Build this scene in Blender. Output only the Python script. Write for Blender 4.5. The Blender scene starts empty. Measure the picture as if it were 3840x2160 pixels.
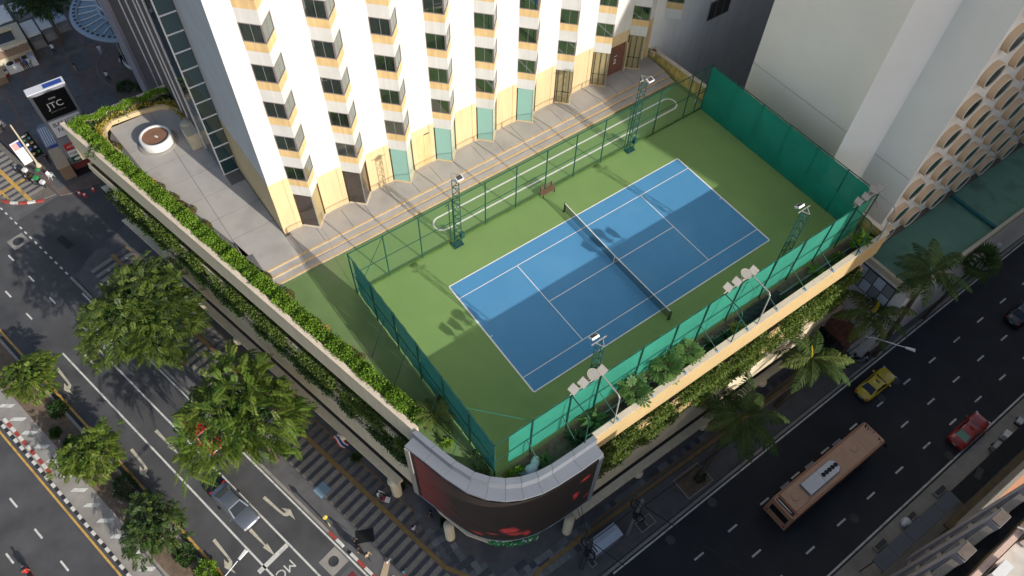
import bpy, math, random
import numpy as np
from mathutils import Vector, Matrix
random.seed(7)
R = math.radians
SC = bpy.context.scene
C = SC.collection
G = -17.0                      # street level; the court deck is z = 0

# ------------------------------------------------------------------ camera, sky, sun, exposure
cam = bpy.data.cameras.new('camera'); camo = bpy.data.objects.new('camera', cam); C.objects.link(camo)
cam.sensor_width = 36.0; cam.lens = 27.134; cam.clip_start = 0.5; cam.clip_end = 2000
camo.location = (-28.2997, -24.0527, 48.9605)
camo.rotation_euler = (0.600400474, -0.019686801, -0.622336824)
SC.camera = camo
SUN_EL = R(25.7); SUN_AZ = R(167.3)          # azimuth clockwise from +Y
world = bpy.data.worlds.new('World'); SC.world = world; world.use_nodes = True
wn = world.node_tree; wn.nodes.clear()
sky = wn.nodes.new('ShaderNodeTexSky'); sky.sky_type = 'NISHITA'; sky.sun_disc = False
sky.sun_elevation = SUN_EL; sky.sun_rotation = SUN_AZ
sky.air_density = 1.0; sky.dust_density = 2.2; sky.ozone_density = 1.0
bg = wn.nodes.new('ShaderNodeBackground'); bg.inputs['Strength'].default_value = 0.112
wo = wn.nodes.new('ShaderNodeOutputWorld')
wn.links.new(sky.outputs[0], bg.inputs[0]); wn.links.new(bg.outputs[0], wo.inputs[0])
sl = bpy.data.lights.new('sun', 'SUN'); sl.energy = 3.4; sl.angle = R(0.55); sl.color = (1.0, 0.945, 0.87)
so = bpy.data.objects.new('sun', sl); C.objects.link(so)
sd = Vector((math.sin(SUN_AZ)*math.cos(SUN_EL), math.cos(SUN_AZ)*math.cos(SUN_EL), math.sin(SUN_EL)))
so.location = (60, -120, 80); so.rotation_euler = sd.to_track_quat('Z', 'Y').to_euler()
vs = SC.view_settings
vs.view_transform = 'Standard'; vs.look = 'None'; vs.gamma = 1.0; vs.use_curve_mapping = False; vs.exposure = 0.5
SC.display_settings.display_device = 'sRGB'
SC.cycles.max_bounces = 6; SC.cycles.transparent_max_bounces = 12
SC.cycles.diffuse_bounces = 3; SC.cycles.glossy_bounces = 3

# ------------------------------------------------------------------ materials
def lin(h):
    if isinstance(h, (tuple, list)): return tuple(h)
    h = h.lstrip('#'); c = [int(h[i:i+2], 16)/255 for i in (0, 2, 4)]
    return tuple((x/12.92 if x <= .04045 else ((x+.055)/1.055)**2.4) for x in c)
M = {}
def mat(name, col, rough=.8, var=.12, scale=3.0, fine=40.0, finev=.08, metal=0.0, spec=.4, stain=None, stain_amt=0.0, stain_scale=.35,
        bump=0.0, bscale=60.0, trans=0.0, transl=0.0, emit=None, emit_s=0.0, coat=0.0, streak=0.0, glossmix=0.0):
    m = bpy.data.materials.new(name); m.use_nodes = True; nt = m.node_tree; n = nt.nodes; L = nt.links; n.clear()
    out = n.new('ShaderNodeOutputMaterial'); b = n.new('ShaderNodeBsdfPrincipled')
    col = lin(col)
    geo = n.new('ShaderNodeNewGeometry')
    def noise(s, det=4.0, vec=None):
        t = n.new('ShaderNodeTexNoise'); t.inputs['Scale'].default_value = s; t.inputs['Detail'].default_value = det
        L.new(vec if vec else geo.outputs['Position'], t.inputs['Vector']); return t.outputs['Fac']
    def mulv(colsock, fac, amt):
        mr = n.new('ShaderNodeMapRange'); mr.inputs['From Min'].default_value = .25; mr.inputs['From Max'].default_value = .75
        mr.inputs['To Min'].default_value = 1-amt; mr.inputs['To Max'].default_value = 1+amt; L.new(fac, mr.inputs['Value'])
        mx = n.new('ShaderNodeMix'); mx.data_type = 'RGBA'; mx.blend_type = 'MULTIPLY'; mx.inputs[0].default_value = 1.0
        L.new(colsock, mx.inputs[6]); L.new(mr.outputs[0], mx.inputs[7]); return mx.outputs[2]
    rgb = n.new('ShaderNodeRGB'); rgb.outputs[0].default_value = (*col, 1); cs = rgb.outputs[0]
    if var: cs = mulv(cs, noise(scale), var)
    if finev: cs = mulv(cs, noise(fine, 2.0), finev)
    if streak:
        mp = n.new('ShaderNodeMapping'); mp.inputs['Scale'].default_value = (2.2, 2.2, .12); L.new(geo.outputs['Position'], mp.inputs['Vector'])
        cs = mulv(cs, noise(1.6, 5.0, mp.outputs[0]), streak)
    if stain is not None:
        f = noise(stain_scale, 6.0)
        cr = n.new('ShaderNodeValToRGB'); cr.color_ramp.elements[0].position = .52; cr.color_ramp.elements[1].position = .70
        cr.color_ramp.elements[0].color = (0, 0, 0, 1); cr.color_ramp.elements[1].color = (stain_amt,)*3+(1,)
        L.new(f, cr.inputs[0])
        mx = n.new('ShaderNodeMix'); mx.data_type = 'RGBA'; L.new(cr.outputs[0], mx.inputs[0]); L.new(cs, mx.inputs[6])
        mx.inputs[7].default_value = (*lin(stain), 1); cs = mx.outputs[2]
    L.new(cs, b.inputs['Base Color'])
    b.inputs['Roughness'].default_value = rough; b.inputs['Metallic'].default_value = metal
    b.inputs['Specular IOR Level'].default_value = spec; b.inputs['Coat Weight'].default_value = coat
    b.inputs['Coat Roughness'].default_value = .08
    if emit is not None:
        b.inputs['Emission Color'].default_value = (*lin(emit), 1); b.inputs['Emission Strength'].default_value = emit_s
    if bump:
        bp = n.new('ShaderNodeBump'); bp.inputs['Strength'].default_value = bump; bp.inputs['Distance'].default_value = .02
        L.new(noise(bscale, 3.0), bp.inputs['Height']); L.new(bp.outputs[0], b.inputs['Normal'])
    sh = b.outputs[0]
    if transl:
        t = n.new('ShaderNodeBsdfTranslucent'); L.new(cs, t.inputs[0]); a = n.new('ShaderNodeMixShader'); a.inputs[0].default_value = transl
        L.new(sh, a.inputs[1]); L.new(t.outputs[0], a.inputs[2]); sh = a.outputs[0]
    if glossmix:
        t = n.new('ShaderNodeBsdfGlossy'); t.inputs['Roughness'].default_value = .02; t.inputs[0].default_value = (.8, .9, .85, 1)
        a = n.new('ShaderNodeMixShader'); a.inputs[0].default_value = glossmix
        L.new(sh, a.inputs[1]); L.new(t.outputs[0], a.inputs[2]); sh = a.outputs[0]
    if trans:
        t = n.new('ShaderNodeBsdfTransparent'); a = n.new('ShaderNodeMixShader'); a.inputs[0].default_value = trans
        L.new(sh, a.inputs[1]); L.new(t.outputs[0], a.inputs[2]); sh = a.outputs[0]
    L.new(sh, out.inputs[0]); M[name] = m; return m
# ground
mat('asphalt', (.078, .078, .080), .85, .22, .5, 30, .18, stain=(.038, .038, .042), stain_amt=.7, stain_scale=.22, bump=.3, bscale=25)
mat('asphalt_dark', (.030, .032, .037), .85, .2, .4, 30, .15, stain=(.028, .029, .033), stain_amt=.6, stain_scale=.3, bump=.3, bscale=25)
mat('road_paint', (.62, .61, .56), .7, .12, 4, 14, .16, stain=(.25, .25, .24), stain_amt=.6, stain_scale=1.6)
mat('road_paint_cream', (.50, .46, .36), .7, .15, 4, 14, .16, stain=(.2, .19, .17), stain_amt=.6, stain_scale=1.6)
mat('yellow_paint', (.55, .33, .08), .7, .18, 3, 14, .16, stain=(.15, .11, .06), stain_amt=.55, stain_scale=1.2)
mat('red_box_paint', (.17, .03, .035), .8, .15, 2, 20, .1)
mat('concrete', (.30, .28, .25), .85, .14, 1.2, 25, .1, stain=(.17, .15, .13), stain_amt=.6, stain_scale=.6)
mat('kerb_white', (.62, .60, .55), .75, .12, 3, 20, .12)
mat('kerb_black', (.03, .03, .035), .75, .15, 3, 20, .12)
mat('kerb_red', (.36, .06, .045), .75, .2, 3, 20, .12)
mat('plank_light', (.26, .235, .20), .8, .16, 2.5, 12, .16)
mat('plank_dark', (.07, .073, .085), .8, .2, 2.5, 12, .16)
mat('tile_band', (.16, .14, .12), .85, .2, 2, 8, .2)
mat('tactile', (.26, .165, .06), .8, .18, 2, 14, .16)
mat('border_brown', (.22, .13, .055), .8, .2, 2, 14, .16)
for i, c in enumerate([(.10, .105, .11), (.14, .145, .15), (.19, .195, .195), (.065, .07, .08)]):
    mat('slate_%s' % 'abcd'[i], c, .7, .15, 3, 20, .12)
mat('plaza_stone', (.13, .128, .125), .8, .2, 1.2, 20, .15)
mat('plaza_brown', (.15, .115, .10), .8, .18, 1.2, 20, .15)
mat('soil', (.16, .115, .08), .95, .3, 3, 20, .3, bump=.8, bscale=12)
mat('sidewalk_grey', (.115, .112, .112), .85, .18, 1.1, 25, .12, stain=(.07, .068, .068), stain_amt=.6, stain_scale=.5)
# court
mat('court_green', (.165, .275, .088), .8, .06, .25, 60, .05, stain=(.21, .30, .09), stain_amt=.22, stain_scale=.5)
mat('court_blue', (.07, .25, .455), .75, .05, .3, 60, .04, stain=(.12, .31, .50), stain_amt=.35, stain_scale=.22)
mat('deck_green', (.135, .215, .075), .85, .18, .35, 40, .1, stain=(.19, .20, .115), stain_amt=.65, stain_scale=.35)
mat('court_line', (.74, .74, .72), .7, .06, 3, 30, .05)
mat('terrace', (.40, .375, .345), .85, .10, .5, 30, .06, stain=(.27, .25, .225), stain_amt=.65, stain_scale=.32)
mat('terrace_joint', (.14, .135, .13), .9)
mat('step_yellow', (.60, .40, .17), .8, .16, 2, 20, .1)
# buildings
mat('hotel_white', (.60, .595, .58), .85, .05, .4, 30, .03, stain=(.50, .47, .43), stain_amt=.35, stain_scale=.45, streak=.06)
mat('hotel_grey', (.74, .73, .72), .85, .05, .4, 30, .03, streak=.08)
mat('hotel_cream', (.62, .47, .27), .85, .06, .5, 30, .04, streak=.08)
mat('hotel_sill', (.64, .45, .22), .85, .10, .9, 30, .04, streak=.16)
mat('cream_wall', (.70, .60, .42), .85, .06, .5, 30, .04, streak=.10)
mat('fascia', (.50, .365, .18), .85, .05, .5, 30, .04, streak=.05)
mat('fascia_cap', (.62, .52, .40), .85, .12, 1.2, 30, .06)
mat('parking_dark', (.05, .048, .045), .9)
mat('stain_wall', (.50, .38, .12), .9, .3, 2.0, 20, .15, streak=.35)
mat('window_frame', (.20, .17, .17), .5)
mat('window_glass', (.018, .026, .02), .08, .35, .7, 9, .3, spec=.5, glossmix=.20, streak=.45)
mat('side_glass', (.05, .06, .045), .08, .3, .7, 9, .2, spec=.5, glossmix=.16)
mat('curtain_glass', (.012, .04, .05), .06, .2, .5, 9, .1, spec=.5, glossmix=.16)
mat('brown_glass', (.045, .032, .028), .08, .2, .5, 9, .1, glossmix=.08)
mat('teal_panel', (.26, .46, .41), .25, .03, .5, 9, .02, spec=.5)
mat('teal_panel_pale', (.42, .53, .43), .25, .03, .5, 9, .02, spec=.5)
mat('tan_glass', (.36, .29, .15), .25, .08, .5, 9, .03, spec=.5, glossmix=.05)
mat('mullion', (.24, .25, .25), .5)
mat('mullion_black', (.025, .025, .025), .5)
mat('stone_dark', (.10, .085, .082), .6, .25, .8, 12, .2, streak=.2)
mat('tower_white', (.80, .78, .73), .85, .04, .3, 30, .03)
mat('tower_bright', (.80, .80, .79), .85, .03, .3, 30, .02)
mat('ring_tan', (.66, .47, .29), .8, .06, .6, 30, .05)
mat('ring_edge', (.68, .60, .49), .8, .04)
mat('porthole_glass', (.015, .03, .025), .05, .3, .6, 9, .2, glossmix=.12)
mat('green_roof', (.13, .26, .18), .85, .10, .5, 30, .08, stain=(.055, .085, .065), stain_amt=.6, stain_scale=.5)
mat('roof_paint_teal', (.02, .13, .13), .7)
mat('grime_brown', (.14, .115, .095), .9, .2)
mat('parapet_tan', (.52, .46, .34), .85, .08)
mat('fin_purple', (.30, .275, .31), .8, .10, 1.0, 20, .08)
mat('lattice_beige', (.30, .265, .225), .85, .12, 1.2, 20, .1)
mat('roof_pale', (.55, .52, .47), .85, .16, .7, 20, .1, stain=(.22, .20, .18), stain_amt=.6, stain_scale=.5)
mat('parapet_pink', (.58, .42, .34), .85, .08)
mat('orange_roof', (.62, .30, .16), .85, .06)
mat('louvre', (.20, .165, .15), .7, .1)
mat('brown_wall', (.11, .085, .05), .9, .25, 1.5, 20, .2)
mat('awning_grey', (.10, .115, .135), .7, .10, 1.0, 20, .08)
mat('awning_black', (.018, .02, .022), .9, .3, 2.0, 20, .2)
mat('led_panel', (.012, .010, .010), .5)
mat('cladding_grey', (.20, .215, .245), .55, .05, .8, 30, .04)
mat('white_metal', (.66, .67, .70), .5, .05)
mat('steel_blue', (.25, .32, .40), .5, .10)
mat('canopy_glass', (.06, .11, .16), .1, .2, .6, 9, .1, glossmix=.14)
mat('black', (.012, .012, .013), .5)
mat('dark_grey', (.05, .05, .052), .6)
# court furniture
mat('fence_green', (.012, .075, .055), .5, .1)
mat('tower_green', (.014, .075, .065), .5, .12)
mat('chain_link', (.03, .12, .09), .6, trans=.86)
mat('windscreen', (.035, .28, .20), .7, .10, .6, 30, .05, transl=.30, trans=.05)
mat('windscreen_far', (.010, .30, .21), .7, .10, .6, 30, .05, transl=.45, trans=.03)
mat('windscreen_shaded', (.012, .17, .155), .7, .10, .6, 30, .05, transl=.18, trans=.06)  # shade of the unlit side put into a darker copy of the fabric
mat('net_black', (.015, .02, .025), .8, trans=.42)
mat('net_white', (.75, .75, .73), .7)
mat('galv', (.42, .40, .37), .45, .1, metal=.3)
mat('lamp_shell', (.36, .32, .27), .5, .08)
mat('lamp_lens', (.30, .29, .26), .15, .1, spec=.6)
mat('wood', (.16, .09, .055), .7, .2)
mat('pole_concrete', (.20, .19, .175), .85, .15)
mat('cable', (.012, .012, .013), .6)
# plants
mat('leaf_tree', (.10, .145, .02), .6, .35, 1.2, 9, .30, transl=.35)
mat('leaf_tree_bright', (.12, .20, .025), .6, .32, 1.1, 9, .30, transl=.38)
mat('leaf_small', (.16, .22, .03), .6, .35, 1.6, 9, .30, transl=.38)
mat('leaf_dull', (.065, .105, .03), .6, .35, 1.6, 9, .30, transl=.3)
mat('leaf_hedge', (.15, .27, .02), .6, .35, 1.5, 12, .35, transl=.3)
mat('leaf_hedge_dark', (.035, .085, .014), .6, .3, 1.5, 12, .3, transl=.25)
mat('leaf_olive', (.105, .095, .03), .7, .25, 2, 20, .3, transl=.15)
mat('leaf_ivy', (.11, .165, .025), .6, .4, .9, 9, .35, transl=.3)
mat('leaf_ivy_dark', (.05, .10, .016), .6, .4, .9, 9, .35, transl=.25)
mat('leaf_yellow', (.34, .28, .05), .6, .3, 2, 9, .3, transl=.3)
mat('leaf_palm', (.05, .095, .018), .75, .3, 1.0, 12, .25, transl=.3)
mat('leaf_palm_light', (.11, .15, .03), .75, .3, 1.0, 12, .25, transl=.3)
mat('leaf_palm_yellow', (.55, .40, .02), .5, .15, 1.0, 12, .15, transl=.3)
mat('leaf_papaya', (.10, .19, .045), .6, .25, 1.2, 12, .2, transl=.3)
mat('leaf_dark', (.03, .065, .018), .6, .35, 1.5, 12, .3, transl=.25)
mat('flower_orange', (.60, .16, .03), .7, .2)
mat('flower_white', (.65, .66, .55), .7, .1)
mat('bark', (.10, .075, .055), .9, .25, 4, 20, .2)
# paint for vehicles and small things
def paint(name, c, coat=.6, rough=.35): return mat(name, c, rough, .02, 2, 30, 0, spec=.5, coat=coat)
paint('taxi_yellow', (.62, .46, .015)); paint('taxi_green', (.012, .10, .05)); paint('car_red', (.33, .022, .012))
mat('car_grey', (.17, .19, .22), .3, .02, metal=.5, coat=.8); paint('car_white', (.62, .63, .64)); paint('car_black', (.02, .022, .025))
paint('bus_orange', (.52, .27, .16), .2, .5); mat('bus_rust', (.28, .10, .06), .6, .2); mat('bus_roof', (.53, .335, .22), .6, .07, 1.5, 20, .05)
mat('car_glass', (.012, .016, .02), .04, .0, spec=.6, finev=0); mat('tint_green', (.18, .32, .25), .2)
mat('rubber', (.018, .018, .018), .8); mat('rim_silver', (.35, .35, .36), .35, metal=.6)
mat('light_red', (.40, .02, .015), .3); mat('light_clear', (.62, .63, .64), .2)
mat('white', (.70, .70, .69), .6, .04); mat('cloth_white', (.64, .65, .68), .85, .06); mat('skin', (.30, .17, .11), .7); mat('hair', (.012, .010, .010), .7)
mat('red', (.42, .03, .03), .6); mat('blue', (.03, .07, .30), .6); mat('green', (.03, .26, .08), .6); mat('sign_black', (.008, .008, .009), .35)
mat('tan', (.45, .34, .22), .8, .08); mat('khaki', (.40, .33, .20), .85); mat('brown', (.22, .15, .10), .8, .12); mat('trousers_dark', (.02, .022, .03), .85)
mat('denim', (.06, .09, .15), .85); mat('lilac', (.42, .38, .52), .85); mat('grey_cloth', (.26, .26, .27), .85); mat('teal_cloth', (.10, .28, .36), .85)
mat('yellow', (.62, .45, .04), .6); mat('orange', (.60, .22, .04), .6); mat('pink', (.60, .30, .28), .7); mat('cone_red', (.42, .05, .04), .6)
mat('rust_brown', (.17, .075, .05), .85, .2); mat('pit_brown', (.24, .125, .075), .9, .14, 3, 30, .12); mat('pale_blue', (.42, .50, .60), .6, .06)
mat('net_dark', (.05, .048, .048), .9, .25, 1.5, 10, .2)

# ------------------------------------------------------------------ mesh helpers
class MB:
    def __init__(s): s.v = []; s.f = []; s.m = []; s.sm = []
    def face(s, pts, mi=0, sm=False):
        i = len(s.v); s.v += [tuple(p) for p in pts]; s.f.append(tuple(range(i, i+len(pts)))); s.m.append(mi); s.sm.append(sm); return s
    def raw(s, vs, fs, mi=0, sm=False):
        i = len(s.v); s.v += [tuple(p) for p in vs]
        for f in fs: s.f.append(tuple(i+k for k in f)); s.m.append(mi); s.sm.append(sm)
        return s
    def bx(s, x0, x1, y0, y1, z0, z1, mi=0):
        vs = [(x0,y0,z0),(x1,y0,z0),(x1,y1,z0),(x0,y1,z0),(x0,y0,z1),(x1,y0,z1),(x1,y1,z1),(x0,y1,z1)]
        return s.raw(vs, [(0,3,2,1),(4,5,6,7),(0,1,5,4),(1,2,6,5),(2,3,7,6),(3,0,4,7)], mi)
    def obx(s, c, sz, rz=0, mi=0, bev=0):
        ca, sa = math.cos(rz), math.sin(rz); hx, hy, hz = sz[0]/2, sz[1]/2, sz[2]/2
        P = lambda x, y, z: (c[0]+x*ca-y*sa, c[1]+x*sa+y*ca, c[2]+z)
        vs = [P(-hx,-hy,-hz),P(hx,-hy,-hz),P(hx,hy,-hz),P(-hx,hy,-hz),P(-hx,-hy,hz),P(hx,-hy,hz),P(hx,hy,hz),P(-hx,hy,hz)]
        return s.raw(vs, [(0,3,2,1),(4,5,6,7),(0,1,5,4),(1,2,6,5),(2,3,7,6),(3,0,4,7)], mi)
    def prism(s, poly, z0, z1, mi=0, mtop=None):
        n = len(poly)
        A = sum(poly[i][0]*poly[(i+1) % n][1]-poly[(i+1) % n][0]*poly[i][1] for i in range(n))
        if A < 0: poly = poly[::-1]
        vs = [(p[0],p[1],z0) for p in poly]+[(p[0],p[1],z1) for p in poly]
        s.raw(vs, [tuple(range(n-1,-1,-1))]+[(i,(i+1) % n,n+(i+1) % n,n+i) for i in range(n)], mi)
        return s.raw([(p[0],p[1],z1) for p in poly], [tuple(range(n))], mi if mtop is None else mtop)
    def sheet(s, poly, z, mi=0):
        n = len(poly); A = sum(poly[i][0]*poly[(i+1) % n][1]-poly[(i+1) % n][0]*poly[i][1] for i in range(n))
        if A < 0: poly = poly[::-1]
        return s.face([(p[0],p[1],z) for p in poly], mi)
    def beam(s, a, b, w, h, mi=0):
        a, b = Vector(a), Vector(b); d = (b-a).normalized(); up = Vector((0,0,1)) if abs(d.z) < .95 else Vector((0,1,0))
        x = d.cross(up).normalized(); y = x.cross(d)
        q = [x*w/2+y*h/2, -x*w/2+y*h/2, -x*w/2-y*h/2, x*w/2-y*h/2]
        return s.raw([a+k for k in q]+[b+k for k in q], [(0,1,2,3),(7,6,5,4),(0,4,5,1),(1,5,6,2),(2,6,7,3),(3,7,4,0)], mi)
    def tube(s, a, b, r, n=8, mi=0, r2=None, cap=True):
        a, b = Vector(a), Vector(b); d = (b-a).normalized(); up = Vector((0,0,1)) if abs(d.z) < .95 else Vector((0,1,0))
        x = d.cross(up).normalized(); y = x.cross(d); r2 = r if r2 is None else r2
        vs = [a+(x*math.cos(t)+y*math.sin(t))*r for t in [2*math.pi*i/n for i in range(n)]]+[b+(x*math.cos(t)+y*math.sin(t))*r2 for t in [2*math.pi*i/n for i in range(n)]]
        s.raw(vs, [(i,n+i,n+(i+1) % n,(i+1) % n) for i in range(n)], mi, True)
        if cap: s.raw(vs[:n], [tuple(range(n))], mi); s.raw(vs[n:], [tuple(range(n-1,-1,-1))], mi)
        return s
    def path(s, pts, r, n=8, mi=0, r2=None):
        k = len(pts)-1
        for i in range(k):
            ra = r if r2 is None else r+(r2-r)*i/k; rb = r if r2 is None else r+(r2-r)*(i+1)/k
            s.tube(pts[i], pts[i+1], ra, n, mi, rb)
        return s
    def lathe(s, prof, c=(0,0,0), n=20, mi=0, sm=True, a0=0, a1=2*math.pi):
        full = abs(a1-a0-2*math.pi) < 1e-6; k = n if full else n+1
        vs = []
        for r, z in prof:
            for i in range(k):
                t = a0+(a1-a0)*i/n; vs.append((c[0]+r*math.cos(t), c[1]+r*math.sin(t), c[2]+z))
        fs = []
        for j in range(len(prof)-1):
            for i in range(n):
                i2 = (i+1) % k; fs.append((j*k+i, j*k+i2, (j+1)*k+i2, (j+1)*k+i))
        return s.raw(vs, fs, mi, sm)
    def mesh(s, name, mats, off=(0,0,0)):
        me = bpy.data.meshes.new(name)
        v = s.v if off == (0,0,0) else [(a-off[0], b-off[1], c-off[2]) for a, b, c in s.v]
        me.from_pydata(v, [], s.f)
        for k in (mats if isinstance(mats, (list, tuple)) else [mats]): me.materials.append(M[k])
        me.polygons.foreach_set('material_index', s.m); me.polygons.foreach_set('use_smooth', s.sm); me.update(); return me
def obj(name, me, parent=None, loc=(0,0,0), rot=(0,0,0), kind=None):
    o = bpy.data.objects.new(name, me); C.objects.link(o); o.location = loc; o.rotation_euler = rot
    if parent: o.parent = parent
    if kind: o['kind'] = kind
    return o
def tag(o, label, cat, group=None):
    o['label'] = label; o['category'] = cat
    if group: o['group'] = group
    return o
def thing(name, label, cat, loc=(0,0,0), rz=0, group=None):
    o = bpy.data.objects.new(name, None); C.objects.link(o); o.location = loc; o.rotation_euler = (0,0,rz); o.empty_display_size = .3
    return tag(o, label, cat, group)
def part(name, mb, mats, parent, kind=None, label=None):       # world coordinates under an unrotated root
    p = parent; off = Vector((0,0,0))
    while p: off += p.location; p = p.parent
    o = obj(name, mb.mesh(name, mats, tuple(off)), parent, kind=kind)
    if label: o['label'] = label
    return o
def lpart(name, mb, mats, parent, loc=(0,0,0), rot=(0,0,0), kind=None):   # local coordinates
    return obj(name, mb.mesh(name, mats), parent, loc, rot, kind)
def struct(name, mb, mats): return obj(name, mb.mesh(name, mats), kind='structure')
def dup(root, loc, rz=None, label=None, group=None, scale=None):
    def cp(o, par):
        c = o.copy(); C.objects.link(c)
        if par: c.parent = par
        for ch in list(o.children): cp(ch, c)
        return c
    r = cp(root, None); r.location = loc
    if rz is not None: r.rotation_euler = (0,0,rz)
    if label: r['label'] = label
    if group: r['group'] = group
    if scale: r.scale = (scale,)*3
    return r
def npmesh(name, V, F, mats, mi=None, smooth=False):
    me = bpy.data.meshes.new(name); V = np.asarray(V, dtype=np.float32); F = np.asarray(F, dtype=np.int32); k = F.shape[1]
    me.vertices.add(len(V)); me.vertices.foreach_set('co', V.ravel())
    me.loops.add(F.size); me.loops.foreach_set('vertex_index', F.ravel())
    me.polygons.add(len(F)); me.polygons.foreach_set('loop_start', np.arange(len(F), dtype=np.int32)*k)
    for m_ in (mats if isinstance(mats, (list, tuple)) else [mats]): me.materials.append(M[m_])
    if mi is not None: me.polygons.foreach_set('material_index', np.asarray(mi, dtype=np.int32))
    me.update(calc_edges=True); me.validate(); return me
def text(s, size, parent, mat_, origin, xdir, ydir, extrude=.012, name='lettering', align='CENTER', kind=None):
    cu = bpy.data.curves.new(name, 'FONT'); cu.body = s; cu.size = size; cu.extrude = extrude; cu.align_x = align; cu.align_y = 'CENTER'
    cu.materials.append(M[mat_]); cu.resolution_u = 3
    tmp = bpy.data.objects.new('tmp', cu); C.objects.link(tmp); me = bpy.data.meshes.new_from_object(tmp.evaluated_get(bpy.context.evaluated_depsgraph_get())); bpy.data.objects.remove(tmp); me.name = name
    o = bpy.data.objects.new(name, me); C.objects.link(o)
    x = Vector(xdir).normalized(); y = Vector(ydir).normalized(); z = x.cross(y).normalized(); y = z.cross(x)
    off = Vector((0,0,0)); p = parent
    while p: off += p.location; p = p.parent
    mt = Matrix.Identity(4)
    for i in range(3): mt[i][0] = x[i]; mt[i][1] = y[i]; mt[i][2] = z[i]; mt[i][3] = origin[i]-off[i]
    o.matrix_local = mt
    if parent: o.parent = parent; o.matrix_local = mt
    if kind: o['kind'] = kind
    return o
# street frame: u along the left street (towards the bottom of the picture), n across it (towards the podium)
SA = R(-76.6); SD = (math.cos(SA), math.sin(SA)); SN = (-SD[1], SD[0])
def un(u, n): return (u*SD[0]+n*SN[0], u*SD[1]+n*SN[1])
def un3(u, n, z): return (*un(u, n), z)
RA = R(0.9)
def rt(x, y): return (x*math.cos(RA)-y*math.sin(RA), x*math.sin(RA)+y*math.cos(RA))
# ================================================================== GROUND AND STREETS
struct('ground', MB().bx(-420, 420, -420, 420, G-1.0, G-.012), 'sidewalk_grey')
b = MB(); b.sheet([un(-140, -62), un(14, -62), un(14, -27.4), un(-140, -27.4)], G)
b.sheet([un(-57.6, -27.4), un(-46.8, -27.4), un(-46.8, -10), un(-57.6, -10)], G); struct('left_road', b, 'asphalt')
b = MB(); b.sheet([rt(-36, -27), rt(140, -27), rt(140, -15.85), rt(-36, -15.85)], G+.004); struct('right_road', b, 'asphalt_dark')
Z = G+.010
def strip(b, u0, u1, n, w, z=Z, mi=0, n1=None):
    n1 = n if n1 is None else n1
    b.face([un3(u0, n-w/2, z), un3(u1, n1-w/2, z), un3(u1, n1+w/2, z), un3(u0, n+w/2, z)], mi)
b = MB()
strip(b, -38.1, 6, -30.29, .16); strip(b, -39.2, 6, -32.81, .16); strip(b, -44, 6, -27.72, .15)
for k in range(18):
    u = -38.9-4*(k+1); strip(b, u-3.1, u-2.0, -32.72, .16); strip(b, u-3.1, u-2.0, -30.18, .16)
for k in range(32): strip(b, -46.2-k*1.0, -46.65-k*1.0, -27.42, .16)
for k in range(22): strip(b, -53.7+4*k, -52.5+4*k, -43.52, .16); strip(b, -53.6+4*k, -52.4+4*k, -46.14, .16)
for s in range(3): b.face([un3(-8.95, -33.4, Z), un3(-8.55, -33.4, Z), un3(-8.55, -30.4, Z), un3(-8.95, -30.4, Z)]) if s == 0 else None
obj('road_marking', b.mesh('road_marking', 'road_paint'), kind='structure')
b = MB()
def poly_mark(u0, n, pts, sgn=1, dz=0.0): b.face([un3(u0+p, n+sgn*q, Z+dz) for p, q in (pts if sgn > 0 else pts[::-1])])
def arrow(u0, n):
    poly_mark(u0, n, [(0, -.15), (2.15, -.06), (2.15, .06), (0, .15)]); poly_mark(u0, n, [(2.1, -.23), (3.45, 0), (2.1, .23)], 1, .002)
def turn(u0, n, sgn=1):
    poly_mark(u0, n, [(0, -.14), (2.0, -.2), (2.05, -.02), (0, .13)], sgn)
    poly_mark(u0, n, [(2.0, -.2), (2.4, -.25), (2.6, -.08), (2.05, -.02)], sgn); poly_mark(u0, n, [(2.4, -.25), (2.5, -.5), (2.9, -.5), (2.85, -.28), (2.6, -.08)], sgn)
    poly_mark(u0, n, [(1.9, -.41), (2.55, -.82), (3.6, -.5), (2.5, -.42)], sgn, .002)
arrow(-38.0, -31.5); arrow(-25.7, -31.6); arrow(-12.2, -31.65); turn(-38.1, -34.05); turn(-25.8, -34.1); turn(-13.7, -34.18); turn(-13.45, -29.1, -1)
obj('lane_arrow', b.mesh('lane_arrow', 'road_paint_cream'), kind='structure')
b = MB(); strip(b, -110, 8, -35.47, .2); strip(b, -110, 8, -40.95, .17); obj('road_edge_marking', b.mesh('road_edge_marking', 'yellow_paint'), kind='structure')
text('MC', 1.15, None, 'road_paint', (-32.62, -.28, Z), (-SN[0], -SN[1], 0), (SD[0], SD[1], 0), extrude=.0005, name='road_lettering', kind='structure')
b = MB(); b.face([un3(-3.5, -29.9, Z), un3(6, -29.9, Z), un3(6, -28.05, Z), un3(-3.5, -28.05, Z)], 1)
b.face([un3(-3.1, -29.55, Z+.004), un3(6, -29.55, Z+.004), un3(6, -28.25, Z+.004), un3(-3.1, -28.25, Z+.004)], 0); obj('bus_box_marking', b.mesh('bus_box_marking', ['red_box_paint', 'sidewalk_grey']), kind='structure')
b = MB()
for u0 in (-9, ): pass
def rdash(x, y, l=1.05): b.face([(*rt(x-l/2, y-.08), Z), (*rt(x+l/2, y-.08), Z), (*rt(x+l/2, y+.08), Z), (*rt(x-l/2, y+.08), Z)])
for k in range(-5, 24):
    for y in (-19.25, -21.95, -24.48): rdash(3.75+4*k+(.1 if y == -21.95 else 0), y)
b.face([(*rt(-11, -16.12), Z), (*rt(110, -16.12), Z), (*rt(110, -15.97), Z), (*rt(-11, -15.97), Z)])
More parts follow.
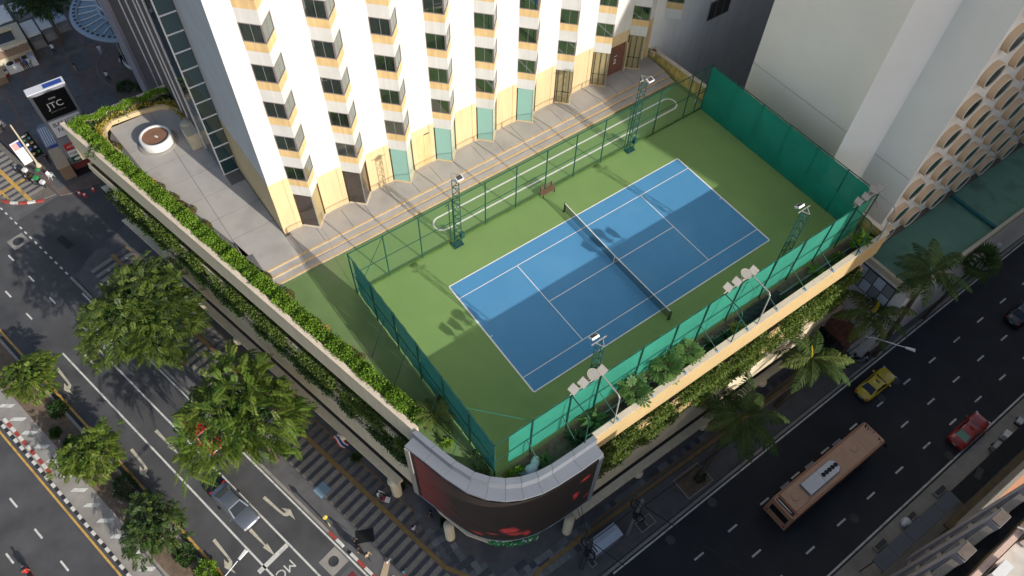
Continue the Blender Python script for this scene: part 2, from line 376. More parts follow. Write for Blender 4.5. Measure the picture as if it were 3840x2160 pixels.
b.face([(*rt(-14, -26.86), Z), (*rt(110, -26.86), Z), (*rt(110, -26.7), Z), (*rt(-14, -26.7), Z)])
obj('road_marking', b.mesh('road_marking', 'road_paint'), kind='structure')
# utility covers set in the roads
def cover(x, y, r, frame, label, z=Z, rz=0, mats=('concrete', 'dark_grey')):
    b = MB()
    if frame: b.obx((0, 0, .004), (frame, frame, .008), 0, 0)
    b.lathe([(0, .012), (r*.82, .012), (r*.84, .016), (r, .016), (r, 0)], (0,0,.004), 22, 1)
    for k in range(-2, 3): b.obx((0, k*r*.3, .019), (r*1.2, .05, .006), 0, 1)
    o = obj('manhole_cover', b.mesh('manhole_cover', mats), loc=(x, y, z), rot=(0, 0, rz)); tag(o, label, 'manhole cover', 'manhole covers in the roads')
cover(-29.09, -2.0, .44, 1.75, 'round iron manhole cover in a tan concrete square by the red and white kerb', rz=SA)
cover(-40.5, 46.8, .55, 1.7, 'oval iron manhole cover in a pale patch of the upper left street', rz=SA)
for (x, y, l) in ((20.6, -18.6, 'faint round manhole cover on the road just beside the yellow taxi'), (23.2, -18.2, 'faint round manhole cover ahead of the yellow taxi bonnet'),
                  (9.3, -24.8, 'ribbed round manhole cover on the dark road below the bus'), (.2, -16.6, 'dark round manhole cover by the kerb near the tree pit'), (-5.0, -16.9, 'dark round manhole cover by the kerb near the white cabinet'), (21.0, -26.0, 'worn round manhole cover behind the red taxi')):
    cover(x, y, .42, 0, l, mats=('asphalt', 'asphalt'))
b = MB()
for k in range(3): b.obx((k*.72, 0, .01), (.66, .75, .02), 0)
tag(obj('drain_grate', b.mesh('drain_grate', 'black'), loc=(*un(-51.9, -25.35), Z), rot=(0, 0, SA+.05)), 'black three panel drain grate in the asphalt left of the podium', 'drain')
# ---------------- pavements
SWZ = G+.13
ac = (-19.57, -9.75); arc = []
a0 = math.atan2(-SN[1], -SN[0]); a1 = math.atan2(-1, .0157)
for t in np.linspace(0, 1, 12):
    a = a0+((a1-a0) % (2*math.pi))*t; arc.append((ac[0]+6*math.cos(a), ac[1]+6*math.sin(a)))
poly = [un(-46.2, -27.05), un(-40, -27.3)]+arc+[rt(130, -15.8), rt(130, -7), (-10, -7), un(0, -19), un(-48.5, -19.5), un(-48.2, -21.2), un(-48, -23), un(-47.2, -25.2)]
sw = MB().prism(poly, G-.3, SWZ).mesh('pavement', 'sidewalk_grey'); pave = obj('pavement', sw, kind='structure')
def kp(L, w, h, mname): return MB().bx(-L/2, L/2, -w/2, w/2, 0, h).mesh('kerb_stone', mname)
KR, KW, KC, KB = kp(.84, .26, .2, 'kerb_red'), kp(.84, .26, .2, 'kerb_white'), kp(.97, .24, .16, 'concrete'), kp(.5, .27, .22, 'kerb_black')
KW5 = kp(.5, .27, .22, 'kerb_white')
for k in range(40): obj('kerb_stone', KC, pave, (*un(-45.9+k, -27.42), G), (0, 0, SA))
for i, s in enumerate('RW.WRWRWRWRWR'):
    if s != '.': obj('kerb_stone', KR if s == 'R' else KW, pave, (*un(-6.4+i*.88, -27.4), G), (0, 0, SA))
for k in range(62): obj('kerb_stone', KC, pave, (*rt(-12+k, -15.72), G), (0, 0, RA))
# planks of the left pavement, laid across it, dark and light in turn
rng = random.Random(3)
PL = {}
def plankmesh(l, w, mname):
    key = (l, w, mname)
    if key not in PL: PL[key] = MB().bx(-w/2, w/2, -l/2, l/2, 0, .018).mesh('paving_plank', mname)
    return PL[key]
u = -45.5; k = 0
while u < 9.5:
    inside = lambda n: (u < .5) or ((un(u, n)[0]-ac[0])**2+(un(u, n)[1]-ac[1])**2 < 31) or un(u, n)[0] > ac[0]
    dk = k % 2; w = .36 if dk else .50
    if inside(-25): obj('paving_plank', plankmesh(2.4, w-.03, 'plank_dark' if dk else 'plank_light'), pave, (*un(u, -24.45), SWZ-.004+.0005*rng.random()), (0, 0, SA))
    dk2 = (k//1) % 2 == 0
    if inside(-22): obj('paving_plank', plankmesh(1.3, w-.03, 'plank_dark' if dk else ('plank_light' if rng.random() < .12 else 'tile_band')), pave, (*un(u, -22.13), SWZ-.004+.0005*rng.random()), (0, 0, SA))
    u += w+.02; k += 1
def spaint(b, u0, u1, n0, n1, z): b.face([un3(u0, n0, z), un3(u1, n0, z), un3(u1, n1, z), un3(u0, n1, z)])
b = MB(); spaint(b, -46, 2.5, -23.22, -22.84, SWZ+.02); tac = [un(2.5, -23.03), (-18.3, -13.1), (-15.5, -12.45)]
for i in range(2):
    p, q = Vector((*tac[i], 0)), Vector((*tac[i+1], 0)); d = (q-p).normalized(); nn = Vector((-d.y, d.x, 0))*.19
    b.face([(*(p-nn)[:2], SWZ+.021+i*.002), (*(q-nn)[:2], SWZ+.021+i*.002), (*(q+nn)[:2], SWZ+.021+i*.002), (*(p+nn)[:2], SWZ+.021+i*.002)])
b.face([(-15.7, -12.62, SWZ+.02), (22, -12.75, SWZ+.02), (22, -12.4, SWZ+.02), (-15.7, -12.27, SWZ+.02)])
obj('tactile_strip', b.mesh('tactile_strip', 'tactile'), pave)
# LED corner outline and its offset, used for the border and the slate tiles
LEDC = [(-21.51,-3.94),(-21.0,-5.6),(-20.55,-7.2),(-19.9,-8.9),(-19.13,-10.0),(-18.18,-10.85),(-17.14,-11.42),(-15.9,-11.82),(-14.69,-11.97),(-12.87,-12.05),(-11.0,-12.03)]
def offs(P, d):
    out = []
    for i in range(len(P)):
        a = Vector(P[max(0, i-1)]); c = Vector(P[min(len(P)-1, i+1)]); t = (c-a).normalized(); out.append((P[i][0]+t.y*d, P[i][1]-t.x*d))
    return out
bo = [un(-46, -21.42), un(-3, -21.45), (-21.36, -2.77), (-20.9, -5.9), (-20.35, -8.2), (-19.55, -9.95), (-18.5, -11.3), (-17.1, -12.2), (-15.2, -12.5), (-12.5, -12.25), (-9, -11.98), (22, -12.1)]
b = MB()
for i in range(len(bo)-1):
    p, q = Vector(bo[i]), Vector(bo[i+1]); d = (q-p).normalized(); nn = Vector((-d.y, d.x))*.09
    b.face([(*(p-nn), SWZ+.012+.0007*i), (*(q-nn), SWZ+.012+.0007*i), (*(q+nn), SWZ+.012+.0007*i), (*(p+nn), SWZ+.012+.0007*i)])
obj('border_strip', b.mesh('border_strip', 'border_brown'), pave)
from mathutils.geometry import intersect_point_tri_2d
SL = [MB().bx(-.265, .265, -.265, .265, 0, .02).mesh('slate_tile', 'slate_%s' % c) for c in 'abcd']
def seg_d(p, P):
    return min((Vector(p)-(lambda a, c: a+(c-a)*max(0, min(1, (Vector(p)-a).dot(c-a)/max(1e-9, (c-a).length_squared))))(Vector(P[i]), Vector(P[i+1]))).length for i in range(len(P)-1))
BO2 = offs(LEDC, 1.15); nt_ = 0
for i in range(46):
    for j in range(22):
        x, y = -22.5+i*.56, -14.6+j*.56
        d = seg_d((x, y), LEDC)
        outward = (Vector((x, y))-Vector((-15, -5))).length > (Vector(min(LEDC, key=lambda q: (q[0]-x)**2+(q[1]-y)**2))-Vector((-15, -5))).length-.5
        if d < 1.25 and outward and -21.9 < x < 2.5 and nt_ < 260 and (x < -11 or y < -11.4):
            obj('slate_tile', SL[rng.randrange(4)], pave, (x, y, SWZ-.004+rng.random()*.003)); nt_ += 1
for i in range(54):                                                # narrow band of slate along the right facade
    if nt_ < 298: obj('slate_tile', SL[rng.randrange(4)], pave, (-10.4+i*.56, -11.68, SWZ-.004+rng.random()*.003)); nt_ += 1
# far pavement with yellow cross lines by the plaza
p2 = [un(-130, -27.2), un(-61.5, -27.0), un(-59.5, -25.6), un(-58.4, -24), un(-57.9, -22.4), un(-130, -22.4)]
isl = obj('pavement', MB().prism(p2, G-.3, SWZ-.01).mesh('pavement', 'tile_band'), kind='structure')
u = -59.6; k = 0
while u > -82:
    w = .36 if k % 2 else .5
    obj('paving_plank', plankmesh(3.5, w-.03, 'plank_dark' if k % 2 else 'plank_light'), isl, (*un(u-w/2, -24.7+(0.3 if u > -61 else 0)), SWZ-.014), (0, 0, SA)); u -= w+.02; k += 1
b = MB(); spaint(b, -95, -59, -24.9, -24.5, SWZ+.012); spaint(b, -62.6, -62.2, -26.9, -22.6, SWZ+.014); spaint(b, -95, -61, -26.3, -26.1, SWZ+.012); obj('tactile_strip', b.mesh('tactile_strip', 'yellow_paint'), isl)
for k in range(12): obj('kerb_stone', KR if k % 2 else KW, isl, (*un(-62.4-k*.88, -27.2), G), (0, 0, SA))
for k, (x, y, r) in enumerate(((-40.0, 53.1, -.85), (-39.3, 52.4, -.7), (-38.5, 51.85, -.5), (-37.7, 51.45, -.35), (-36.9, 51.1, -.3))): obj('kerb_stone', KW if k % 2 else KR, isl, (x, y, G), (0, 0, r))
# ---------------- plaza by the pylon
plz = MB().prism([un(-130, -22.2), un(-57.4, -22.2), (-33.9, 50.3), (-30.5, 50.0), (-30.3, 52.0), (-22.5, 52), (-10, 46), (-10, 120)], G-.3, SWZ+.01)
plaza = obj('plaza', plz.mesh('plaza', 'plaza_brown'), kind='structure')
SLAB = [MB().bx(-1.13, 1.13, -1.72, 1.72, 0, .02).mesh('paving_slab', m) for m in ('plaza_stone', 'slate_a', 'sidewalk_grey')]
SLB2 = [MB().bx(-1.13, 1.13, -.3, .3, 0, .02).mesh('paving_slab', m) for m in ('plaza_stone', 'slate_a')]
for i in range(7):
    for j in range(9):
        x, y = -36.4+i*2.72, 53.4+j*4.55
        if x*SN[0]+y*SN[1] < -20.9 or (x+18.6)**2+(y-67.6)**2 < 50: continue
        obj('paving_slab', SLAB[rng.randrange(3)], plaza, (x, y, SWZ+.006+rng.random()*.003)); obj('paving_slab', SLB2[rng.randrange(2)], plaza, (x, y+2.27, SWZ+.006+rng.random()*.003))
b = MB(); b.lathe([(0, .035), (5.75, .035)], (-18.7, 67.6, SWZ), 48, 0, False); b.lathe([(5.75, .034), (5.75, .045), (6.0, .045), (6.0, .01)], (-18.7, 67.6, SWZ), 48, 1)
obj('round_paving', b.mesh('round_paving', ['plaza_brown', 'tile_band']), plaza)
b = MB(); b.bx(-32.4, -30.4, 52.2, 54.3-.95, SWZ, SWZ+.03); obj('ramp_mat', b.mesh('ramp_mat', 'black'), plaza)
# ---------------- planted median with its kerbs and hatched strip
b = MB(); b.prism([un(-110, -40.35), un(8, -40.55), un(8, -38.45), un(-110, -38.45)], G-.2, G+.11); med = obj('median', b.mesh('median', 'concrete'), kind='structure')
b = MB(); N_ = 70
for i in range(N_):                                               # rough soil bed
    for j in range(4):
        u0, u1 = -110+118*i/N_, -110+118*(i+1)/N_; n0, n1 = -38.45+2.35*j/4, -38.45+2.35*(j+1)/4
        hz = lambda u, n: G+.16+.12*math.sin(u*3.1+n*2.2)*math.sin(u*1.3-n*3.7)*(0 if (n < -38.4 or n > -36.15) else 1)+.05
        b.face([un3(u0, n0, hz(u0, n0)), un3(u1, n0, hz(u1, n0)), un3(u1, n1, hz(u1, n1)), un3(u0, n1, hz(u0, n1))], 0, True)
obj('soil_bed', b.mesh('soil_bed', 'soil'), med)
KC2 = MB().bx(-1.2, 1.2, -.12, .12, 0, .22).mesh('kerb_stone', 'concrete')
for k in range(30): obj('kerb_stone', KC2, med, (*un(-58+k*2.42, -36.02), G), (0, 0, SA)); obj('kerb_stone', KC2, med, (*un(-58+k*2.42, -38.47), G), (0, 0, SA))
for k in range(76): obj('kerb_stone', KB if k % 2 else KW5, med, (*un(-45.5+k*.52, -40.43-.007*(k*.52-10)*.3), G+.004), (0, 0, SA))
HB = MB().raw([(0, 0, 0), (1.21, 0, 0), (1.45, .34, 0), (.24, .34, 0), (0, 0, .012), (1.21, 0, .012), (1.45, .34, .012), (.24, .34, .012)], [(4,5,6,7), (0,1,5,4), (1,2,6,5), (2,3,7,6), (3,0,4,7)]).mesh('hatch_bar', 'road_paint')
for k in range(16): obj('hatch_bar', HB, med, (-47.62+.467*k, 28.1-1.96*k, G+.112), (0, 0, -.62))
KRF = kp(.62, .3, .06, 'kerb_red'); KWF = kp(.62, .3, .06, 'kerb_white')
for k in range(12): obj('kerb_stone', KRF if k % 2 else KWF, med, (*un(-36.6+k*.66, -40.02), G+.11), (0, 0, SA))
# rocks and rubble in the median
b = MB()
for k in range(90):
    u0 = rng.choice((-46, -45, -44, -30, -27, -22, -19, -17)) + rng.uniform(-1.5, 1.5); n0 = rng.uniform(-38.2, -36.4); s = rng.uniform(.06, .22); c = un3(u0, n0, G+.2)
    b.obx(c, (s, s*rng.uniform(.5, 1), s*.6), rng.random()*3)
obj('rubble', b.mesh('rubble', 'concrete'), kind='stuff')
# ---------------- south pavement
sp = obj('pavement', MB().prism([rt(-14, -27.05), rt(130, -27.05), rt(130, -33), rt(-14, -33)], G-.3, SWZ).mesh('pavement', 'concrete'), kind='structure')
for k in range(50): obj('kerb_stone', KC, sp, (*rt(-12+k, -27.14), G), (0, 0, RA))
# ================================================================== THE PODIUM WITH THE COURT DECK
CR = camo.rotation_euler.to_matrix(); CP = Vector(camo.location)
def seen(p, mg=.06):
    d = CR.transposed() @ (Vector(p)-CP)
    if d.z > -1: return False
    x, y = cam.lens/36*d.x/-d.z, cam.lens/36*d.y/-d.z
    return abs(x) < .5+mg and abs(y) < .28125+mg
def ubx(b, u0, u1, n0, n1, z0, z1, mi=0):
    return b.prism([un(u0, n0), un(u1, n0), un(u1, n1), un(u0, n1)], z0, z1, mi)
pod = thing('podium_building', 'cream podium building with planted ledges carrying the tennis court on its roof', 'building', (-5, 0, G))
NO = -20.80; UL0, UL1 = -44.3, -1.15
b = MB()                                                            # dark inner body and floor slabs
inner = [un(UL0+.6, NO+1.5), un(UL1, NO+1.5), (-18.6, -7.0), (-16.5, -9.4), (-14.5, -9.9), (18.9, -9.9), (19.2, 17.0), (-21, 17.0), (-21, 37.5)]
b.prism(inner, G+.02, -.4); part('core_wall', b, 'parking_dark', pod)
full = [un(UL0+.1, NO+.1), un(UL1, NO+.1), (-20.4, -5.2), (-19.6, -7.9), (-18.4, -9.6), (-16.6, -10.45), (-14.4, -10.6), (19.2, -10.6), (19.3, 17.0), (-20, 17.0), (-20.5, 38.0)]
for z in (-4.35, -7.15, -12.1):
    part('floor_slab', MB().prism(full, z, z+.25), 'cream_wall', pod)
b = MB().prism(full, -.35, -.02); part('deck_slab', b, 'concrete', pod)
# left facade
b = MB(); ubx(b, UL0, UL1, NO, NO+.34, -1.45, 1.2); part('parapet', b, 'cream_wall', pod)
KCAP = 4
for k in range(8):
    u0 = UL0+(UL1-UL0)*k/8; u1 = UL0+(UL1-UL0)*(k+1)/8
    b = MB(); ubx(b, u0+.01, u1-.01, NO-.03, NO+.38, 1.203, 1.25); part('coping', b, 'fascia_cap', pod)
b = MB(); ubx(b, UL0+1.0, UL1-.3, NO, NO+.12, -4.15, -3.0); ubx(b, UL0+1.0, UL1-.3, NO+.9, NO+1.0, -4.0, -3.0); ubx(b, UL0+1.0, UL0+1.12, NO+.125, NO+.895, -4.0, -3.0); part('planter_ledge', b, 'cream_wall', pod)
b = MB(); ubx(b, UL0+2.2, UL1-.3, NO, NO+.12, -6.95, -5.8); ubx(b, UL0+2.2, UL1-.3, NO+.9, NO+1.0, -6.8, -5.8); part('planter_ledge', b, 'cream_wall', pod)
b = MB(); ubx(b, UL0+1.12, UL1-.35, NO+.14, NO+.88, -3.35, -3.2); ubx(b, UL0+2.2, UL1-.35, NO+.14, NO+.88, -6.15, -6.0); part('planter_soil', b, 'soil', pod)
b = MB(); ubx(b, UL0+8, UL1-.2, NO+.02, NO+.3, -11.85, -8.6); part('wall', b, 'cream_wall', pod)
b = MB(); ubx(b, UL0+8, UL1-3, NO+.5, NO+.62, -13.5, -11.8); part('clerestory', b, 'brown_wall', pod)
SQ = MB().bx(-.38, .38, -.03, .03, -.5, .5).mesh('window_pane', 'curtain_glass')
for k in range(22): obj('window_pane', SQ, pod, (*[a-o for a, o in zip(un(UL0+9.3+1.3*k, NO+.47), (-5, 0))], -12.7-G), (0, 0, SA))
b = MB(); ubx(b, -12.5, UL1-3.6, NO+.36, NO+.42, -13.5, -11.9); part('shop_window', b, 'curtain_glass', pod)
b = MB()                                                            # street canopy with rounded column brackets
ubx(b, UL0+8.5, -4.4, NO-.58, NO+.1, -13.9, -13.55)
for u in (-33, -25.6, -18.4, -11.2): b.lathe([(.0, -13.553), (.44, -13.553), (.44, -13.9), (.3, -14.2), (0, -14.2)], (*un(u, NO-.52), 0), 14)
part('canopy', b, 'cream_wall', pod)
b = MB(); ubx(b, UL0+8.5, -3.2, NO+.75, NO+.9, G+.15, -13.5); part('shop_front', b, 'brown_glass', pod)
for u, n in ((-5.0, -21.2),): part('column', MB().lathe([(.46, 0), (.46, 2.6), (.58, 2.95), (0, 2.96)], (*un(u, n), SWZ), 16), 'cream_wall', pod)
for x, y in ((-20.1, -5.9), (-11.75, -11.2)): part('column', MB().lathe([(.42, 0), (.42, 3.2), (0, 3.21)], (x, y, SWZ), 16), 'cream_wall', pod)
# right facade
YO = -10.97
def ry(x): return YO
b = MB()
def rbx(b, x0, x1, d0, d1, z0, z1, mi=0): return b.prism([(x0, ry(x0)+d0), (x1, ry(x1)+d0), (x1, ry(x1)+d1), (x0, ry(x0)+d1)], z0, z1, mi)
rbx(b, -10.95, 19.35, 0, .36, -1.45, 1.2); part('parapet', b, 'fascia', pod)
for k in range(7):
    x0 = -10.95+30.3*k/7; x1 = -10.95+30.3*(k+1)/7; b = MB(); rbx(b, x0+.01, x1-.01, -.03, .42, 1.203, 1.25); part('coping', b, 'fascia_cap', pod)
b = MB(); rbx(b, -10.9, 18.7, 0, .12, -4.15, -3.0); rbx(b, -10.9, 18.7, .9, 1.0, -4.0, -3.0); rbx(b, 18.58, 18.7, .125, .895, -4.0, -3.0); part('planter_ledge', b, 'fascia', pod)
b = MB(); rbx(b, -10.9, 18.4, 0, .12, -6.95, -5.8); rbx(b, -10.9, 18.4, .9, 1.0, -6.8, -5.8); rbx(b, 18.28, 18.4, .125, .895, -6.8, -5.8); part('planter_ledge', b, 'fascia', pod)
b = MB(); rbx(b, -10.9, 18.5, .14, .88, -3.35, -3.2); rbx(b, -10.9, 18.2, .14, .88, -6.15, -6.0); part('planter_soil', b, 'soil', pod)
b = MB(); rbx(b, -10.9, 16.2, .02, .3, -11.85, -8.6); part('wall', b, 'cream_wall', pod)
for k in range(8): 
    x0 = -10.9+3.1*k; b = MB(); rbx(b, x0+.04, x0+3.06, .5, .58, -13.5, -12.0); part('shop_window', b, 'curtain_glass' if k % 3 else 'brown_glass', pod)
b = MB(); rbx(b, -11.3, 13.5, -.55, .12, -13.9, -13.55)
for x in (-4.6, 3.0, 10.4): b.lathe([(.0, -13.553), (.42, -13.553), (.42, -13.9), (.3, -14.2), (0, -14.2)], (x, ry(x)-.5, 0), 14)
part('canopy', b, 'cream_wall', pod)
b = MB(); rbx(b, -10.9, 13.4, .75, .9, G+.15, -13.5); part('shop_front', b, 'brown_glass', pod)
b = MB(); b.bx(14.3, 19.2, -9.6, -9.3, G+.1, -7.2); part('wall', b, 'parking_dark', pod)
# right end and low wall by the steps
b = MB(); b.bx(19.0, 19.36, -10.6, -8.9, -.15, 1.2); b.prism([(18.42, 17.0), (18.95, 9.2), (19.3, 9.2), (18.8, 17.0)], 0.0, 1.35); b.prism([(18.95, 9.19), (19.0, -8.89), (19.36, -8.89), (19.3, 9.19)], -.15, 1.2); part('parapet', b, ['stain_wall'], pod)
b = MB(); b.prism([(18.39, 17.0), (18.92, 9.2), (19.33, 9.2), (18.83, 17.0)], 1.353, 1.40); b.bx(18.97, 19.39, -10.54, 9.18, 1.203, 1.25); part('coping', b, 'fascia_cap', pod)
part('vent_box', MB().obx((18.45, 16.4, 1.15), (.45, .45, .5), .1), 'hotel_cream', pod)
b = MB(); b.bx(19.1, 19.4, -10.5, 17, G+.1, -.15); part('side_wall', b, 'cream_wall', pod)
# far end wall
b = MB(); b.prism([un(UL0, NO), un(UL0+.3, NO), (-21.2, 38.0), (-21.2, 38.35)], -3.0, 1.0); part('end_wall', b, 'cream_wall', pod)

# ---------------- deck surfaces
deck = obj('roof_deck', MB().prism([un(UL0+.35, NO+.36), un(UL1, NO+.36), (-20.3, -4.2), (-19.3, -7.4), (-18.1, -9.3), (-16.5, -10.4), (-14.4, -10.75), (19.0, -10.6), (18.9, 17.0), (-21, 17), (-21, 37.9)], -.019, 0).mesh('roof_deck', 'deck_green'), kind='structure')
struct('court_surround', MB().bx(-17.85, 17.95, -8.85, 8.93, .0005, .006), 'court_green')
struct('court_blue_area', MB().bx(-11.885, 11.885, -5.485, 5.485, .0065, .011), 'court_blue')
zl = .0155
def line(x0, x1, y0, y1): struct('court_line', MB().sheet([(x0, y0), (x1, y0), (x1, y1), (x0, y1)], zl), 'court_line')
for sy in (-1, 1):
    line(-11.885, 11.885, sy*5.485-.045, sy*5.485+.045); line(-11.83, 11.83, sy*4.115-.03, sy*4.115+.03)
for sx in (-1, 1):
    line(sx*11.885-.06, sx*11.885+.06, -5.43, 5.43); line(sx*6.4-.03, sx*6.4+.03, -4.08, 4.08); line(sx*11.72-.11, sx*11.72+.11, -.03, .03)
line(-6.37, 6.37, -.03, .03)
b = MB(); P = []                                                    # white running loop
cx0, cx1, cy, rr = -8.9, 15.9, 11.05, .72
for t in np.linspace(math.pi/2, 3*math.pi/2, 13): P.append((cx0+rr*math.cos(t), cy+rr*math.sin(t), math.cos(t), math.sin(t)))
for t in np.linspace(-math.pi/2, math.pi/2, 13): P.append((cx1+rr*math.cos(t), cy+rr*math.sin(t), math.cos(t), math.sin(t)))
for i in range(len(P)):
    x, y, c, s_ = P[i]; X, Y, C2, S2 = P[(i+1) % len(P)]; w = .075
    b.face([(x-c*w, y-s_*w, .012), (x+c*w, y+s_*w, .012), (X+C2*w, Y+S2*w, .012), (X-C2*w, Y-S2*w, .012)][::-1])
struct('running_loop_line', b, 'court_line')
struct('running_track', MB().bx(-17.0, 18.3, 8.98, 12.7, .0006, .005), 'court_green')
# terrace slabs and steps
ter = obj('terrace', MB().prism([(-22.9, 14.45), (18.35, 14.45), (18.35, 17.05), (-20.0, 17.05), (-20.0, 25.6), (-21.2, 25.6), (-21.2, 36.2), (-24.6, 36.3), (-27.0, 36.2), (-27.6, 35), (-27.3, 32.5), (-25.9, 26.4), (-24.3, 19.6)], .0, .44).mesh('terrace', 'terrace_joint'), kind='structure')
xs = [-22.9, -19.55, -17.62, -15.1, -13.3, -10.9, -8.8, -6.6, -4.6, -2.3, -.3, 1.9, 4.0, 6.1, 8.3, 10.4, 12.6, 14.7, 18.35]
for i in range(len(xs)-1): obj('paving_slab', MB().bx(xs[i]+.02, xs[i+1]-.02, 14.47, 16.62, .44, .452).mesh('paving_slab', 'terrace'), ter)
obj('paving_slab', MB().bx(-19.5, 18.3, 16.64, 17.0, .44, .451).mesh('paving_slab', 'terrace'), ter)
ys = [14.47, 16.6, 18.75, 21.4, 24.1, 26.9, 29.6, 32.4, 36.3]
for j in range(1, len(ys)-1):
    y0, y1 = ys[j]+.02, ys[j+1]-.02; xl = lambda y: -27.0-(y-30.9)*.10 if y > 32 else -22.9-(y-14.45)*.265
    xr = -20.02 if y1 < 25.6 else -21.22
    obj('paving_slab', MB().prism([(xl(y0)+.3, y0), (-23.6, y0), (-23.6, y1), (xl(y1)+.3, y1)], .44, .452).mesh('paving_slab', 'terrace'), ter)
    obj('paving_slab', MB().prism([(-23.56, y0), (xr, y0), (xr, y1), (-23.56, y1)], .44, .452).mesh('paving_slab', 'terrace'), ter)
for j, (y, z) in enumerate(((12.98, .15), (13.66, .30), (14.34, .452))):
    st = obj('step', MB().bx(-22.9, 18.35, y, y+.70 if j < 2 else y+.115, 0.001, z).mesh('step', 'terrace'), ter)
    obj('step_edge', MB().bx(-22.9, 18.3, y-.004, y+.13, z-.03, z+.004).mesh('step_edge', 'step_yellow'), st)
    obj('step_foot_strip', MB().bx(-22.9, 18.3, y-.03, y-.005, .002, .02).mesh('step_foot_strip', 'terrace_joint'), st)  # dark strip along the foot of the step
# round planted pit on the far terrace
pit = thing('round_planter', 'round white walled planter filled with brown grit on the far terrace', 'planter', (-24.35, 32.3, .45))
part('wall', MB().lathe([(1.12, .0), (1.12, .82), (1.3, .82), (1.36, .74), (1.36, 0)], (-24.35, 32.3, .45), 40), 'hotel_white', pit)
part('grit', MB().lathe([(0, .70), (1.13, .68)], (-24.35, 32.3, .45), 40), 'pit_brown', pit); part('marker', MB().obx((-24.3, 32.2, 1.17), (.16, .3, .04), .4), 'white', pit)
part('base_ring', MB().lathe([(1.36, .03), (1.7, .03), (1.7, 0)], (-24.35, 32.3, .45), 40), 'concrete', pit)
gw = MB(); gp = [(-27.5, 32.6), (-27.8, 33.8), (-27.95, 34.9), (-27.6, 36.0), (-26.9, 36.65), (-24.5, 36.55), (-22.7, 36.2), (-21.8, 35.6), (-21.4, 34.6), (-21.35, 33.2)]
for i in range(len(gp)-1):
    p, q = Vector(gp[i]), Vector(gp[i+1]); t = (q-p).normalized(); n2 = Vector((-t.y, t.x))*.14; gw.prism([p-n2, q-n2, q+n2, p+n2], .45, .85)
tag(obj('garden_wall', gw.mesh('garden_wall', 'hotel_cream')), 'low curved cream wall edging the planting on the far terrace', 'wall')
vb = MB(); vb.lathe([(0, 0), (.55, 0), (.55, 1.5), (.45, 1.62), (0, 1.62)], (-21.72, 31.3, .45), 18, 0); vb.bx(-22.27, -21.28, 29.6, 31.3, .46, 2.05)
tag(obj('plant_kiosk', vb.mesh('plant_kiosk', 'parapet_tan')), 'small cream round ended service housing against the dark glass of the hotel', 'housing')

# ================================================================== LED SCREEN ROUND THE CORNER
LIN = [(-20.72,-3.75),(-20.3,-5.4),(-19.82,-7.1),(-19.24,-8.5),(-18.55,-9.46),(-17.71,-10.22),(-16.8,-10.74),(-15.73,-11.06),(-14.64,-11.16),(-12.9,-11.2),(-10.96,-11.2)]
CIN = [(-20.34,-3.74),(-19.9,-5.4),(-19.4,-7.1),(-18.85,-8.36),(-18.21,-9.2),(-17.49,-9.84),(-16.61,-10.33),(-15.62,-10.65),(-14.5,-10.8),(-12.8,-10.83),(-10.99,-10.82)]
led = thing('led_screen', 'curved red and black LED screen wrapping the street corner of the podium', 'screen', (-16.5, -9.5, G))
def shrink(a, b_, e=.008):
    a, b_ = Vector(a), Vector(b_); t = (b_-a).normalized()*e; return a+t, b_-t
for i in range(10):
    o0, o1 = shrink(LEDC[i], LEDC[i+1]); i0, i1 = shrink(LIN[i], LIN[i+1]); part('ledge_panel', MB().prism([o0, o1, i1, i0], .35, .60), 'cladding_grey', led)
    o0, o1 = shrink(LIN[i], LIN[i+1], .012); i0, i1 = shrink(CIN[i], CIN[i+1], .012); part('coping_panel', MB().prism([o0, o1, i1, i0], .2, 1.38), 'cladding_grey', led)
m = bpy.data.materials.new('led_face'); m.use_nodes = True; nt = m.node_tree; n = nt.nodes; L = nt.links; M['led_face'] = m
pb = n['Principled BSDF']; pb.inputs['Roughness'].default_value = .55
uv = n.new('ShaderNodeUVMap'); sep = n.new('ShaderNodeSeparateXYZ'); L.new(uv.outputs[0], sep.inputs[0])
def math_(op, a, b_=None, clamp=False):
    x = n.new('ShaderNodeMath'); x.operation = op; x.use_clamp = clamp
    for i, k in enumerate((a, b_)):
        if k is None: continue
        if isinstance(k, (int, float)): x.inputs[i].default_value = k
        else: L.new(k, x.inputs[i])
    return x.outputs[0]
def noise_(s, sc=(1, 1, 1)):
    mp = n.new('ShaderNodeMapping'); mp.inputs['Scale'].default_value = sc; L.new(uv.outputs[0], mp.inputs[0]); t = n.new('ShaderNodeTexNoise'); t.inputs['Scale'].default_value = s; t.inputs['Detail'].default_value = 4; L.new(mp.outputs[0], t.inputs[0]); return t.outputs[0]
S_, T_ = sep.outputs[0], sep.outputs[1]                              # metres along the screen, metres up
red = None
tot = math_('SUBTRACT', 1.0, math_('MULTIPLY', math_('SUBTRACT', S_, .3), .26), True)          # red field at the left end
f1 = math_('MULTIPLY', tot, math_('ADD', .35, math_('MULTIPLY', noise_(.5, (1, 1.6, 1)), .7)))
f1 = math_('MULTIPLY', f1, .22)
acc = f1
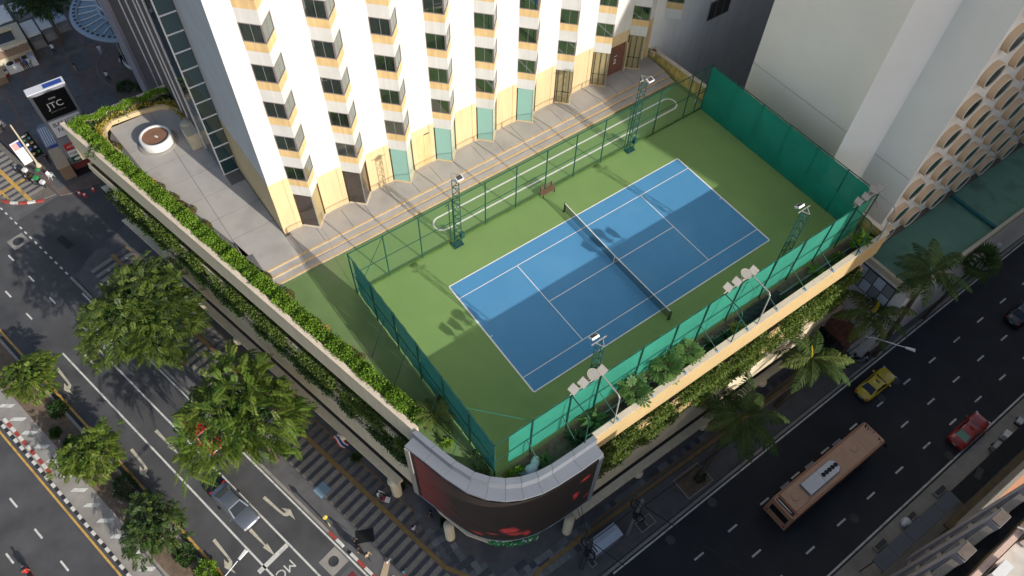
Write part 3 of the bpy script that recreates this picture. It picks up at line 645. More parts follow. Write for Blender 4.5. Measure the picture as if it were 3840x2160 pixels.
for (s, t, w, h, a) in ((8.3, 2.2, .75, .9, .9), (8.9, 1.3, .8, .55, .7), (7.7, 2.3, .35, .35, .5), (9.5, .9, .3, .6, .5), (5.9, .8, .8, .35, .7), (7.0, 1.35, .45, .2, .6), (13.4, 3.6, .35, .65, .9), (13.9, 6.0, .5, .4, .8), (14.9, 5.2, .5, .2, .3), (14.6, 1.8, .45, .8, .18)):
    dx = math_('DIVIDE', math_('SUBTRACT', S_, s), w); dy = math_('DIVIDE', math_('SUBTRACT', T_, t), h)
    d = math_('SQRT', math_('ADD', math_('MULTIPLY', dx, dx), math_('MULTIPLY', dy, dy))); d = math_('ADD', d, math_('MULTIPLY', math_('SUBTRACT', noise_(1.6), .5), 1.8))
    acc = math_('ADD', acc, math_('MULTIPLY', math_('SUBTRACT', 1.0, d, True), a*.75))
for (t0, sl_) in ((5.0, -.33), (3.2, -.26)):                         # dashed red streaks running down from the left
    d = math_('ABSOLUTE', math_('SUBTRACT', T_, math_('ADD', t0, math_('MULTIPLY', S_, sl_))))
    k = math_('MULTIPLY', math_('SUBTRACT', 1.0, math_('MULTIPLY', d, 9.0), True), math_('SUBTRACT', 1.0, math_('MULTIPLY', math_('SUBTRACT', S_, 3.0), .2), True))
    acc = math_('ADD', acc, math_('MULTIPLY', k, math_('MULTIPLY', .7, math_('SUBTRACT', noise_(2.2, (2.0, .1, 1)), .3, True))))
cmb = n.new('ShaderNodeCombineColor'); L.new(acc, cmb.inputs[0]); L.new(math_('MULTIPLY', acc, .06), cmb.inputs[1]); L.new(math_('MULTIPLY', acc, .07), cmb.inputs[2])
L.new(cmb.outputs[0], pb.inputs['Emission Color']); pb.inputs['Emission Strength'].default_value = .3
wv = math_('GREATER_THAN', math_('FRACT', math_('MULTIPLY', T_, 1.05)), .07)
base = math_('MULTIPLY', math_('ADD', .55, math_('MULTIPLY', wv, .45)), math_('ADD', .6, math_('MULTIPLY', noise_(.8, (1, 2.5, 1)), .8)))
cb = n.new('ShaderNodeCombineColor'); L.new(math_('MULTIPLY', base, .030), cb.inputs[0]); L.new(math_('MULTIPLY', base, .023), cb.inputs[1]); L.new(math_('MULTIPLY', base, .020), cb.inputs[2]); L.new(cb.outputs[0], pb.inputs['Base Color'])
OUT = offs(LEDC, .03); dd = [0]
for i in range(10): dd.append(dd[-1]+(Vector(OUT[i+1])-Vector(OUT[i])).length)
fine = []
for i in range(10):
    for j in range(4):
        t = j/4; pm = Vector(OUT[max(0, i-1)]); p0 = Vector(OUT[i]); p1 = Vector(OUT[i+1]); p2_ = Vector(OUT[min(10, i+2)])
        q = .5*((2*p0)+(p1-pm)*t+(2*pm-5*p0+4*p1-p2_)*t*t+(3*p0-pm-3*p1+p2_)*t**3); fine.append((q, dd[i]+(dd[i+1]-dd[i])*t))
fine.append((Vector(OUT[10]), dd[10]))
fine = [f for f in fine if .45 <= f[1] <= dd[10]-.35]
V, F, UV = [], [], []
for i, (q, s) in enumerate(fine): V += [(q.x+16.5, q.y+9.5, -7.85-G), (q.x+16.5, q.y+9.5, .28-G)]; UV += [(s, 0), (s, 8.13)]
for i in range(len(fine)-1): F.append((2*i, 2*i+2, 2*i+3, 2*i+1))
me = bpy.data.meshes.new('screen_face'); me.from_pydata(V, [], F); ul = me.uv_layers.new(name='UVMap')
for lp in me.loops: ul.data[lp.index].uv = UV[lp.vertex_index]
me.materials.append(M['led_face']); obj('screen_face', me, led)
b = MB()
for i in range(10): b.prism([LEDC[i], LEDC[i+1], LIN[i+1], LIN[i]], -8.0, .345)
part('screen_body', b, 'led_panel', led)
for (i, j) in ((0, 1), (10, 9)):
    p = Vector(OUT[i]); t = (Vector(OUT[j])-p).normalized(); q = p+t*.42; nn = Vector((p.x-LIN[i][0], p.y-LIN[i][1])).normalized()*.05
    part('frame_post', MB().prism([p+nn, q+nn, q-nn*2, p-nn*2], -8.02, .34), 'galv' if i == 0 else 'cladding_grey', led)
b = MB()
for i in range(10): b.prism([OUT[i], OUT[i+1], LIN[i+1], LIN[i]], -8.12, -8.003)
part('bottom_rail', b, 'steel_blue', led)
gr = MB(); rg = random.Random(5)
for k in range(150):
    i = rg.randrange(4, 7); t = rg.random(); p = Vector(OUT[i]).lerp(Vector(OUT[i+1]), t); gr.obx((p.x+rg.uniform(-.1, .1), p.y-rg.uniform(.05, .3), -8.3+rg.uniform(-.2, .15)), (.16, .07, .1), rg.random()*3, 0 if k % 6 else 1)
tag(obj('garland', gr.mesh('garland', ['green', 'flower_white'])), 'green leafy garland hung along the bottom edge of the curved screen', 'garland')

# ================================================================== HOTEL
H = thing('hotel_building', 'tall white hotel with zigzag bay windows rising behind the court', 'building', (0, 20, G))
X0 = [-18.38+4.212*k for k in range(9)]
b = MB(); b.bx(-19.95, 18.2, 17.25, 26, 4.72, 62); b.bx(-19.96, 18.21, 17.25, 26, .3, 4.72, 1); part('wall', b, ['hotel_white', 'hotel_cream'], H)
b = MB(); b.bx(-19.965, -19.95, 16.9, 25.5, 4.73, 6.1); part('side_panel', b, 'hotel_cream', H)
pe = [(-19.95, X0[0])]+[(X0[k]+2.1, X0[k+1]) for k in range(8)]+[(X0[8]+2.1, 18.2)]
for k, (a, c) in enumerate(pe):
    zc = 6.1 if k == 0 else (4.75 if k < 8 else 4.9)
    part('pier', MB().bx(a, c, 16.9, 17.25, zc, 62), 'hotel_white', H)
    b = MB(); b.bx(a, c, 16.94, 17.25, .3, zc)
    if k not in (8, ):
        b.bx(a, a+.42, 16.9, 16.938, .452, zc); b.bx(c-.42, c, 16.9, 16.938, .452, zc)
    part('pier_base', b, 'hotel_cream', H)
def tri(x0, inset=0.0, dx=0.0):
    return [(x0+inset*1.4, 16.9+.0), (x0+1.06+dx, 15.80+inset*1.45), (x0+2.1-inset*1.4, 16.9)]
# one bay storey, copied over the facade: panes in the two faces, sill band, spandrel
def wall_pane(p, q, z0, z1, out, th=.02):
    p, q = Vector(p), Vector(q); t = (q-p).normalized(); nn = Vector((t.y, -t.x))
    b = MB(); a, c = p+nn*out, q+nn*out
    return b.prism([a, c, c-nn*th, a-nn*th], z0, z1)
A_, B_, C_ = (0, 0), (1.06, -1.10), (2.1, 0)
spw = MB().prism([A_, B_, C_, (1.05, .3)], -1.70, -.68).mesh('spandrel', 'hotel_white')
spc = MB().prism([A_, B_, C_, (1.05, .3)], -.679, -.001).mesh('sill_band', 'hotel_sill')
def lerp2(a, c, t): return (a[0]+(c[0]-a[0])*t, a[1]+(c[1]-a[1])*t)
fr = MB()
for (p, q) in ((A_, B_), (B_, C_)):
    for (z0, z1) in ((0, .06), (1.32, 1.379)):
        w = wall_pane(p, q, z0, z1, .012, .12); fr.raw(w.v, w.f)
    for (t0, t1) in ((0.0, .03), (.97, 1.0)): w = wall_pane(lerp2(p, q, t0), lerp2(p, q, t1), .06, 1.32, .012, .12); fr.raw(w.v, w.f)
wfm = fr.mesh('window', 'window_frame')
fmm = [wall_pane(lerp2(p, q, .49), lerp2(p, q, .505), .06, 1.32, -.005, .04).mesh('mullion', 'mullion') for (p, q) in ((A_, B_), (B_, C_))]
pl1 = wall_pane(lerp2(A_, B_, .03), lerp2(A_, B_, .49), .06, 1.32, -.02).mesh('pane', 'window_glass'); pl2 = wall_pane(lerp2(A_, B_, .505), lerp2(A_, B_, .97), .06, 1.32, -.02).mesh('pane', 'window_glass')
pr1 = wall_pane(lerp2(B_, C_, .03), lerp2(B_, C_, .49), .06, 1.32, -.02).mesh('pane', 'side_glass'); pr2 = wall_pane(lerp2(B_, C_, .505), lerp2(B_, C_, .97), .06, 1.32, -.02).mesh('pane', 'side_glass')
bkm = MB().prism([lerp2(A_, C_, .03), (1.06, -1.0), lerp2(A_, C_, .97), (1.05, .3)], 0.001, 1.378).mesh('room', 'parking_dark')
for k in range(10):
    x0 = X0[k] if k < 9 else 19.6; yb = 16.9 if k < 9 else 16.98
    for f in range(14):
        z = 5.96+3.08*f
        if not (seen((x0+1, 15.9, z-1.7), .05) or seen((x0+1, 15.9, z+1.4), .05)): continue
        if k == 9 and f > 6: continue
        L_ = (x0, yb-20, z-G)
        obj('spandrel', spw, H, L_); obj('sill_band', spc, H, L_); w = obj('window', wfm, H, L_)
        obj('pane', pl1, w); obj('pane', pl2, w); obj('pane', pr1, w); obj('pane', pr2, w); [obj('mullion', mm_, w) for mm_ in fmm]
# ground storey shop windows under the bays
GM = ['brown_glass', 'brown_glass', 'teal_panel', 'teal_panel', 'teal_panel', 'teal_panel', 'tan_glass', 'tan_glass', 'tan_glass']
for k in range(9):
    x0 = X0[k]; P_ = [(x0+.12, 16.9), (x0+1.06, 15.97), (x0+1.98, 16.9)]
    part('bay_base', MB().prism([(x0+.02, 16.9), (x0+1.06, 15.84), (x0+2.08, 16.9), (x0+1.06, 17.1)], .30, .56), 'hotel_cream' if k > 1 else 'fascia_cap', H)
    w = wall_pane(P_[0], P_[1], .562, 4.255, 0, .05); sw_ = part('shop_window', w, GM[k], H)
    w = wall_pane(P_[1], P_[2], .562, 4.255, 0, .05); part('shop_window', w, 'teal_panel_pale' if GM[k] == 'teal_panel' else ('tan_glass' if k == 0 else GM[k]), H)
    part('frame_post', MB().obx((x0+1.06, 15.985, 2.41), (.05, .05, 3.68), .78), 'mullion', H)
    if k > 5:
        b = MB()
        for t in (.12, .5, .88):
            p = lerp2(P_[0], P_[1], t); b.obx((p[0]-.02, p[1]-.02, 2.41), (.045, .045, 3.68), -.78)
        w = wall_pane(P_[0], P_[1], 1.75, 1.80, .02, .03); b.raw(w.v, w.f); part('glazing_bar', b, 'mullion_black', H)
# doors in the piers
b = MB(); b.bx(13.3, 15.0, 16.86, 16.937, .452, 3.6); dr = part('door', b, 'rust_brown', H)
text('2', .8, H, 'white', (13.9, 16.85, 1.9), (1, 0, 0), (0, 0, 1)); part('sign_mark', MB().bx(13.75, 14.1, 16.845, 16.858, 2.45, 2.55), 'white', H)
part('door_reveal', MB().bx(15.0, 15.12, 16.6, 16.938, .452, 3.6), 'hotel_cream', H)
b = MB()
for x in (-7.55, -6.75): b.bx(x, x+.72, 16.915, 16.937, .5, 3.9)
part('service_door', b, 'hotel_sill', H)
b = MB(); b.path([(-6.7, 16.86, 3.95), (-6.2, 16.86, 3.95)], .03, 6); part('lamp_bracket', b, 'black', H)
# glass slot and dark flank on the left
b = MB(); b.bx(-21.24, -12, 25.56, 60, G, 62); part('wall', b, 'stone_dark', H)
for k in range(22):
    z0 = .45+1.55*k
    if seen((-20.6, 25.5, z0), .08): part('curtain_pane', MB().bx(-21.2, -20.0, 25.53, 25.56, z0+.06, z0+1.5), 'curtain_glass', H); part('mullion', MB().bx(-21.26, -19.98, 25.48, 25.56, z0-.05, z0+.055), 'white_metal', H)
b = MB(); b.bx(-21.30, -21.2, 25.46, 25.56, .45, 62); part('corner_mullion', b, 'white_metal', H)
for y in (29.2, 32.0, 34.0, 38.5, 43.0): part('rail', MB().bx(-21.34, -21.24, y, y+.10, -12 if y > 37 else .5, 62), 'white_metal', H)
for k in range(14): part('flank_pane', MB().bx(-21.262, -21.24, 25.75, 28.9, .55+1.55*k, 1.95+1.55*k), 'curtain_glass', H)
part('stone_fin', MB().bx(-21.6, -21.24, 52.0, 58.0, G+3.5, 62), 'fin_purple', H)
# right wing, blank grey wall with one window
b = MB(); b.bx(18.215, 62, 17.0, 26, G, 62); part('wall', b, 'hotel_grey', H)
wf = part('window', MB().bx(26.0, 28.95, 16.95, 16.998, 1.15, 3.3), 'mullion', H)
for k in range(3): o = part('pane', MB().bx(26.06+.97*k, 26.94+.97*k, 16.94, 16.949, 1.25, 3.2), 'brown_glass', wf)
# ================================================================== WHITE BLOCK WITH ROUND WINDOWS
T = thing('office_block', 'tall off-white block with a blank side wall and rows of round hooded windows', 'building', (30, -4, G))
b = MB(); b.bx(22.0, 70, -9.25, 7.8, G, 62); part('wall', b, 'tower_white', T)
b = MB(); b.bx(22.0, 70, -9.262, -9.25, -4.9, 62); part('front_panel', b, 'tower_bright', T)
b = MB(); b.prism([(22.0, -5.75), (19.75, -3.82), (19.76, -3.76), (22.0, -3.0)], -12, 62); part('fin', b, 'tower_bright', T)
b = MB()
for z in (4.2,): b.bx(21.992, 22, -9.2, 7.75, z, z+.03)
part('joint', b, 'terrace_joint', T)
ring = MB().lathe([(.98, -.06), (.98, .53), (.92, .55), (.88, .53), (.88, .3)], n=36).mesh('window', ['ring_tan'])
rim = MB().lathe([(.984, .5), (.98, .556), (.875, .556), (.875, .5)], n=36).mesh('rim', 'ring_edge')
disc = MB().lathe([(0, .50), (.89, .50)], n=36, sm=False).mesh('pane', 'porthole_glass')
for k in range(12):
    for r_ in range(10):
        x, z = 23.42+3.63*k, -3.45+2.95*r_
        if not seen((x, -9.8, z), .04): continue
        o = obj('window', ring, T, (x-30, -9.25+4, z-G), (R(90), 0, 0)); obj('rim', rim, o); obj('pane', disc, o)
part('plinth', MB().bx(22.0, 70, -9.6, -9.263, -5.3, -4.9), 'grime_brown', T)
gr_ = thing('annex_building', 'low annex with a flat green roof and cream parapet beside the road', 'building', (34, -12, G))
b = MB(); b.prism([(21.75, -9.61), (21.75, -14.6), (90, -14.9), (90, -9.61)], G, -5.3); part('wall', b, 'hotel_grey', gr_)
part('roof', MB().prism([(21.95, -9.62), (21.95, -14.4), (90, -14.7), (90, -9.62)], -5.299, -5.25), 'green_roof', gr_)
b = MB(); b.bx(21.6, 21.92, -14.5, -9.61, -5.28, -4.72); part('parapet', b, 'parapet_tan', gr_)
b = MB(); b.prism([(21.62, -14.45), (90, -14.72), (90, -15.02), (21.62, -14.75)], -5.6, -4.7); part('parapet', b, 'parapet_tan', gr_)
part('roof_beam', MB().prism([(34.0, -9.62), (34.3, -9.62), (34.3, -14.5), (34.0, -14.5)], -5.245, -4.95), 'roof_paint_teal', gr_)
gf = part('grille', MB().bx(21.60, 21.74, -13.6, -9.7, -8.6, -5.75), 'mullion_black', gr_)
for i in range(4):
    for j in range(2): part('panel', MB().bx(21.585, 21.599, -13.5+.97*i, -12.62+.97*i, -8.5+1.4*j, -7.22+1.4*j), 'cladding_grey' if (i+j) % 2 else 'pale_blue', gf)
for i in range(5): part('stair', MB().bx(19.45, 21.5, -13.6+.55*i, -13.05+.55*i, -13.5, -13.3+.25*i), 'rust_brown', gr_)
part('lower_roof', MB().bx(19.42, 21.58, -10.7, -9.5, -13.5, -11.8), 'parapet_pink', gr_)

# ================================================================== SOUTH SIDE OF THE DARK ROAD
SB = thing('lattice_building', 'building with purple grey piers and a crossed beige lattice at the lower right corner', 'building', (2, -31, G))
b = MB(); b.bx(-16.5, 8.95, -44, -30.75, G, 2.3); part('wall', b, 'brown_wall', SB)
part('roof', MB().bx(-13.4, 8.9, -44, -31.25, 2.3, 2.45), 'roof_pale', SB)
part('parapet', MB().bx(-13.5, 8.95, -31.1, -30.78, 2.3, 3.0), 'parapet_pink', SB); part('gutter', MB().bx(-13.5, 8.95, -30.74, -30.05, 1.2, 1.5), 'awning_black', SB)
px_ = [8.45-3.42*k for k in range(7)]
for x in px_: part('pier', MB().bx(x-.6, x+.6, -30.04, -29.35, -13.5, 3.3), 'fin_purple', SB); part('pier_cap', MB().bx(x-.55, x+.55, -30.0, -29.4, 3.301, 3.42), 'grime_brown', SB)
for k in range(6):
    xl_, xr_ = px_[k+1]+.56, px_[k]-.56
    for j in range(5):
        z0 = -12.8+3.1*j
        part('lattice_bar', MB().beam((xl_, -29.75, z0), (xr_, -29.75, z0+3.1), .45, .34), 'lattice_beige', SB)
        part('lattice_bar', MB().beam((xr_, -29.72, z0), (xl_, -29.72, z0+3.1), .45, .34), 'lattice_beige', SB)
part('shade_block', MB().bx(-16.5, -4.5, -44, -29.9, 2.46, 9.0), 'brown_wall', SB)  # unseen block, added to throw shade on the LED corner
part('bent_pipe', MB().path([(5.6, -30.9, 2.5), (5.6, -30.9, 3.3), (5.4, -30.6, 3.3)], .06), 'galv', SB)
for k, (x, l) in enumerate(((5.9, 'white rooftop air conditioner box nearest the orange roof'), (2.4, 'white rooftop air conditioner box at the very bottom of the photo'))):
    t = thing('air_conditioner', l, 'air conditioner', (x, -31.6, 2.45), 0, 'air conditioners on the pale roof')
    lpart('case', MB().bx(-.7, .7, -.28, .28, .12, .95), 'white', t); lpart('grille', MB().bx(-.6, .1, .28, .295, .2, .85), 'black', t); lpart('feet', MB().bx(-.6, -.5, -.3, .3, 0, .12).bx(.5, .6, -.3, .3, 0, .12), 'dark_grey', t)
SH = thing('shophouse', 'shophouse with a bright orange roof terrace and brown ledges beyond the lattice building', 'building', (16, -31, G))
b = MB(); b.bx(9.0, 60, -44, -30.0, G, -3.2); part('wall', b, 'brown_wall', SH)
part('roof_terrace', MB().bx(9.0, 60, -44, -29.55, -3.2, -2.95), 'orange_roof', SH); part('shade_tower', MB().bx(26.4, 75, -60, -30.1, -2.949, 34), 'lattice_beige', SH); part('kerb', MB().bx(9.0, 60, -29.54, -29.3, -3.5, -2.85), 'lattice_beige', SH)  # tower is out of view, added to shade the white block and annex
b = MB()
for k in range(46): b.bx(9.1, 10.6, -29.99, -29.78, -13.2+.2*k, -13.08+.2*k)
part('louvre', b, 'louvre', SH, kind='stuff')
part('ledge', MB().bx(10.7, 60, -30.0, -29.5, -9.2, -8.8), 'lattice_beige', SH); part('ledge', MB().bx(12, 60, -30.0, -29.2, -12.2, -11.9), 'brown_wall', SH)
aw = thing('awning', 'long dark grey panelled awning over the south pavement', 'awning', (10.8, -28.1, G), 0)
for k in range(5): part('panel', MB().obx((6.9+1.98*k, -28.35, -13.62), (1.95, 1.15, .12), .005), 'awning_grey', aw)
part('frame', MB().bx(5.9, 15.75, -28.96, -28.86, -13.9, -13.7), 'dark_grey', aw); 
for x in (6.1, 10.9, 15.6): part('leg', MB().tube((x, -28.0, SWZ), (x, -28.0, -13.7), .05), 'dark_grey', aw)
aw2 = thing('awning', 'ragged black awning over the pavement behind the red taxi', 'awning', (22, -28.4, G))
part('sheet', MB().prism([(15.95, -27.95), (45, -27.7), (45, -29.2), (15.95, -29.3)], -13.7, -13.6), 'awning_black', aw2)
for x in (17, 24, 31, 38): part('leg', MB().tube((x, -28.1, SWZ), (x, -28.1, -13.7), .05), 'dark_grey', aw2)
part('patch', MB().obx((19.2, -28.4, -13.58), (1.2, .5, .04), .3), 'dark_grey', aw2); part('patch', MB().obx((27.5, -28.3, -13.58), (2.2, .6, .04), .1), 'net_dark', aw2)
# ================================================================== COURT FURNITURE
POST = MB().tube((0, 0, 0), (0, 0, 5.0), .055, 8).mesh('post', 'fence_green')
def fence(label, p, q, posts, screen=None, s0=0.0, s1=None, zlo=.15, mid=(2.5,), kerb=False, link=True, side=1):
    p, q = Vector((*p, 0)), Vector((*q, 0)); L_ = (q-p).length; d = (q-p).normalized(); n2 = Vector((-d.y, d.x, 0))
    t = thing('court_fence', label, 'fence', p)
    rz = math.atan2(d.y, d.x)
    for s in posts: obj('post', POST, t, d*s)
    b = MB(); b.beam(d*0+Vector((0, 0, 4.97)), d*L_+Vector((0, 0, 4.97)), .06, .06); lpart('top_rail', b, 'fence_green', t)
    for z in mid: lpart('mid_rail', MB().beam(Vector((0, 0, z)), d*L_+Vector((0, 0, z)), .045, .045), 'fence_green', t)
    if kerb: lpart('kerb', MB().beam(Vector((0, 0, .1)), d*L_+Vector((0, 0, .1)), .06, .2), 'leaf_papaya', t)
    s1 = L_ if s1 is None else s1
    cuts = sorted(set([0.0, L_]+list(posts)))
    rg = random.Random(int(abs(p.x*10+p.y)))
    for a, c in zip(cuts[:-1], cuts[1:]):
        if c-a < .3: continue
        lo, hi = max(a, s0), min(c, s1)
        if screen and hi-lo > .2:                                    # fabric, slightly billowed and sagging between ties
            V, F = [], []; NX, NZ = 10, 12; ph = rg.random()*6
            for i in range(NX+1):
                for j in range(NZ+1):
                    s = lo+(hi-lo)*i/NX; z = zlo+(4.93-zlo)*j/NZ
                    o = .05*math.sin(i/NX*math.pi)*math.sin(j/NZ*math.pi*2)+.02*math.sin(s*5+z*2.3+ph)
                    if j == NZ: z -= .05*abs(math.sin(i/NX*math.pi*4))
                    V.append(d*s+n2*side*(o+.07)+Vector((0, 0, z)))
            for i in range(NX):
                for j in range(NZ): F.append((i*(NZ+1)+j, (i+1)*(NZ+1)+j, (i+1)*(NZ+1)+j+1, i*(NZ+1)+j+1))
            lpart('screen_panel', MB().raw(V, F, 0, True), screen, t)
        elif link:
            lpart('mesh_panel', MB().face([d*(a+.05)+Vector((0, 0, .05)), d*(c-.05)+Vector((0, 0, .05)), d*(c-.05)+Vector((0, 0, 4.94)), d*(a+.05)+Vector((0, 0, 4.94))]), 'chain_link', t)
    return t
nf = fence('green chain link fence with open mesh between the court and the hotel steps', (-17.92, 8.95), (17.95, 8.97), [0, 2.85, 5.85, 8.85, 11.85, 14.85, 17.87, 20.88, 23.9, 26.92, 29.95, 33.6, 34.95, 35.87], kerb=True)
part('gate_rail', MB().beam((16.95, 8.97, 2.15), (17.95, 8.97, 2.15), .08, .08), 'fence_green', nf)
part('notice', MB().bx(16.85, 17.2, 9.0, 9.02, 1.15, 1.6), 'pale_blue', nf); part('brace', MB().beam((-17.9, 8.95, .1), (-15.07, 8.95, 4.9), .03, .03), 'fence_green', nf)
wf_ = fence('dark teal screened fence along the near short end of the court', (-17.92, 8.93), (-17.66, -8.88), [0, 3, 6, 9, 12, 15, 17.81], 'windscreen_shaded', .35, 17.6, .12)
for s in (4.5, 7.5, 11.5, 14.5):
    y = 8.93-s; x = -17.92+s*.0146; part('stay', MB().tube((x, y, 2.4), (x-1.9, y-.9, .02), .028, 6), 'fence_green', wf_)
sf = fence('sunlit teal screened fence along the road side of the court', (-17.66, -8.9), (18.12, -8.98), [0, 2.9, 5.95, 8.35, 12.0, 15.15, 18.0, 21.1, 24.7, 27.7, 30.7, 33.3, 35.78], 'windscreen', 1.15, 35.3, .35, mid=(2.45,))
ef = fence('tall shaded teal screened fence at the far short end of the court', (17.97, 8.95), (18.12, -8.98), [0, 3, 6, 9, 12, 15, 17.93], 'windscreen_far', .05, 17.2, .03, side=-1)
part('corner_stay', MB().beam((-17.66, -5.7, 4.8), (-14.7, -8.9, 4.8), .03, .03), 'windscreen', sf)
# light masts
mesh_leg = MB().tube((0, 0, 0), (0, 0, 8.0), .032, 6).mesh('leg', 'tower_green'); mesh_leg4 = MB().tube((0, 0, 0), (0, 0, 8.0), .04, 6).mesh('leg', 'tower_green')
TV = [Vector((-.29, -.16, 0)), Vector((.29, -.16, 0)), Vector((0, .34, 0))]
BR = []
for i in range(3):
    for s in (0, 1):
        a, c = TV[i], TV[(i+1) % 3]
        if s: a, c = c, a
        BR.append(MB().beam(a, c+Vector((0, 0, .42)), .034, .034).mesh('brace', 'tower_green'))
def mast(x, y, label, flip, head=True):
    t = thing('light_mast', label, 'light mast', (x, y, .01), 0 if not flip else math.pi, 'light masts beside the court')
    for v in TV: obj('leg', mesh_leg, t, v)
    for k in range(18):
        for i in range(3): obj('brace', BR[i*2+(k % 2)], t, (0, 0, .25+.42*k))
    lpart('foot_plate', MB().bx(-.42, .42, -.3, .45, 0, .03), 'tower_green', t)
    lpart('head_arm', MB().beam((-.6, -.2, 8.02), (.6, -.2, 8.02), .06, .06).beam((0, .34, 8.0), (-.3, -.2, 8.05), .04, .04).beam((0, .34, 8.0), (.3, -.2, 8.05), .04, .04), 'galv', t)
    f = lpart('floodlight', MB().obx((0, 0, 0), (.55, .42, .16)), 'white', t, (.12, -.55, 8.12), (R(38 if flip else 12), 0, 0))
    lpart('lens', MB().bx(-.24, .24, -.18, .18, -.095, -.081), 'lamp_lens', f); lpart('cooling_fins', MB().bx(-.22, .22, -.15, .18, .081, .10), 'dark_grey', f)
    return t
t1 = mast(-9.04, 8.55, 'green lattice light mast by the near rounded end of the white running loop', False); t2 = mast(9.12, 8.7, 'green lattice light mast on the hotel side nearest the far green screen', False)
t3 = mast(-9.2, -8.2, 'green lattice light mast on the road side nearest the LED screen', True); t4 = mast(9.3, -8.2, 'green lattice light mast on the road side near the far right corner of the court', True)
for t in (t1, t2): lpart('control_box', MB().bx(.32, .62, -.1, .2, .5, 1.1), 'tower_green', t); lpart('cable_post', MB().tube((-.45, .25, 0), (-.45, .25, 5.0), .04, 6).beam((-.75, .25, 4.8), (-.45, .25, 4.95), .05, .05), 'fence_green', t); lpart('ground_frame', MB().path([(-.5, .45, .05), (-.5, -.35, .05), (.35, -.35, .05)], .025, 5), 'tower_green', t)
# floodlights on the fence with their swing frames
sqh = MB(); sqh.raw([(-.17,-.17,0),(.17,-.17,0),(.17,.17,0),(-.17,.17,0),(-.30,-.30,.26),(.30,-.30,.26),(.30,.30,.26),(-.30,.30,.26)], [(0,3,2,1),(0,1,5,4),(1,2,6,5),(2,3,7,6),(3,0,4,7)])
sqm = sqh.mesh('shade', 'lamp_shell'); sql = MB().bx(-.285, .285, -.285, .285, .235, .25).mesh('lens', 'lamp_lens'); sqr = MB().tube((0, 0, -.22), (0, 0, -.001), .13, 10).mesh('ballast', 'lamp_shell')
rdm = MB().lathe([(.15, -.34), (.15, 0), (.19, .02), (.40, .30), (.42, .31), (.39, .29)], n=22).mesh('shade', 'lamp_shell'); rdl = MB().lathe([(0, .285), (.395, .285)], n=22, sm=False).mesh('lens', 'lamp_lens')
arm_ = MB().path([(0, -.05, -.45), (0, 0, -.1)], .03, 5).mesh('bracket', 'galv')
def lamp(x, y, z, kind, label, rot):
    t = thing('floodlight', label, 'floodlight', (x, y, z), 0, 'floodlights along the road side fence')
    if kind == 'sq':
        o = obj('shade', sqm, t, (0, 0, .05), rot); obj('lens', sql, o); obj('ballast', sqr, o)
    else:
        o = obj('shade', rdm, t, (0, 0, .2), rot); obj('lens', rdl, o); lpart('yoke', MB().bx(-.3, -.26, -.03, .03, -.3, .1).bx(.26, .3, -.03, .03, -.3, .1).bx(-.3, .3, -.03, .03, -.34, -.3), 'galv', o)
    obj('bracket', arm_, t)
GRP = [(-11.75, -9.25, 'nearest the LED screen'), (1.75, 4.45, 'at the middle of the road side fence'), (15.35, 18.0, 'at the far right corner of the court')]
for gi, (xa, xb, where) in enumerate(GRP):
    w = (xb-xa)/3
    for j, kd in enumerate(('sq', 'sq', 'rd', 'sq')):
        nm = ('first square', 'second square', 'round', 'last square')[j]
        x = xa+.15+j*w*.93
        lamp(x, -8.80, 5.35, kd, '%s floodlight of the lamp group %s' % (nm, where), (R(18), R(-8 if kd == 'sq' else 5), R(12)) if kd == 'sq' else (R(10), R(4), 0))
    t = thing('swing_gantry', 'steel swing frame carrying the lamp group %s' % where, 'lamp frame', (xa, -8.95, 0), 0, 'swing frames behind the road side fence')
    for x, nm in ((xa, 'arm'), (xb, 'arm')):
        part(nm, MB().path([(x, -8.98, 5.0), (x, -10.55, 4.9), (x+.02, -10.72, 4.65), (x-.05, -10.9, 1.25)], .045 if x == xa else .055, 7), 'galv' if x == xb else 'fence_green', t)
    part('lamp_rail', MB().tube((xa-.1, -8.86, 5.05), (xb+.2, -8.86, 5.05), .035, 6), 'galv', t); part('brace_bar', MB().tube((xa-.02, -10.85, 2.2), (xb, -10.85, 2.2), .03, 6), 'fence_green', t)
    part('wire', MB().path([(xa+.6, -8.9, 5.0), (xb-.2, -9.05, 4.6), (xb, -9.5, 3.8)], .012, 4), 'cable', t)
for k, (x, l) in enumerate(((15.79, 'third from the far corner'), (12.68, 'beside the palm fronds of the far planting bed'), (9.59, 'over the dark netting on the far half of the bed'), (6.5, 'over the bare end of the dark netting'), (3.44, 'beside the yellow leaved plant in the bed'), (.36, 'just past the upper papaya'), (-2.72, 'between the two papaya plants'), (-5.8, 'behind the lower papaya plant'), (-8.88, 'by the big broad leaf plants near the LED screen'), (-12.0, 'nearest the LED screen ledge'), (-14.9, 'over the white sacks'))):
    t = thing('fence_stay', 'slanting green stay ' + l, 'stay', (x, -10.9, 1.25), 0, 'stays between parapet and fence')
    if x > -11: lpart('foot', MB().bx(-.09, .09, -.12, .12, -.003, .05), 'pale_blue', t)
    lpart('bar', MB().tube((0, 0, .04 if x > -11 else -1.1), (-.25, 1.9, 1.25), .034, 6), 'fence_green', t)
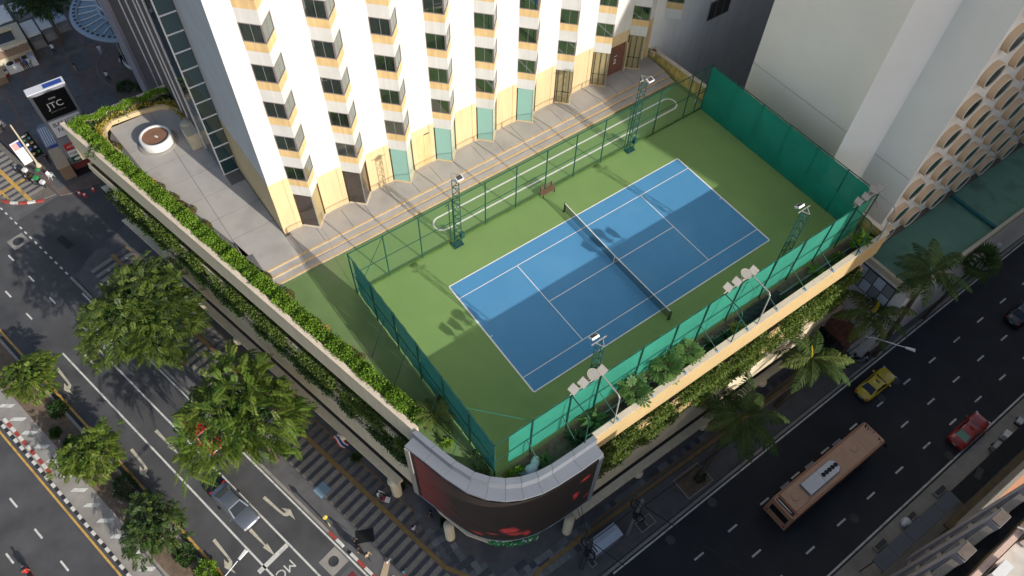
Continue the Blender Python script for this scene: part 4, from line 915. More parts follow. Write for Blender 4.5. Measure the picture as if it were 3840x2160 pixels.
# net
t = thing('tennis_net', 'black tennis net with white head band across the blue court', 'net', (0, 0, .012))
for s in (-1, 1): lpart('post', MB().tube((0, s*6.4, 0), (0, s*6.4, 1.08), .045, 8).bx(-.09, .09, s*6.4-.09, s*6.4+.09, 0, .02).tube((.16, s*6.42, 0), (.16, s*6.42, .9), .03, 6), 'black', t)
V, F = [], []; NN = 26
hz = lambda y: .914+(1.07-.914)*(abs(y)/6.4)
for i in range(NN+1):
    y = -6.35+12.7*i/NN
    for j in range(5): V.append((.03*math.sin(j/4*math.pi)*math.sin(i*.9), y, .04+(hz(y)-.06)*j/4))
for i in range(NN):
    for j in range(4): F.append((i*5+j, (i+1)*5+j, (i+1)*5+j+1, i*5+j+1))
lpart('netting', MB().raw(V, F), 'net_black', t)
b = MB()
for i in range(NN):
    y0, y1 = -6.35+12.7*i/NN, -6.35+12.7*(i+1)/NN; b.raw([(-.03, y0, hz(y0)-.05), (.03, y0, hz(y0)-.05), (.03, y0, hz(y0)+.01), (-.03, y0, hz(y0)+.01), (-.03, y1, hz(y1)-.05), (.03, y1, hz(y1)-.05), (.03, y1, hz(y1)+.01), (-.03, y1, hz(y1)+.01)], [(0,4,5,1),(1,5,6,2),(2,6,7,3),(3,7,4,0)])
lpart('head_band', b, 'net_white', t); lpart('centre_strap', MB().bx(-.035, .035, -.03, .03, .02, .87), 'net_white', t)
# bench
t = thing('bench', 'brown slatted wooden bench against the hotel side fence', 'bench', (.05, 8.72, .008), R(3))
for k in range(4): lpart('seat_slat', MB().bx(-.72, .72, -.24+.12*k, -.14+.12*k, .42, .45), 'wood', t)
for k in range(3): lpart('back_slat', MB().bx(-.72, .72, .27, .30, .52+.13*k, .62+.13*k), 'wood', t)
for x in (-.6, .6): lpart('leg', MB().bx(x-.03, x+.03, -.22, -.17, 0, .419).bx(x-.03, x+.03, .22, .265, 0, .9).bx(x-.03, x+.03, -.165, .215, .36, .415), 'black', t)
# things lying in the planting bed beside the road side fence
struct('planting_bed', MB().bx(-17.2, 18.9, -10.7, -9.05, .0005, .06), 'soil')
tag(obj('bed_kerb', MB().prism([(-10.8, -9.72), (17.3, -9.92), (17.3, -9.80), (-10.8, -9.60)], .02, .34).mesh('bed_kerb', 'concrete')), 'long pale concrete kerb of the planting bed behind the road side fence', 'kerb')
b = MB(); rg = random.Random(9); NX, NY = 30, 10; V, F = [], []
for i in range(NX+1):
    for j in range(NY+1): V.append((4.1+4.6*i/NX, -10.5+1.25*j/NY, .1+.75*math.sin(i/NX*math.pi)**.6*math.sin(j/NY*math.pi)**.7*(.75+.25*math.sin(i*1.3+j*.9))+.02*rg.random()))
for i in range(NX):
    for j in range(NY): F.append((i*(NY+1)+j, (i+1)*(NY+1)+j, (i+1)*(NY+1)+j+1, i*(NY+1)+j+1))
b.raw(V, F, 0, True); tag(obj('dark_netting', b.mesh('dark_netting', 'net_dark')), 'heap of dark shade netting on the bed behind the middle lamps', 'netting')
def sack(x, y, z, s, label, m_):
    V, F = [], []; rg = random.Random(int(x*100)); NA, NB = 12, 7
    for j in range(NB+1):
        ph = -math.pi/2+math.pi*j/NB
        for i in range(NA):
            a = 2*math.pi*i/NA; r = math.copysign(abs(math.cos(ph))**.5, math.cos(ph)); k = 1+.14*math.sin(3*a+j)+.05*rg.random()
            V.append((.34*s*r*k*math.cos(a), .26*s*r*k*math.sin(a), .24*s*math.sin(ph)+.24*s))
    for j in range(NB):
        for i in range(NA): F.append((j*NA+i, j*NA+(i+1) % NA, (j+1)*NA+(i+1) % NA, (j+1)*NA+i))
    tag(obj('sack', MB().raw(V, F, 0, True).mesh('sack', m_), loc=(x, y, z), rot=(0, 0, x)), label, 'sack', 'white sacks by the LED screen')
sack(-15.55, -10.1, .06, 1.5, 'large crumpled white sack behind the LED screen coping', 'cloth_white'); sack(-15.0, -9.8, .06, 1.2, 'smaller white sack with red print beside the larger sack', 'white'); sack(-16.1, -10.0, .06, 1.0, 'pale blue plastic sack nearest the fence corner', 'pale_blue')
# tennis net posts' singles marks and two balls left on the surface
lt = thing('planter_box', 'broken tan planter edge at the end of the long hedge', 'planter', (-19.6, -2.35, 0))
lpart('edge', MB().obx((0, 0, .3), (1.2, .22, .6), .75), 'brown', lt)
# ================================================================== PLANTS
def nrm(a): return a/np.maximum(1e-9, np.linalg.norm(a, axis=-1, keepdims=True))
def diamonds(base, dir_, side, L, W):                              # one quad leaf per row
    base, dir_, side = map(np.asarray, (base, dir_, side)); L = np.asarray(L).reshape(-1, 1); W = np.asarray(W).reshape(-1, 1)
    mid = base+dir_*L*.5; V = np.stack([base, mid+side*W*.5, base+dir_*L, mid-side*W*.5], 1).reshape(-1, 3)
    return V, np.arange(len(V)).reshape(-1, 4)
def crown_mesh(name, rad, n, L, nl, ls, mats, seed, droop=.5, fill=2500, zmin=-.35, down=.25, lump=.16, tang=.55, wf=.5):
    g = np.random.default_rng(seed); rad = np.array(rad)
    d = nrm(g.normal(size=(n*3, 3))); d = d[d[:, 2] > zmin][:n]; n = len(d)
    az = np.arctan2(d[:, 1], d[:, 0]); f = 1+lump*np.sin(3*az+seed)+lump*.8*np.sin(5*az+2*seed)*np.cos(4*d[:, 2])+lump*.7*np.sin(9*az+seed*3+6*d[:, 2])
    p = d*rad*(f*g.uniform(.55, .98, n)**.6)[:, None]
    t = nrm(np.stack([d[:, 0], d[:, 1], np.zeros(n)], 1)*.8+g.normal(size=(n, 3))*tang+np.array([0, 0, .25-down])); Ls = L*g.uniform(.65, 1.25, n)
    s = np.linspace(.06, 1, nl)[None, :, None]; c = p[:, None, :]+t[:, None, :]*(s*Ls[:, None, None]); c = c+np.array([0, 0, -1.0])*(droop*(s**2)*Ls[:, None, None])
    up = np.array([0, 0, 1.0]); sd_ = nrm(np.cross(t, up)); B, D, S, LL, MI = [], [], [], [], []
    prof = np.sin(np.linspace(.45, np.pi*.93, nl))[None, :]; mi = g.choice(len(mats)-1, n, p=[.55, .25, .2])
    for sg in (-1, 1):
        dr = nrm(sg*sd_[:, None, :]*.9+t[:, None, :]*.35+np.array([0, 0, -.18])+g.normal(size=(n, nl, 3))*.10); B.append(c.reshape(-1, 3)); D.append(dr.reshape(-1, 3)); S.append(np.repeat(t, nl, 0)); LL.append((ls*prof*g.uniform(.85, 1.15, (n, nl))).reshape(-1)); MI.append(np.repeat(mi, nl))
    B, D, S, LL, MI = np.concatenate(B), np.concatenate(D), np.concatenate(S), np.concatenate(LL), np.concatenate(MI)
    if fill:  # inner leaves coloured dark to stand for shade inside the crown
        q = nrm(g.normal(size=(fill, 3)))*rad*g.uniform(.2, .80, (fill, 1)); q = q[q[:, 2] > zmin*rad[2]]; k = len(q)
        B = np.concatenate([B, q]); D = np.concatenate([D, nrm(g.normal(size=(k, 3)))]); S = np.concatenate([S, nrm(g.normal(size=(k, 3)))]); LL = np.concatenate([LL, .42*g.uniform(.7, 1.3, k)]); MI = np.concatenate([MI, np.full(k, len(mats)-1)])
    V, F = diamonds(B, D, S, LL, LL*wf); return npmesh(name, V, F, mats, MI)
def trunk_mesh(path, r0, r1, limbs, seed):
    b = MB(); b.path([Vector(p) for p in path], r0, 9, 0, r1); rg = random.Random(seed)
    for (s, e) in limbs:
        s, e = Vector(s), Vector(e); m_ = s.lerp(e, .5)+Vector((rg.uniform(-.2, .2), rg.uniform(-.2, .2), .25)); b.path([s, m_, e], r1*.75, 6, 0, .03)
    return b.mesh('trunk', 'bark')
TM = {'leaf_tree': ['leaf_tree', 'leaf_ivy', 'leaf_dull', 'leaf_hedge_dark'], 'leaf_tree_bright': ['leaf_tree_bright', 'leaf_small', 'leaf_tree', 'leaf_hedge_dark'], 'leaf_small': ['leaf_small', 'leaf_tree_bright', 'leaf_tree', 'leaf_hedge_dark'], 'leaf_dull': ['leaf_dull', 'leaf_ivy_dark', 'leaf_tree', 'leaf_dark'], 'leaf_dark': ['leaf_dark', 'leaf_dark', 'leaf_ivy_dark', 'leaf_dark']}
def tree(label, base, cz, off, rad, n, L, nl, ls, mname, seed, r0=.24, cat='tree', group='street trees', **kw):
    t = thing('broadleaf_tree', label, cat, base, 0, group); h = cz-base[2]; o = Vector((off[0], off[1], h))
    rg = random.Random(seed); limbs = []
    top = Vector((off[0]*.8, off[1]*.8, h-rad[2]*.55))
    for k in range(9):
        a = k*2.4; e = Vector((off[0]+rad[0]*.75*math.cos(a), off[1]+rad[1]*.75*math.sin(a), h+rg.uniform(-.25, .45)*rad[2])); limbs.append((top, e))
    obj('trunk', trunk_mesh([(0, 0, -.05), (off[0]*.2+.1, off[1]*.25, h*.35), tuple(top)], r0, r0*.55, limbs, seed), t)
    obj('crown', crown_mesh('crown', rad, n, L, nl, ls, TM[mname], seed, **kw), t, o); return t
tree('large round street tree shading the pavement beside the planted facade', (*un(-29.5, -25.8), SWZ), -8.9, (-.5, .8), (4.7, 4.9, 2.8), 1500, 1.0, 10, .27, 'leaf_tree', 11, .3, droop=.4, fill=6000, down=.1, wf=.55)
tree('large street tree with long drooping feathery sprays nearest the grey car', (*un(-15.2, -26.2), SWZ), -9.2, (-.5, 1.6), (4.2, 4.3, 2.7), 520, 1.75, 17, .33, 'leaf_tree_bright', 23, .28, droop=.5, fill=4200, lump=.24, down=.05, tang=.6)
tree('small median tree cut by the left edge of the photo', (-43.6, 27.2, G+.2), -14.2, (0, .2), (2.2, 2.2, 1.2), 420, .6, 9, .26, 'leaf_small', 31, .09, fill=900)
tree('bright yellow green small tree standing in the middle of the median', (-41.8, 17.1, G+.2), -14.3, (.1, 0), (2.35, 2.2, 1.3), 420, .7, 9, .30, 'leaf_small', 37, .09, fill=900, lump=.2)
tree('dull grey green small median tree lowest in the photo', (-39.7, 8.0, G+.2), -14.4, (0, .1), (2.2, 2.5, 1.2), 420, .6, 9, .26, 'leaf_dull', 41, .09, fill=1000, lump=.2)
tree('tall dark green tree on the plaza beside the glass disc canopy', (-26.4, 76.2, SWZ), -10.6, (.4, .8), (3.0, 3.6, 2.3), 700, .8, 9, .3, 'leaf_dark', 43, .2, group='plaza trees', fill=2500)
tree('leafy tree at the top left corner beyond the food kiosk', (-29.0, 87.0, SWZ), -11.5, (0, 0), (3.0, 3.0, 1.8), 400, .8, 9, .3, 'leaf_dull', 47, .15, group='plaza trees', fill=1200)
def blob(label, c, rad, n, ls, mname, seed, cat='shrub', group=None, name='shrub', flat=False):
    g = np.random.default_rng(seed); d = nrm(g.normal(size=(n, 3))); d[:, 2] = np.abs(d[:, 2])*(1 if not flat else .6)
    p = d*np.array(rad)*(g.uniform(.55, 1.05, (n, 1))**.6)*(1+.15*np.sin(5*np.arctan2(d[:, 1], d[:, 0])+seed))[:, None]
    dr = nrm(d+g.normal(size=(n, 3))*.7); V, F = diamonds(p, dr, nrm(np.cross(dr, g.normal(size=(n, 3)))), ls*g.uniform(.7, 1.3, n), ls*.5*np.ones(n))
    t = obj(name, npmesh(name, V, F, mname), loc=c); tag(t, label, cat, group); return t
for i, (x, y, r, m_, l) in enumerate(((-40.8, 13.9, 1.2, 'leaf_dark', 'dark green shrub just below the bright yellow green median tree'), (-39.9, 11.6, 1.1, 'leaf_hedge_dark', 'dark leafy shrub above the dull median tree'), (-38.8, 5.4, .9, 'leaf_hedge_dark', 'low green shrub just below the dull median tree'),
        (-37.9, 3.2, 1.0, 'leaf_hedge', 'bright green ground shrub near the bottom of the median'), (-37.5, 1.0, 1.0, 'leaf_hedge', 'bright green ground shrub at the very bottom of the median'), (-43.2, 24.6, .9, 'leaf_hedge_dark', 'dark green shrub at the foot of the leftmost median tree'), (-44.1, 22.4, .5, 'leaf_hedge_dark', 'small dark tuft beside the median hatching'), (-43.4, 20.6, .6, 'leaf_hedge_dark', 'small dark green tuft above the bright median tree'))):
    blob(l, (x, y, G+.15), (r*.8, r, r*.8), 900, .22, m_, 60+i, group='shrubs in the median')
# ---------------- palms
def frond_mesh(L, e0, bend, nl, ll, mname, seed, twist=0, wid=.085):
    g = np.random.default_rng(seed); s = np.linspace(0, 1, 22); ang = e0-bend*s**1.3; ds = L/21
    x = np.concatenate([[0], np.cumsum(np.cos(ang[:-1])*ds)]); z = np.concatenate([[0], np.cumsum(np.sin(ang[:-1])*ds)])
    b = MB(); b.path([Vector((x[i], .03*math.sin(i*.4+seed), z[i])) for i in range(0, 22, 3)], .035, 5, 1, .008)
    sl_ = np.linspace(.13, .99, nl); px = np.interp(sl_, s, x); pz = np.interp(sl_, s, z); a = np.interp(sl_, s, ang)
    tx = np.stack([np.cos(a), 0*a, np.sin(a)], 1); nz = np.stack([-np.sin(a), 0*a, np.cos(a)], 1); P = np.stack([px, 0*px, pz], 1); ly = ll*np.sin(np.clip(sl_*1.05, 0, 1)**.75*np.pi*.92+.12)+.1
    V, F = [], []
    for sg in (-1, 1):
        dr = nrm(np.array([0, sg, 0])*.8+tx*.62-nz*.18+g.normal(size=(nl, 3))*.1)
        mid = P+dr*(ly*.55)[:, None]; tip = mid+nrm(dr*.8+np.array([0, 0, -.75]))*(ly*.5)[:, None]
        w = tx*wid*.5
        base = len(V)//1
        for i in range(nl):
            k = len(V); V += [P[i]-w[i]*.7, P[i]+w[i]*.7, mid[i]+w[i], mid[i]-w[i], tip[i]]; F += [(k, k+1, k+2, k+3), (k+3, k+2, k+4)]
    b.raw([tuple(v) for v in V], F, 0); return b.mesh('frond', [mname, 'leaf_palm_light'])
def palm(label, base, crown, fr, seed, scale=1.0, group='palms along the kerb', trunk=True, extra=None, tr=(.24, .15)):
    t = thing('palm_tree', label, 'palm', base, 0, group); c = Vector(crown)-Vector(base); rg = random.Random(seed)
    if trunk:
        b = MB(); m1 = Vector((c.x*.45, c.y*.45, c.z*.55)); b.path([Vector((0, 0, 0)), Vector((c.x*.2, c.y*.2, c.z*.28)), m1, c-Vector((0, 0, .5))], tr[0], 10, 0, tr[1]); b.tube(c-Vector((0, 0, .8)), c+Vector((0, 0, .05)), .15, 9, 1, .07)
        lpart('trunk', b, ['bark', 'leaf_palm'], t)
    n_ = len(fr)
    for i in range(n_):
        az = i*2.399+rg.uniform(-.25, .25)+seed; me = fr[i]
        o = obj('frond', me, t, c, (rg.uniform(-.15, .15), rg.uniform(-.08, .08), az)); o.scale = (scale*rg.uniform(.88, 1.08),)*3
    if extra: o = obj('frond', extra[0], t, c, (0, 0, extra[1])); o['label'] = 'young yellow frond standing upright'; o.scale = (.55,)*3
    return t
FA = [frond_mesh(3.3, R(e), R(bd), 34, .85, m_, i) for i, (e, bd, m_) in enumerate(((62, 75, 'leaf_palm'), (45, 75, 'leaf_palm'), (28, 70, 'leaf_palm'), (8, 60, 'leaf_palm'), (-12, 50, 'leaf_palm'), (48, 80, 'leaf_palm_light'), (20, 60, 'leaf_palm_light')))]
FY = frond_mesh(3.0, R(80), R(25), 26, .4, 'leaf_palm_yellow', 9)
seq = lambda s: [FA[i] for i in s]
palm('darkest big palm leaning over the tree pit nearest the LED corner', (.9, -14.15, G+.1), (3.6, -13.75, -8.6), seq([0, 1, 2, 2, 3, 3, 1, 4, 3, 2, 4, 1, 3, 4, 5]), 1, 1.32)
palm('palm with one upright yellow frond behind the taxi', (11.6, -13.4, SWZ), (12.5, -13.35, -8.6), seq([0, 1, 2, 5, 3, 6, 1, 3, 2, 2, 4, 3, 6]), 2, 1.12, extra=(FY, 1.9))
palm('palm with pale sunlit fronds by the parked motorbikes', (20.1, -13.35, SWZ), (20.3, -13.45, -8.6), seq([0, 5, 6, 5, 3, 6, 1, 3, 6, 2, 4, 3, 2]), 3, 1.12, extra=(FY, .6))
palm('palm spreading over the green annex roof', (23.6, -15.15, SWZ), (22.9, -14.6, -2.9), seq([0, 1, 2, 1, 3, 2, 1, 3, 2, 5, 4, 3, 2, 3, 4, 1]), 4, 1.05)
def fan_mesh(seed):
    b = MB(); rg = random.Random(seed); b.path([Vector((0, 0, 0)), Vector((.5, 0, .1)), Vector((1.0, 0, 0))], .02, 5, 1, .012)
    for k in range(17):
        a = R(-115+230*k/16); l = rg.uniform(.75, .95); d = Vector((math.cos(a), math.sin(a), -.1)); s_ = Vector((-math.sin(a), math.cos(a), 0))*.055; p = Vector((1.0, 0, 0)); m_ = p+d*l*.6; tip = p+d*l+Vector((0, 0, -.22))
        b.face([p, m_+s_, tip, m_-s_])
    return b.mesh('frond', ['leaf_palm', 'leaf_palm_light'])
FN = [fan_mesh(i) for i in range(2)]
t = palm('fan palm with stiff fingered leaves at the right of the palm row', (31.2, -15.2, SWZ), (31.0, -15.65, -6.6), [], 5, tr=(.17, .12)); rg = random.Random(4)
for i in range(30):
    e = R(rg.choice((70, 45, 20, 0, -25, -45))); o = obj('frond', FN[i % 2], t, (-.2, -.45, -6.6-SWZ), (0, -e, i*2.399)); o.scale = (1.2,)*3
FS = [frond_mesh(1.7, R(e), R(bd), 22, .5, m_, 20+i, wid=.06) for i, (e, bd, m_) in enumerate(((65, 70, 'leaf_palm_light'), (40, 60, 'leaf_palm_light'), (20, 60, 'leaf_palm'), (50, 80, 'leaf_palm_light')))]
palm('small feathery palm inside the corner between hedge and LED screen', (-18.75, -3.3, 0), (-18.75, -3.3, .7), [FS[i % 4] for i in range(13)], 6, trunk=False, group='plants on the roof')
# ---------------- hedge and garden on the left parapet
def scatter_box(n, u0, u1, n0, n1, z0, z1, ls, seed, topw=.55, rag=.12):
    g = np.random.default_rng(seed); u = g.uniform(u0, u1, n); f = g.random(n); a = g.random(n)
    nn = np.where(f < topw, n0+(n1-n0)*a, np.where(g.random(n) < .5, n0, n1)); zz = np.where(f < topw, z1, z0+(z1-z0)*a)
    w = 1+rag*np.sin(u*2.1+seed)+rag*.7*np.sin(u*5.3+1.7*seed); zz = zz+(w-1)*1.0+g.normal(size=n)*.05; nn = nn+g.normal(size=n)*.06
    P = np.stack([u*SD[0]+nn*SN[0], u*SD[1]+nn*SN[1], zz], 1); d = nrm(g.normal(size=(n, 3))+np.array([0, 0, .8])); return diamonds(P, d, nrm(np.cross(d, g.normal(size=(n, 3)))), ls*g.uniform(.7, 1.4, n), ls*.62*np.ones(n))
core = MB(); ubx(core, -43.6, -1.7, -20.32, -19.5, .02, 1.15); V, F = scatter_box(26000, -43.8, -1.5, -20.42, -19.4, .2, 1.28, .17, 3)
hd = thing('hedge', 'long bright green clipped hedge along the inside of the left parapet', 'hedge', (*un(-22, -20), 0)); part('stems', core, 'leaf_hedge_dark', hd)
o = obj('foliage', npmesh('foliage', V-np.array([hd.location.x, hd.location.y, 0]), F, 'leaf_hedge'), hd)
V, F = scatter_box(2600, -43, -8, -19.45, -19.1, .05, .55, .15, 5); tag(obj('border_plants', npmesh('border_plants', V, F, 'leaf_hedge_dark'), kind='stuff'), 'low dark border planting at the foot of the long hedge', 'planting')
g = np.random.default_rng(8); n_ = 9000                              # garden bed at the far end
def bed(poly_fn, n, z, ls, mname, label, name, seed):
    g = np.random.default_rng(seed); P = np.array([poly_fn(g) for _ in range(n)]); d = nrm(g.normal(size=(n, 3))+np.array([0, 0, 1.0])); P = np.concatenate([P, (z+.18*np.sin(P[:, :1]*3+P[:, 1:2]*2)+g.normal(size=(n, 1))*.07)], 1)
    V, F = diamonds(P, d, nrm(np.cross(d, g.normal(size=(n, 3)))), ls*g.uniform(.7, 1.4, n), ls*.6*np.ones(n)); return tag(obj(name, npmesh(name, V, F, mname), kind='stuff'), label, 'planting')
bed(lambda g: (lambda a: (-30.1+a*9.2, 37.75+g.normal()*.16-.35*a))(g.random()), 5200, 1.15, .18, 'leaf_hedge', 'bright green hedge across the far end of the terrace garden', 'far_hedge', 61)
bed(lambda g: (lambda a: (-29.0+a*7.6, 37.05+g.normal()*.18-.3*a))(g.random()), 2600, .75, .16, 'leaf_dull', 'grey green flowering ground cover in the far terrace garden', 'flower_bed', 62)
bed(lambda g: (lambda i, a: (gp[i][0]+(gp[i+1][0]-gp[i][0])*a+g.normal()*.12-.25*(i < 3), gp[i][1]+(gp[i+1][1]-gp[i][1])*a+g.normal()*.12+.35))(int(g.integers(1, 9)), g.random()), 1500, .85, .26, 'leaf_yellow', 'yellow leaved border behind the low curved garden wall', 'yellow_border', 63)
bed(lambda g: (-24+g.normal()*1.6, 37.1+g.normal()*.16), 260, .98, .07, 'flower_white', 'small white flowers scattered over the far garden bed', 'white_flowers', 64)
ball = []
for s in (1, 2):
    g = np.random.default_rng(s); d = nrm(g.normal(size=(700, 3))); d = d[d[:, 2] > -.5]; dr = nrm(d+g.normal(size=d.shape)*.6); V, F = diamonds(d*.45*(1+.1*np.sin(4*d[:, :1]+s)), dr, nrm(np.cross(dr, g.normal(size=d.shape))), .11*np.ones(len(d)), .07*np.ones(len(d)))
    V2 = np.array([(.40*math.cos(a)*math.cos(e), .40*math.sin(a)*math.cos(e), .40*math.sin(e)) for e in np.linspace(-1.2, 1.57, 7) for a in np.linspace(0, 2*math.pi, 12, endpoint=False)]); k0 = len(V); F2 = np.array([(k0+j*12+i, k0+j*12+(i+1) % 12, k0+(j+1)*12+(i+1) % 12, k0+(j+1)*12+i) for j in range(6) for i in range(12)])
    ball.append(npmesh('ball_shrub', np.concatenate([V, V2]), np.concatenate([F, F2]), 'leaf_olive'))
ords = ['first', 'second', 'third', 'fourth', 'fifth', 'sixth', 'seventh', 'eighth', 'ninth', 'tenth', 'eleventh', 'twelfth']
for i, (x, y, s) in enumerate(((-28.2, 36.0, 1.0), (-27.6, 33.6, 1.25), (-26.3, 27.0, 1.15), (-25.75, 25.3, 1.15), (-25.5, 24.3, 1.0), (-25.15, 23.3, 1.1), (-24.75, 21.1, 1.1), (-23.05, 13.9, 1.0), (-22.5, 11.4, 1.2), (-21.85, 8.1, .95), (-21.1, 4.5, 1.2), (-20.72, 3.7, 1.0))):
    o = obj('ball_shrub', ball[i % 2], loc=(x, y, .42), rot=(0, 0, i)); o.scale = (s, s, s*.9); tag(o, '%s olive ball shrub along the hedge counted from the far garden end' % ords[i], 'shrub', 'ball shrubs beside the hedge')
for i, (u, n) in enumerate(((-33.2, -19.35), (-27.4, -19.5), (-22.3, -19.5), (-11.8, -19.4), (-4.6, -19.6))):
    blob(['orange flowering tuft by the ball shrubs of the far terrace', 'small orange flowers in the hedge near the hotel shadow', 'bright orange flowering tuft midway along the hedge', 'orange flowering tuft beside the green deck', 'yellow leaf tuft near the near end of the hedge'][i], (*un(u, n), .75), (.35, .35, .3), 90, .13, 'flower_orange' if i != 4 else 'leaf_yellow', 90+i, 'flowers', 'flower tufts in the hedge', 'flower_tuft')
blob('green climber spilling over the far end of the left parapet', (*un(-39.2, -20.5), 1.0), (.9, .6, .5), 260, .22, 'leaf_dull', 99, 'climber', None, 'climber')
# ---------------- trailing plants on the facade ledges
def ledge(label, fn, s0, s1, zt, seed, n, mname, cover=.75):
    g = np.random.default_rng(seed); s = g.uniform(s0, s1, n); cl = .5+.5*np.sin(s*.9+seed)*np.sin(s*.37+2*seed)+.25*np.sin(s*2.3+seed*.7); keep = g.random(n) < np.clip((cl-(1-cover)*.8)*2.4, .08, 1); s = s[keep]; cl = np.clip(cl[keep], 0, 1); n = len(s)
    a = g.random(n); hang = g.random(n) < .55; dep = np.where(hang, -g.uniform(.05, .45, n), g.uniform(-.2, .85, n)); z = np.where(hang, zt+.1-g.random(n)**1.3*(1.55*cl+.2), zt+g.uniform(-.1, .42, n)*(.4+cl))
    P = np.array([fn(x, y) for x, y in zip(s, dep)]); P = np.concatenate([P, z[:, None]], 1); d = nrm(g.normal(size=(n, 3))+np.array([0, 0, -.5])); V, F = diamonds(P, d, nrm(np.cross(d, g.normal(size=(n, 3)))), .20*g.uniform(.6, 1.4, n), .115*np.ones(n))
    tag(obj('trailing_plants', npmesh('trailing_plants', V, F, mname), kind='stuff'), label, 'trailing plants')
fl = lambda s, d: un(s, NO+d); fr_ = lambda s, d: (s, ry(s)+d)
ledge('yellow green trailing plants on the upper ledge of the left facade', fl, -39.0, -1.6, -3.0, 2, 24000, 'leaf_ivy', .85)
ledge('dark green trailing plants on the lower ledge of the left facade', fl, -42.0, -1.6, -5.8, 5, 24000, 'leaf_ivy_dark', .8)
ledge('sunlit trailing plants on the upper ledge of the roadside facade', fr_, -10.7, 18.5, -3.0, 7, 24000, 'leaf_ivy', .95)
ledge('trailing plants on the lower ledge of the roadside facade', fr_, -10.7, 18.2, -5.8, 9, 22000, 'leaf_ivy', .85)
# ---------------- planting bed behind the road side fence
def lobed(seed):
    rg = random.Random(seed); b = MB(); b.path([Vector((0, 0, 0)), Vector((.4, 0, .22)), Vector((.75, 0, .2))], .016, 4, 0, .012); c = Vector((.75, 0, .2))
    for k in range(9):
        a = R(-150+300*k/8); l = .48*(1-.25*abs(k-4)/4)*rg.uniform(.9, 1.1); d = Vector((math.cos(a), math.sin(a), -.18)); s_ = Vector((-math.sin(a), math.cos(a), 0))
        b.face([c, c+d*l*.4+s_*.035, c+d*l*.72+s_*.085, c+d*l, c+d*l*.72-s_*.085, c+d*l*.4-s_*.035])
    return b.mesh('leaf', 'leaf_papaya')
LB = [lobed(i) for i in range(3)]
for i, (x, y, h, s, n_, l) in enumerate(((-6.7, -9.9, 1.25, 1.15, 22, 'papaya plant with star shaped leaves nearest the LED screen'), (-3.6, -9.85, 1.45, 1.2, 24, 'large papaya plant with star shaped leaves, middle of the row'), (-1.4, -9.8, 1.3, 1.0, 20, 'papaya plant with star shaped leaves farthest from the LED screen'))):
    t = thing('papaya_plant', l, 'plant', (x, y, .06), 0, 'papaya plants in the roadside bed'); lpart('stem', MB().tube((0, 0, 0), (0, 0, h), .05, 7, 0, .035), 'bark', t); rg = random.Random(i)
    for k in range(n_): o = obj('leaf', LB[k % 3], t, (0, 0, h-.05*(k % 4)), (rg.uniform(-.2, .2), rg.choice((-.75, -.35, 0, .3)), k*2.399)); o.scale = (s*rg.uniform(.8, 1.1),)*3
def rosette(label, x, y, z, n, L, W, mname, seed, e0=60, name='leafy_plant', cat='plant', group='plants in the roadside bed', stem=.25):
    rg = random.Random(seed); b = MB()
    for k in range(n):
        a = k*2.399; e = R(rg.uniform(e0-40, e0+20)); l = L*rg.uniform(.7, 1.15); d = Vector((math.cos(a), math.sin(a), 0)); s_ = Vector((-math.sin(a), math.cos(a), 0)); p0 = Vector((0, 0, stem*rg.random())); p1 = p0+(d*math.cos(e)+Vector((0, 0, math.sin(e))))*l*.55; p2 = p1+(d*math.cos(e-.9)+Vector((0, 0, math.sin(e-.9))))*l*.5
        b.face([p0, p0+s_*W*.1, p1+s_*W*.5, p1-s_*W*.5]); b.face([p1-s_*W*.5, p1+s_*W*.5, p2])
    tag(obj(name, b.mesh(name, mname), loc=(x, y, z)), label, cat, group)
rosette('broad yellow green leaved plant beside the lamp group near the LED screen', -10.05, -9.75, .06, 26, 1.3, .34, 'leaf_papaya', 1)
rosette('dark broad leaved plant tucked under the stays near the LED screen', -11.7, -10.1, .06, 30, 1.0, .32, 'leaf_dark', 2)
rosette('spiky yellow green bromeliad beside the white sacks', -14.4, -10.05, .06, 34, .75, .12, 'leaf_papaya', 3)
blob('fine bright green bush in the corner of fence and LED screen', (-16.6, -9.75, .05), (.8, .5, .9), 900, .16, 'leaf_hedge', 4, 'shrub', 'plants in the roadside bed')
rosette('dark palm like plant past the last papaya', .9, -10.1, .06, 30, 1.0, .2, 'leaf_dark', 5); rosette('yellow variegated plant beside the dark netting', 3.4, -10.1, .06, 30, .95, .24, 'leaf_yellow', 6, e0=50)
rosette('dark leaved plant below the yellow variegated plant', 2.2, -10.2, .06, 26, .8, .26, 'leaf_dark', 12); rosette('leafy plant between the netting and the parapet', 8.2, -10.3, .06, 26, .7, .22, 'leaf_palm', 13)
rosette('round green rosette plant on the far half of the bed', 10.4, -10.3, .06, 30, .8, .14, 'leaf_palm_light', 7); rosette('pale fern with long arching fronds in the bed', 12.4, -10.0, .06, 12, 1.3, .3, 'leaf_hedge', 8, e0=40)
blob('yellow green shrub in the far part of the bed', (14.6, -10.1, .05), (.7, .6, .8), 420, .2, 'leaf_small', 9, 'shrub', 'plants in the roadside bed')
rosette('bright broad leaved young tree near the far corner of the bed', 16.8, -10.2, .5, 60, 1.1, .32, 'leaf_hedge', 10, stem=.9); blob('dark bush in the far corner of the bed', (18.2, -10.1, .05), (.6, .5, .8), 500, .18, 'leaf_hedge_dark', 11, 'shrub', 'plants in the roadside bed')
rosette('pale leafy plants at the foot of the small corner palm', -19.0, -5.3, .02, 26, .6, .2, 'leaf_hedge', 14, group='plants on the roof'); blob('yellow tipped groundcover along the inner side of the screen coping', (-18.0, -7.6, .02), (.5, 1.0, .4), 260, .16, 'leaf_hedge_dark', 15, 'shrub', 'plants on the roof')
V, F = scatter_box(900, -1.2, 5.5, -19.6, -19.2, .05, .3, .2, 22)
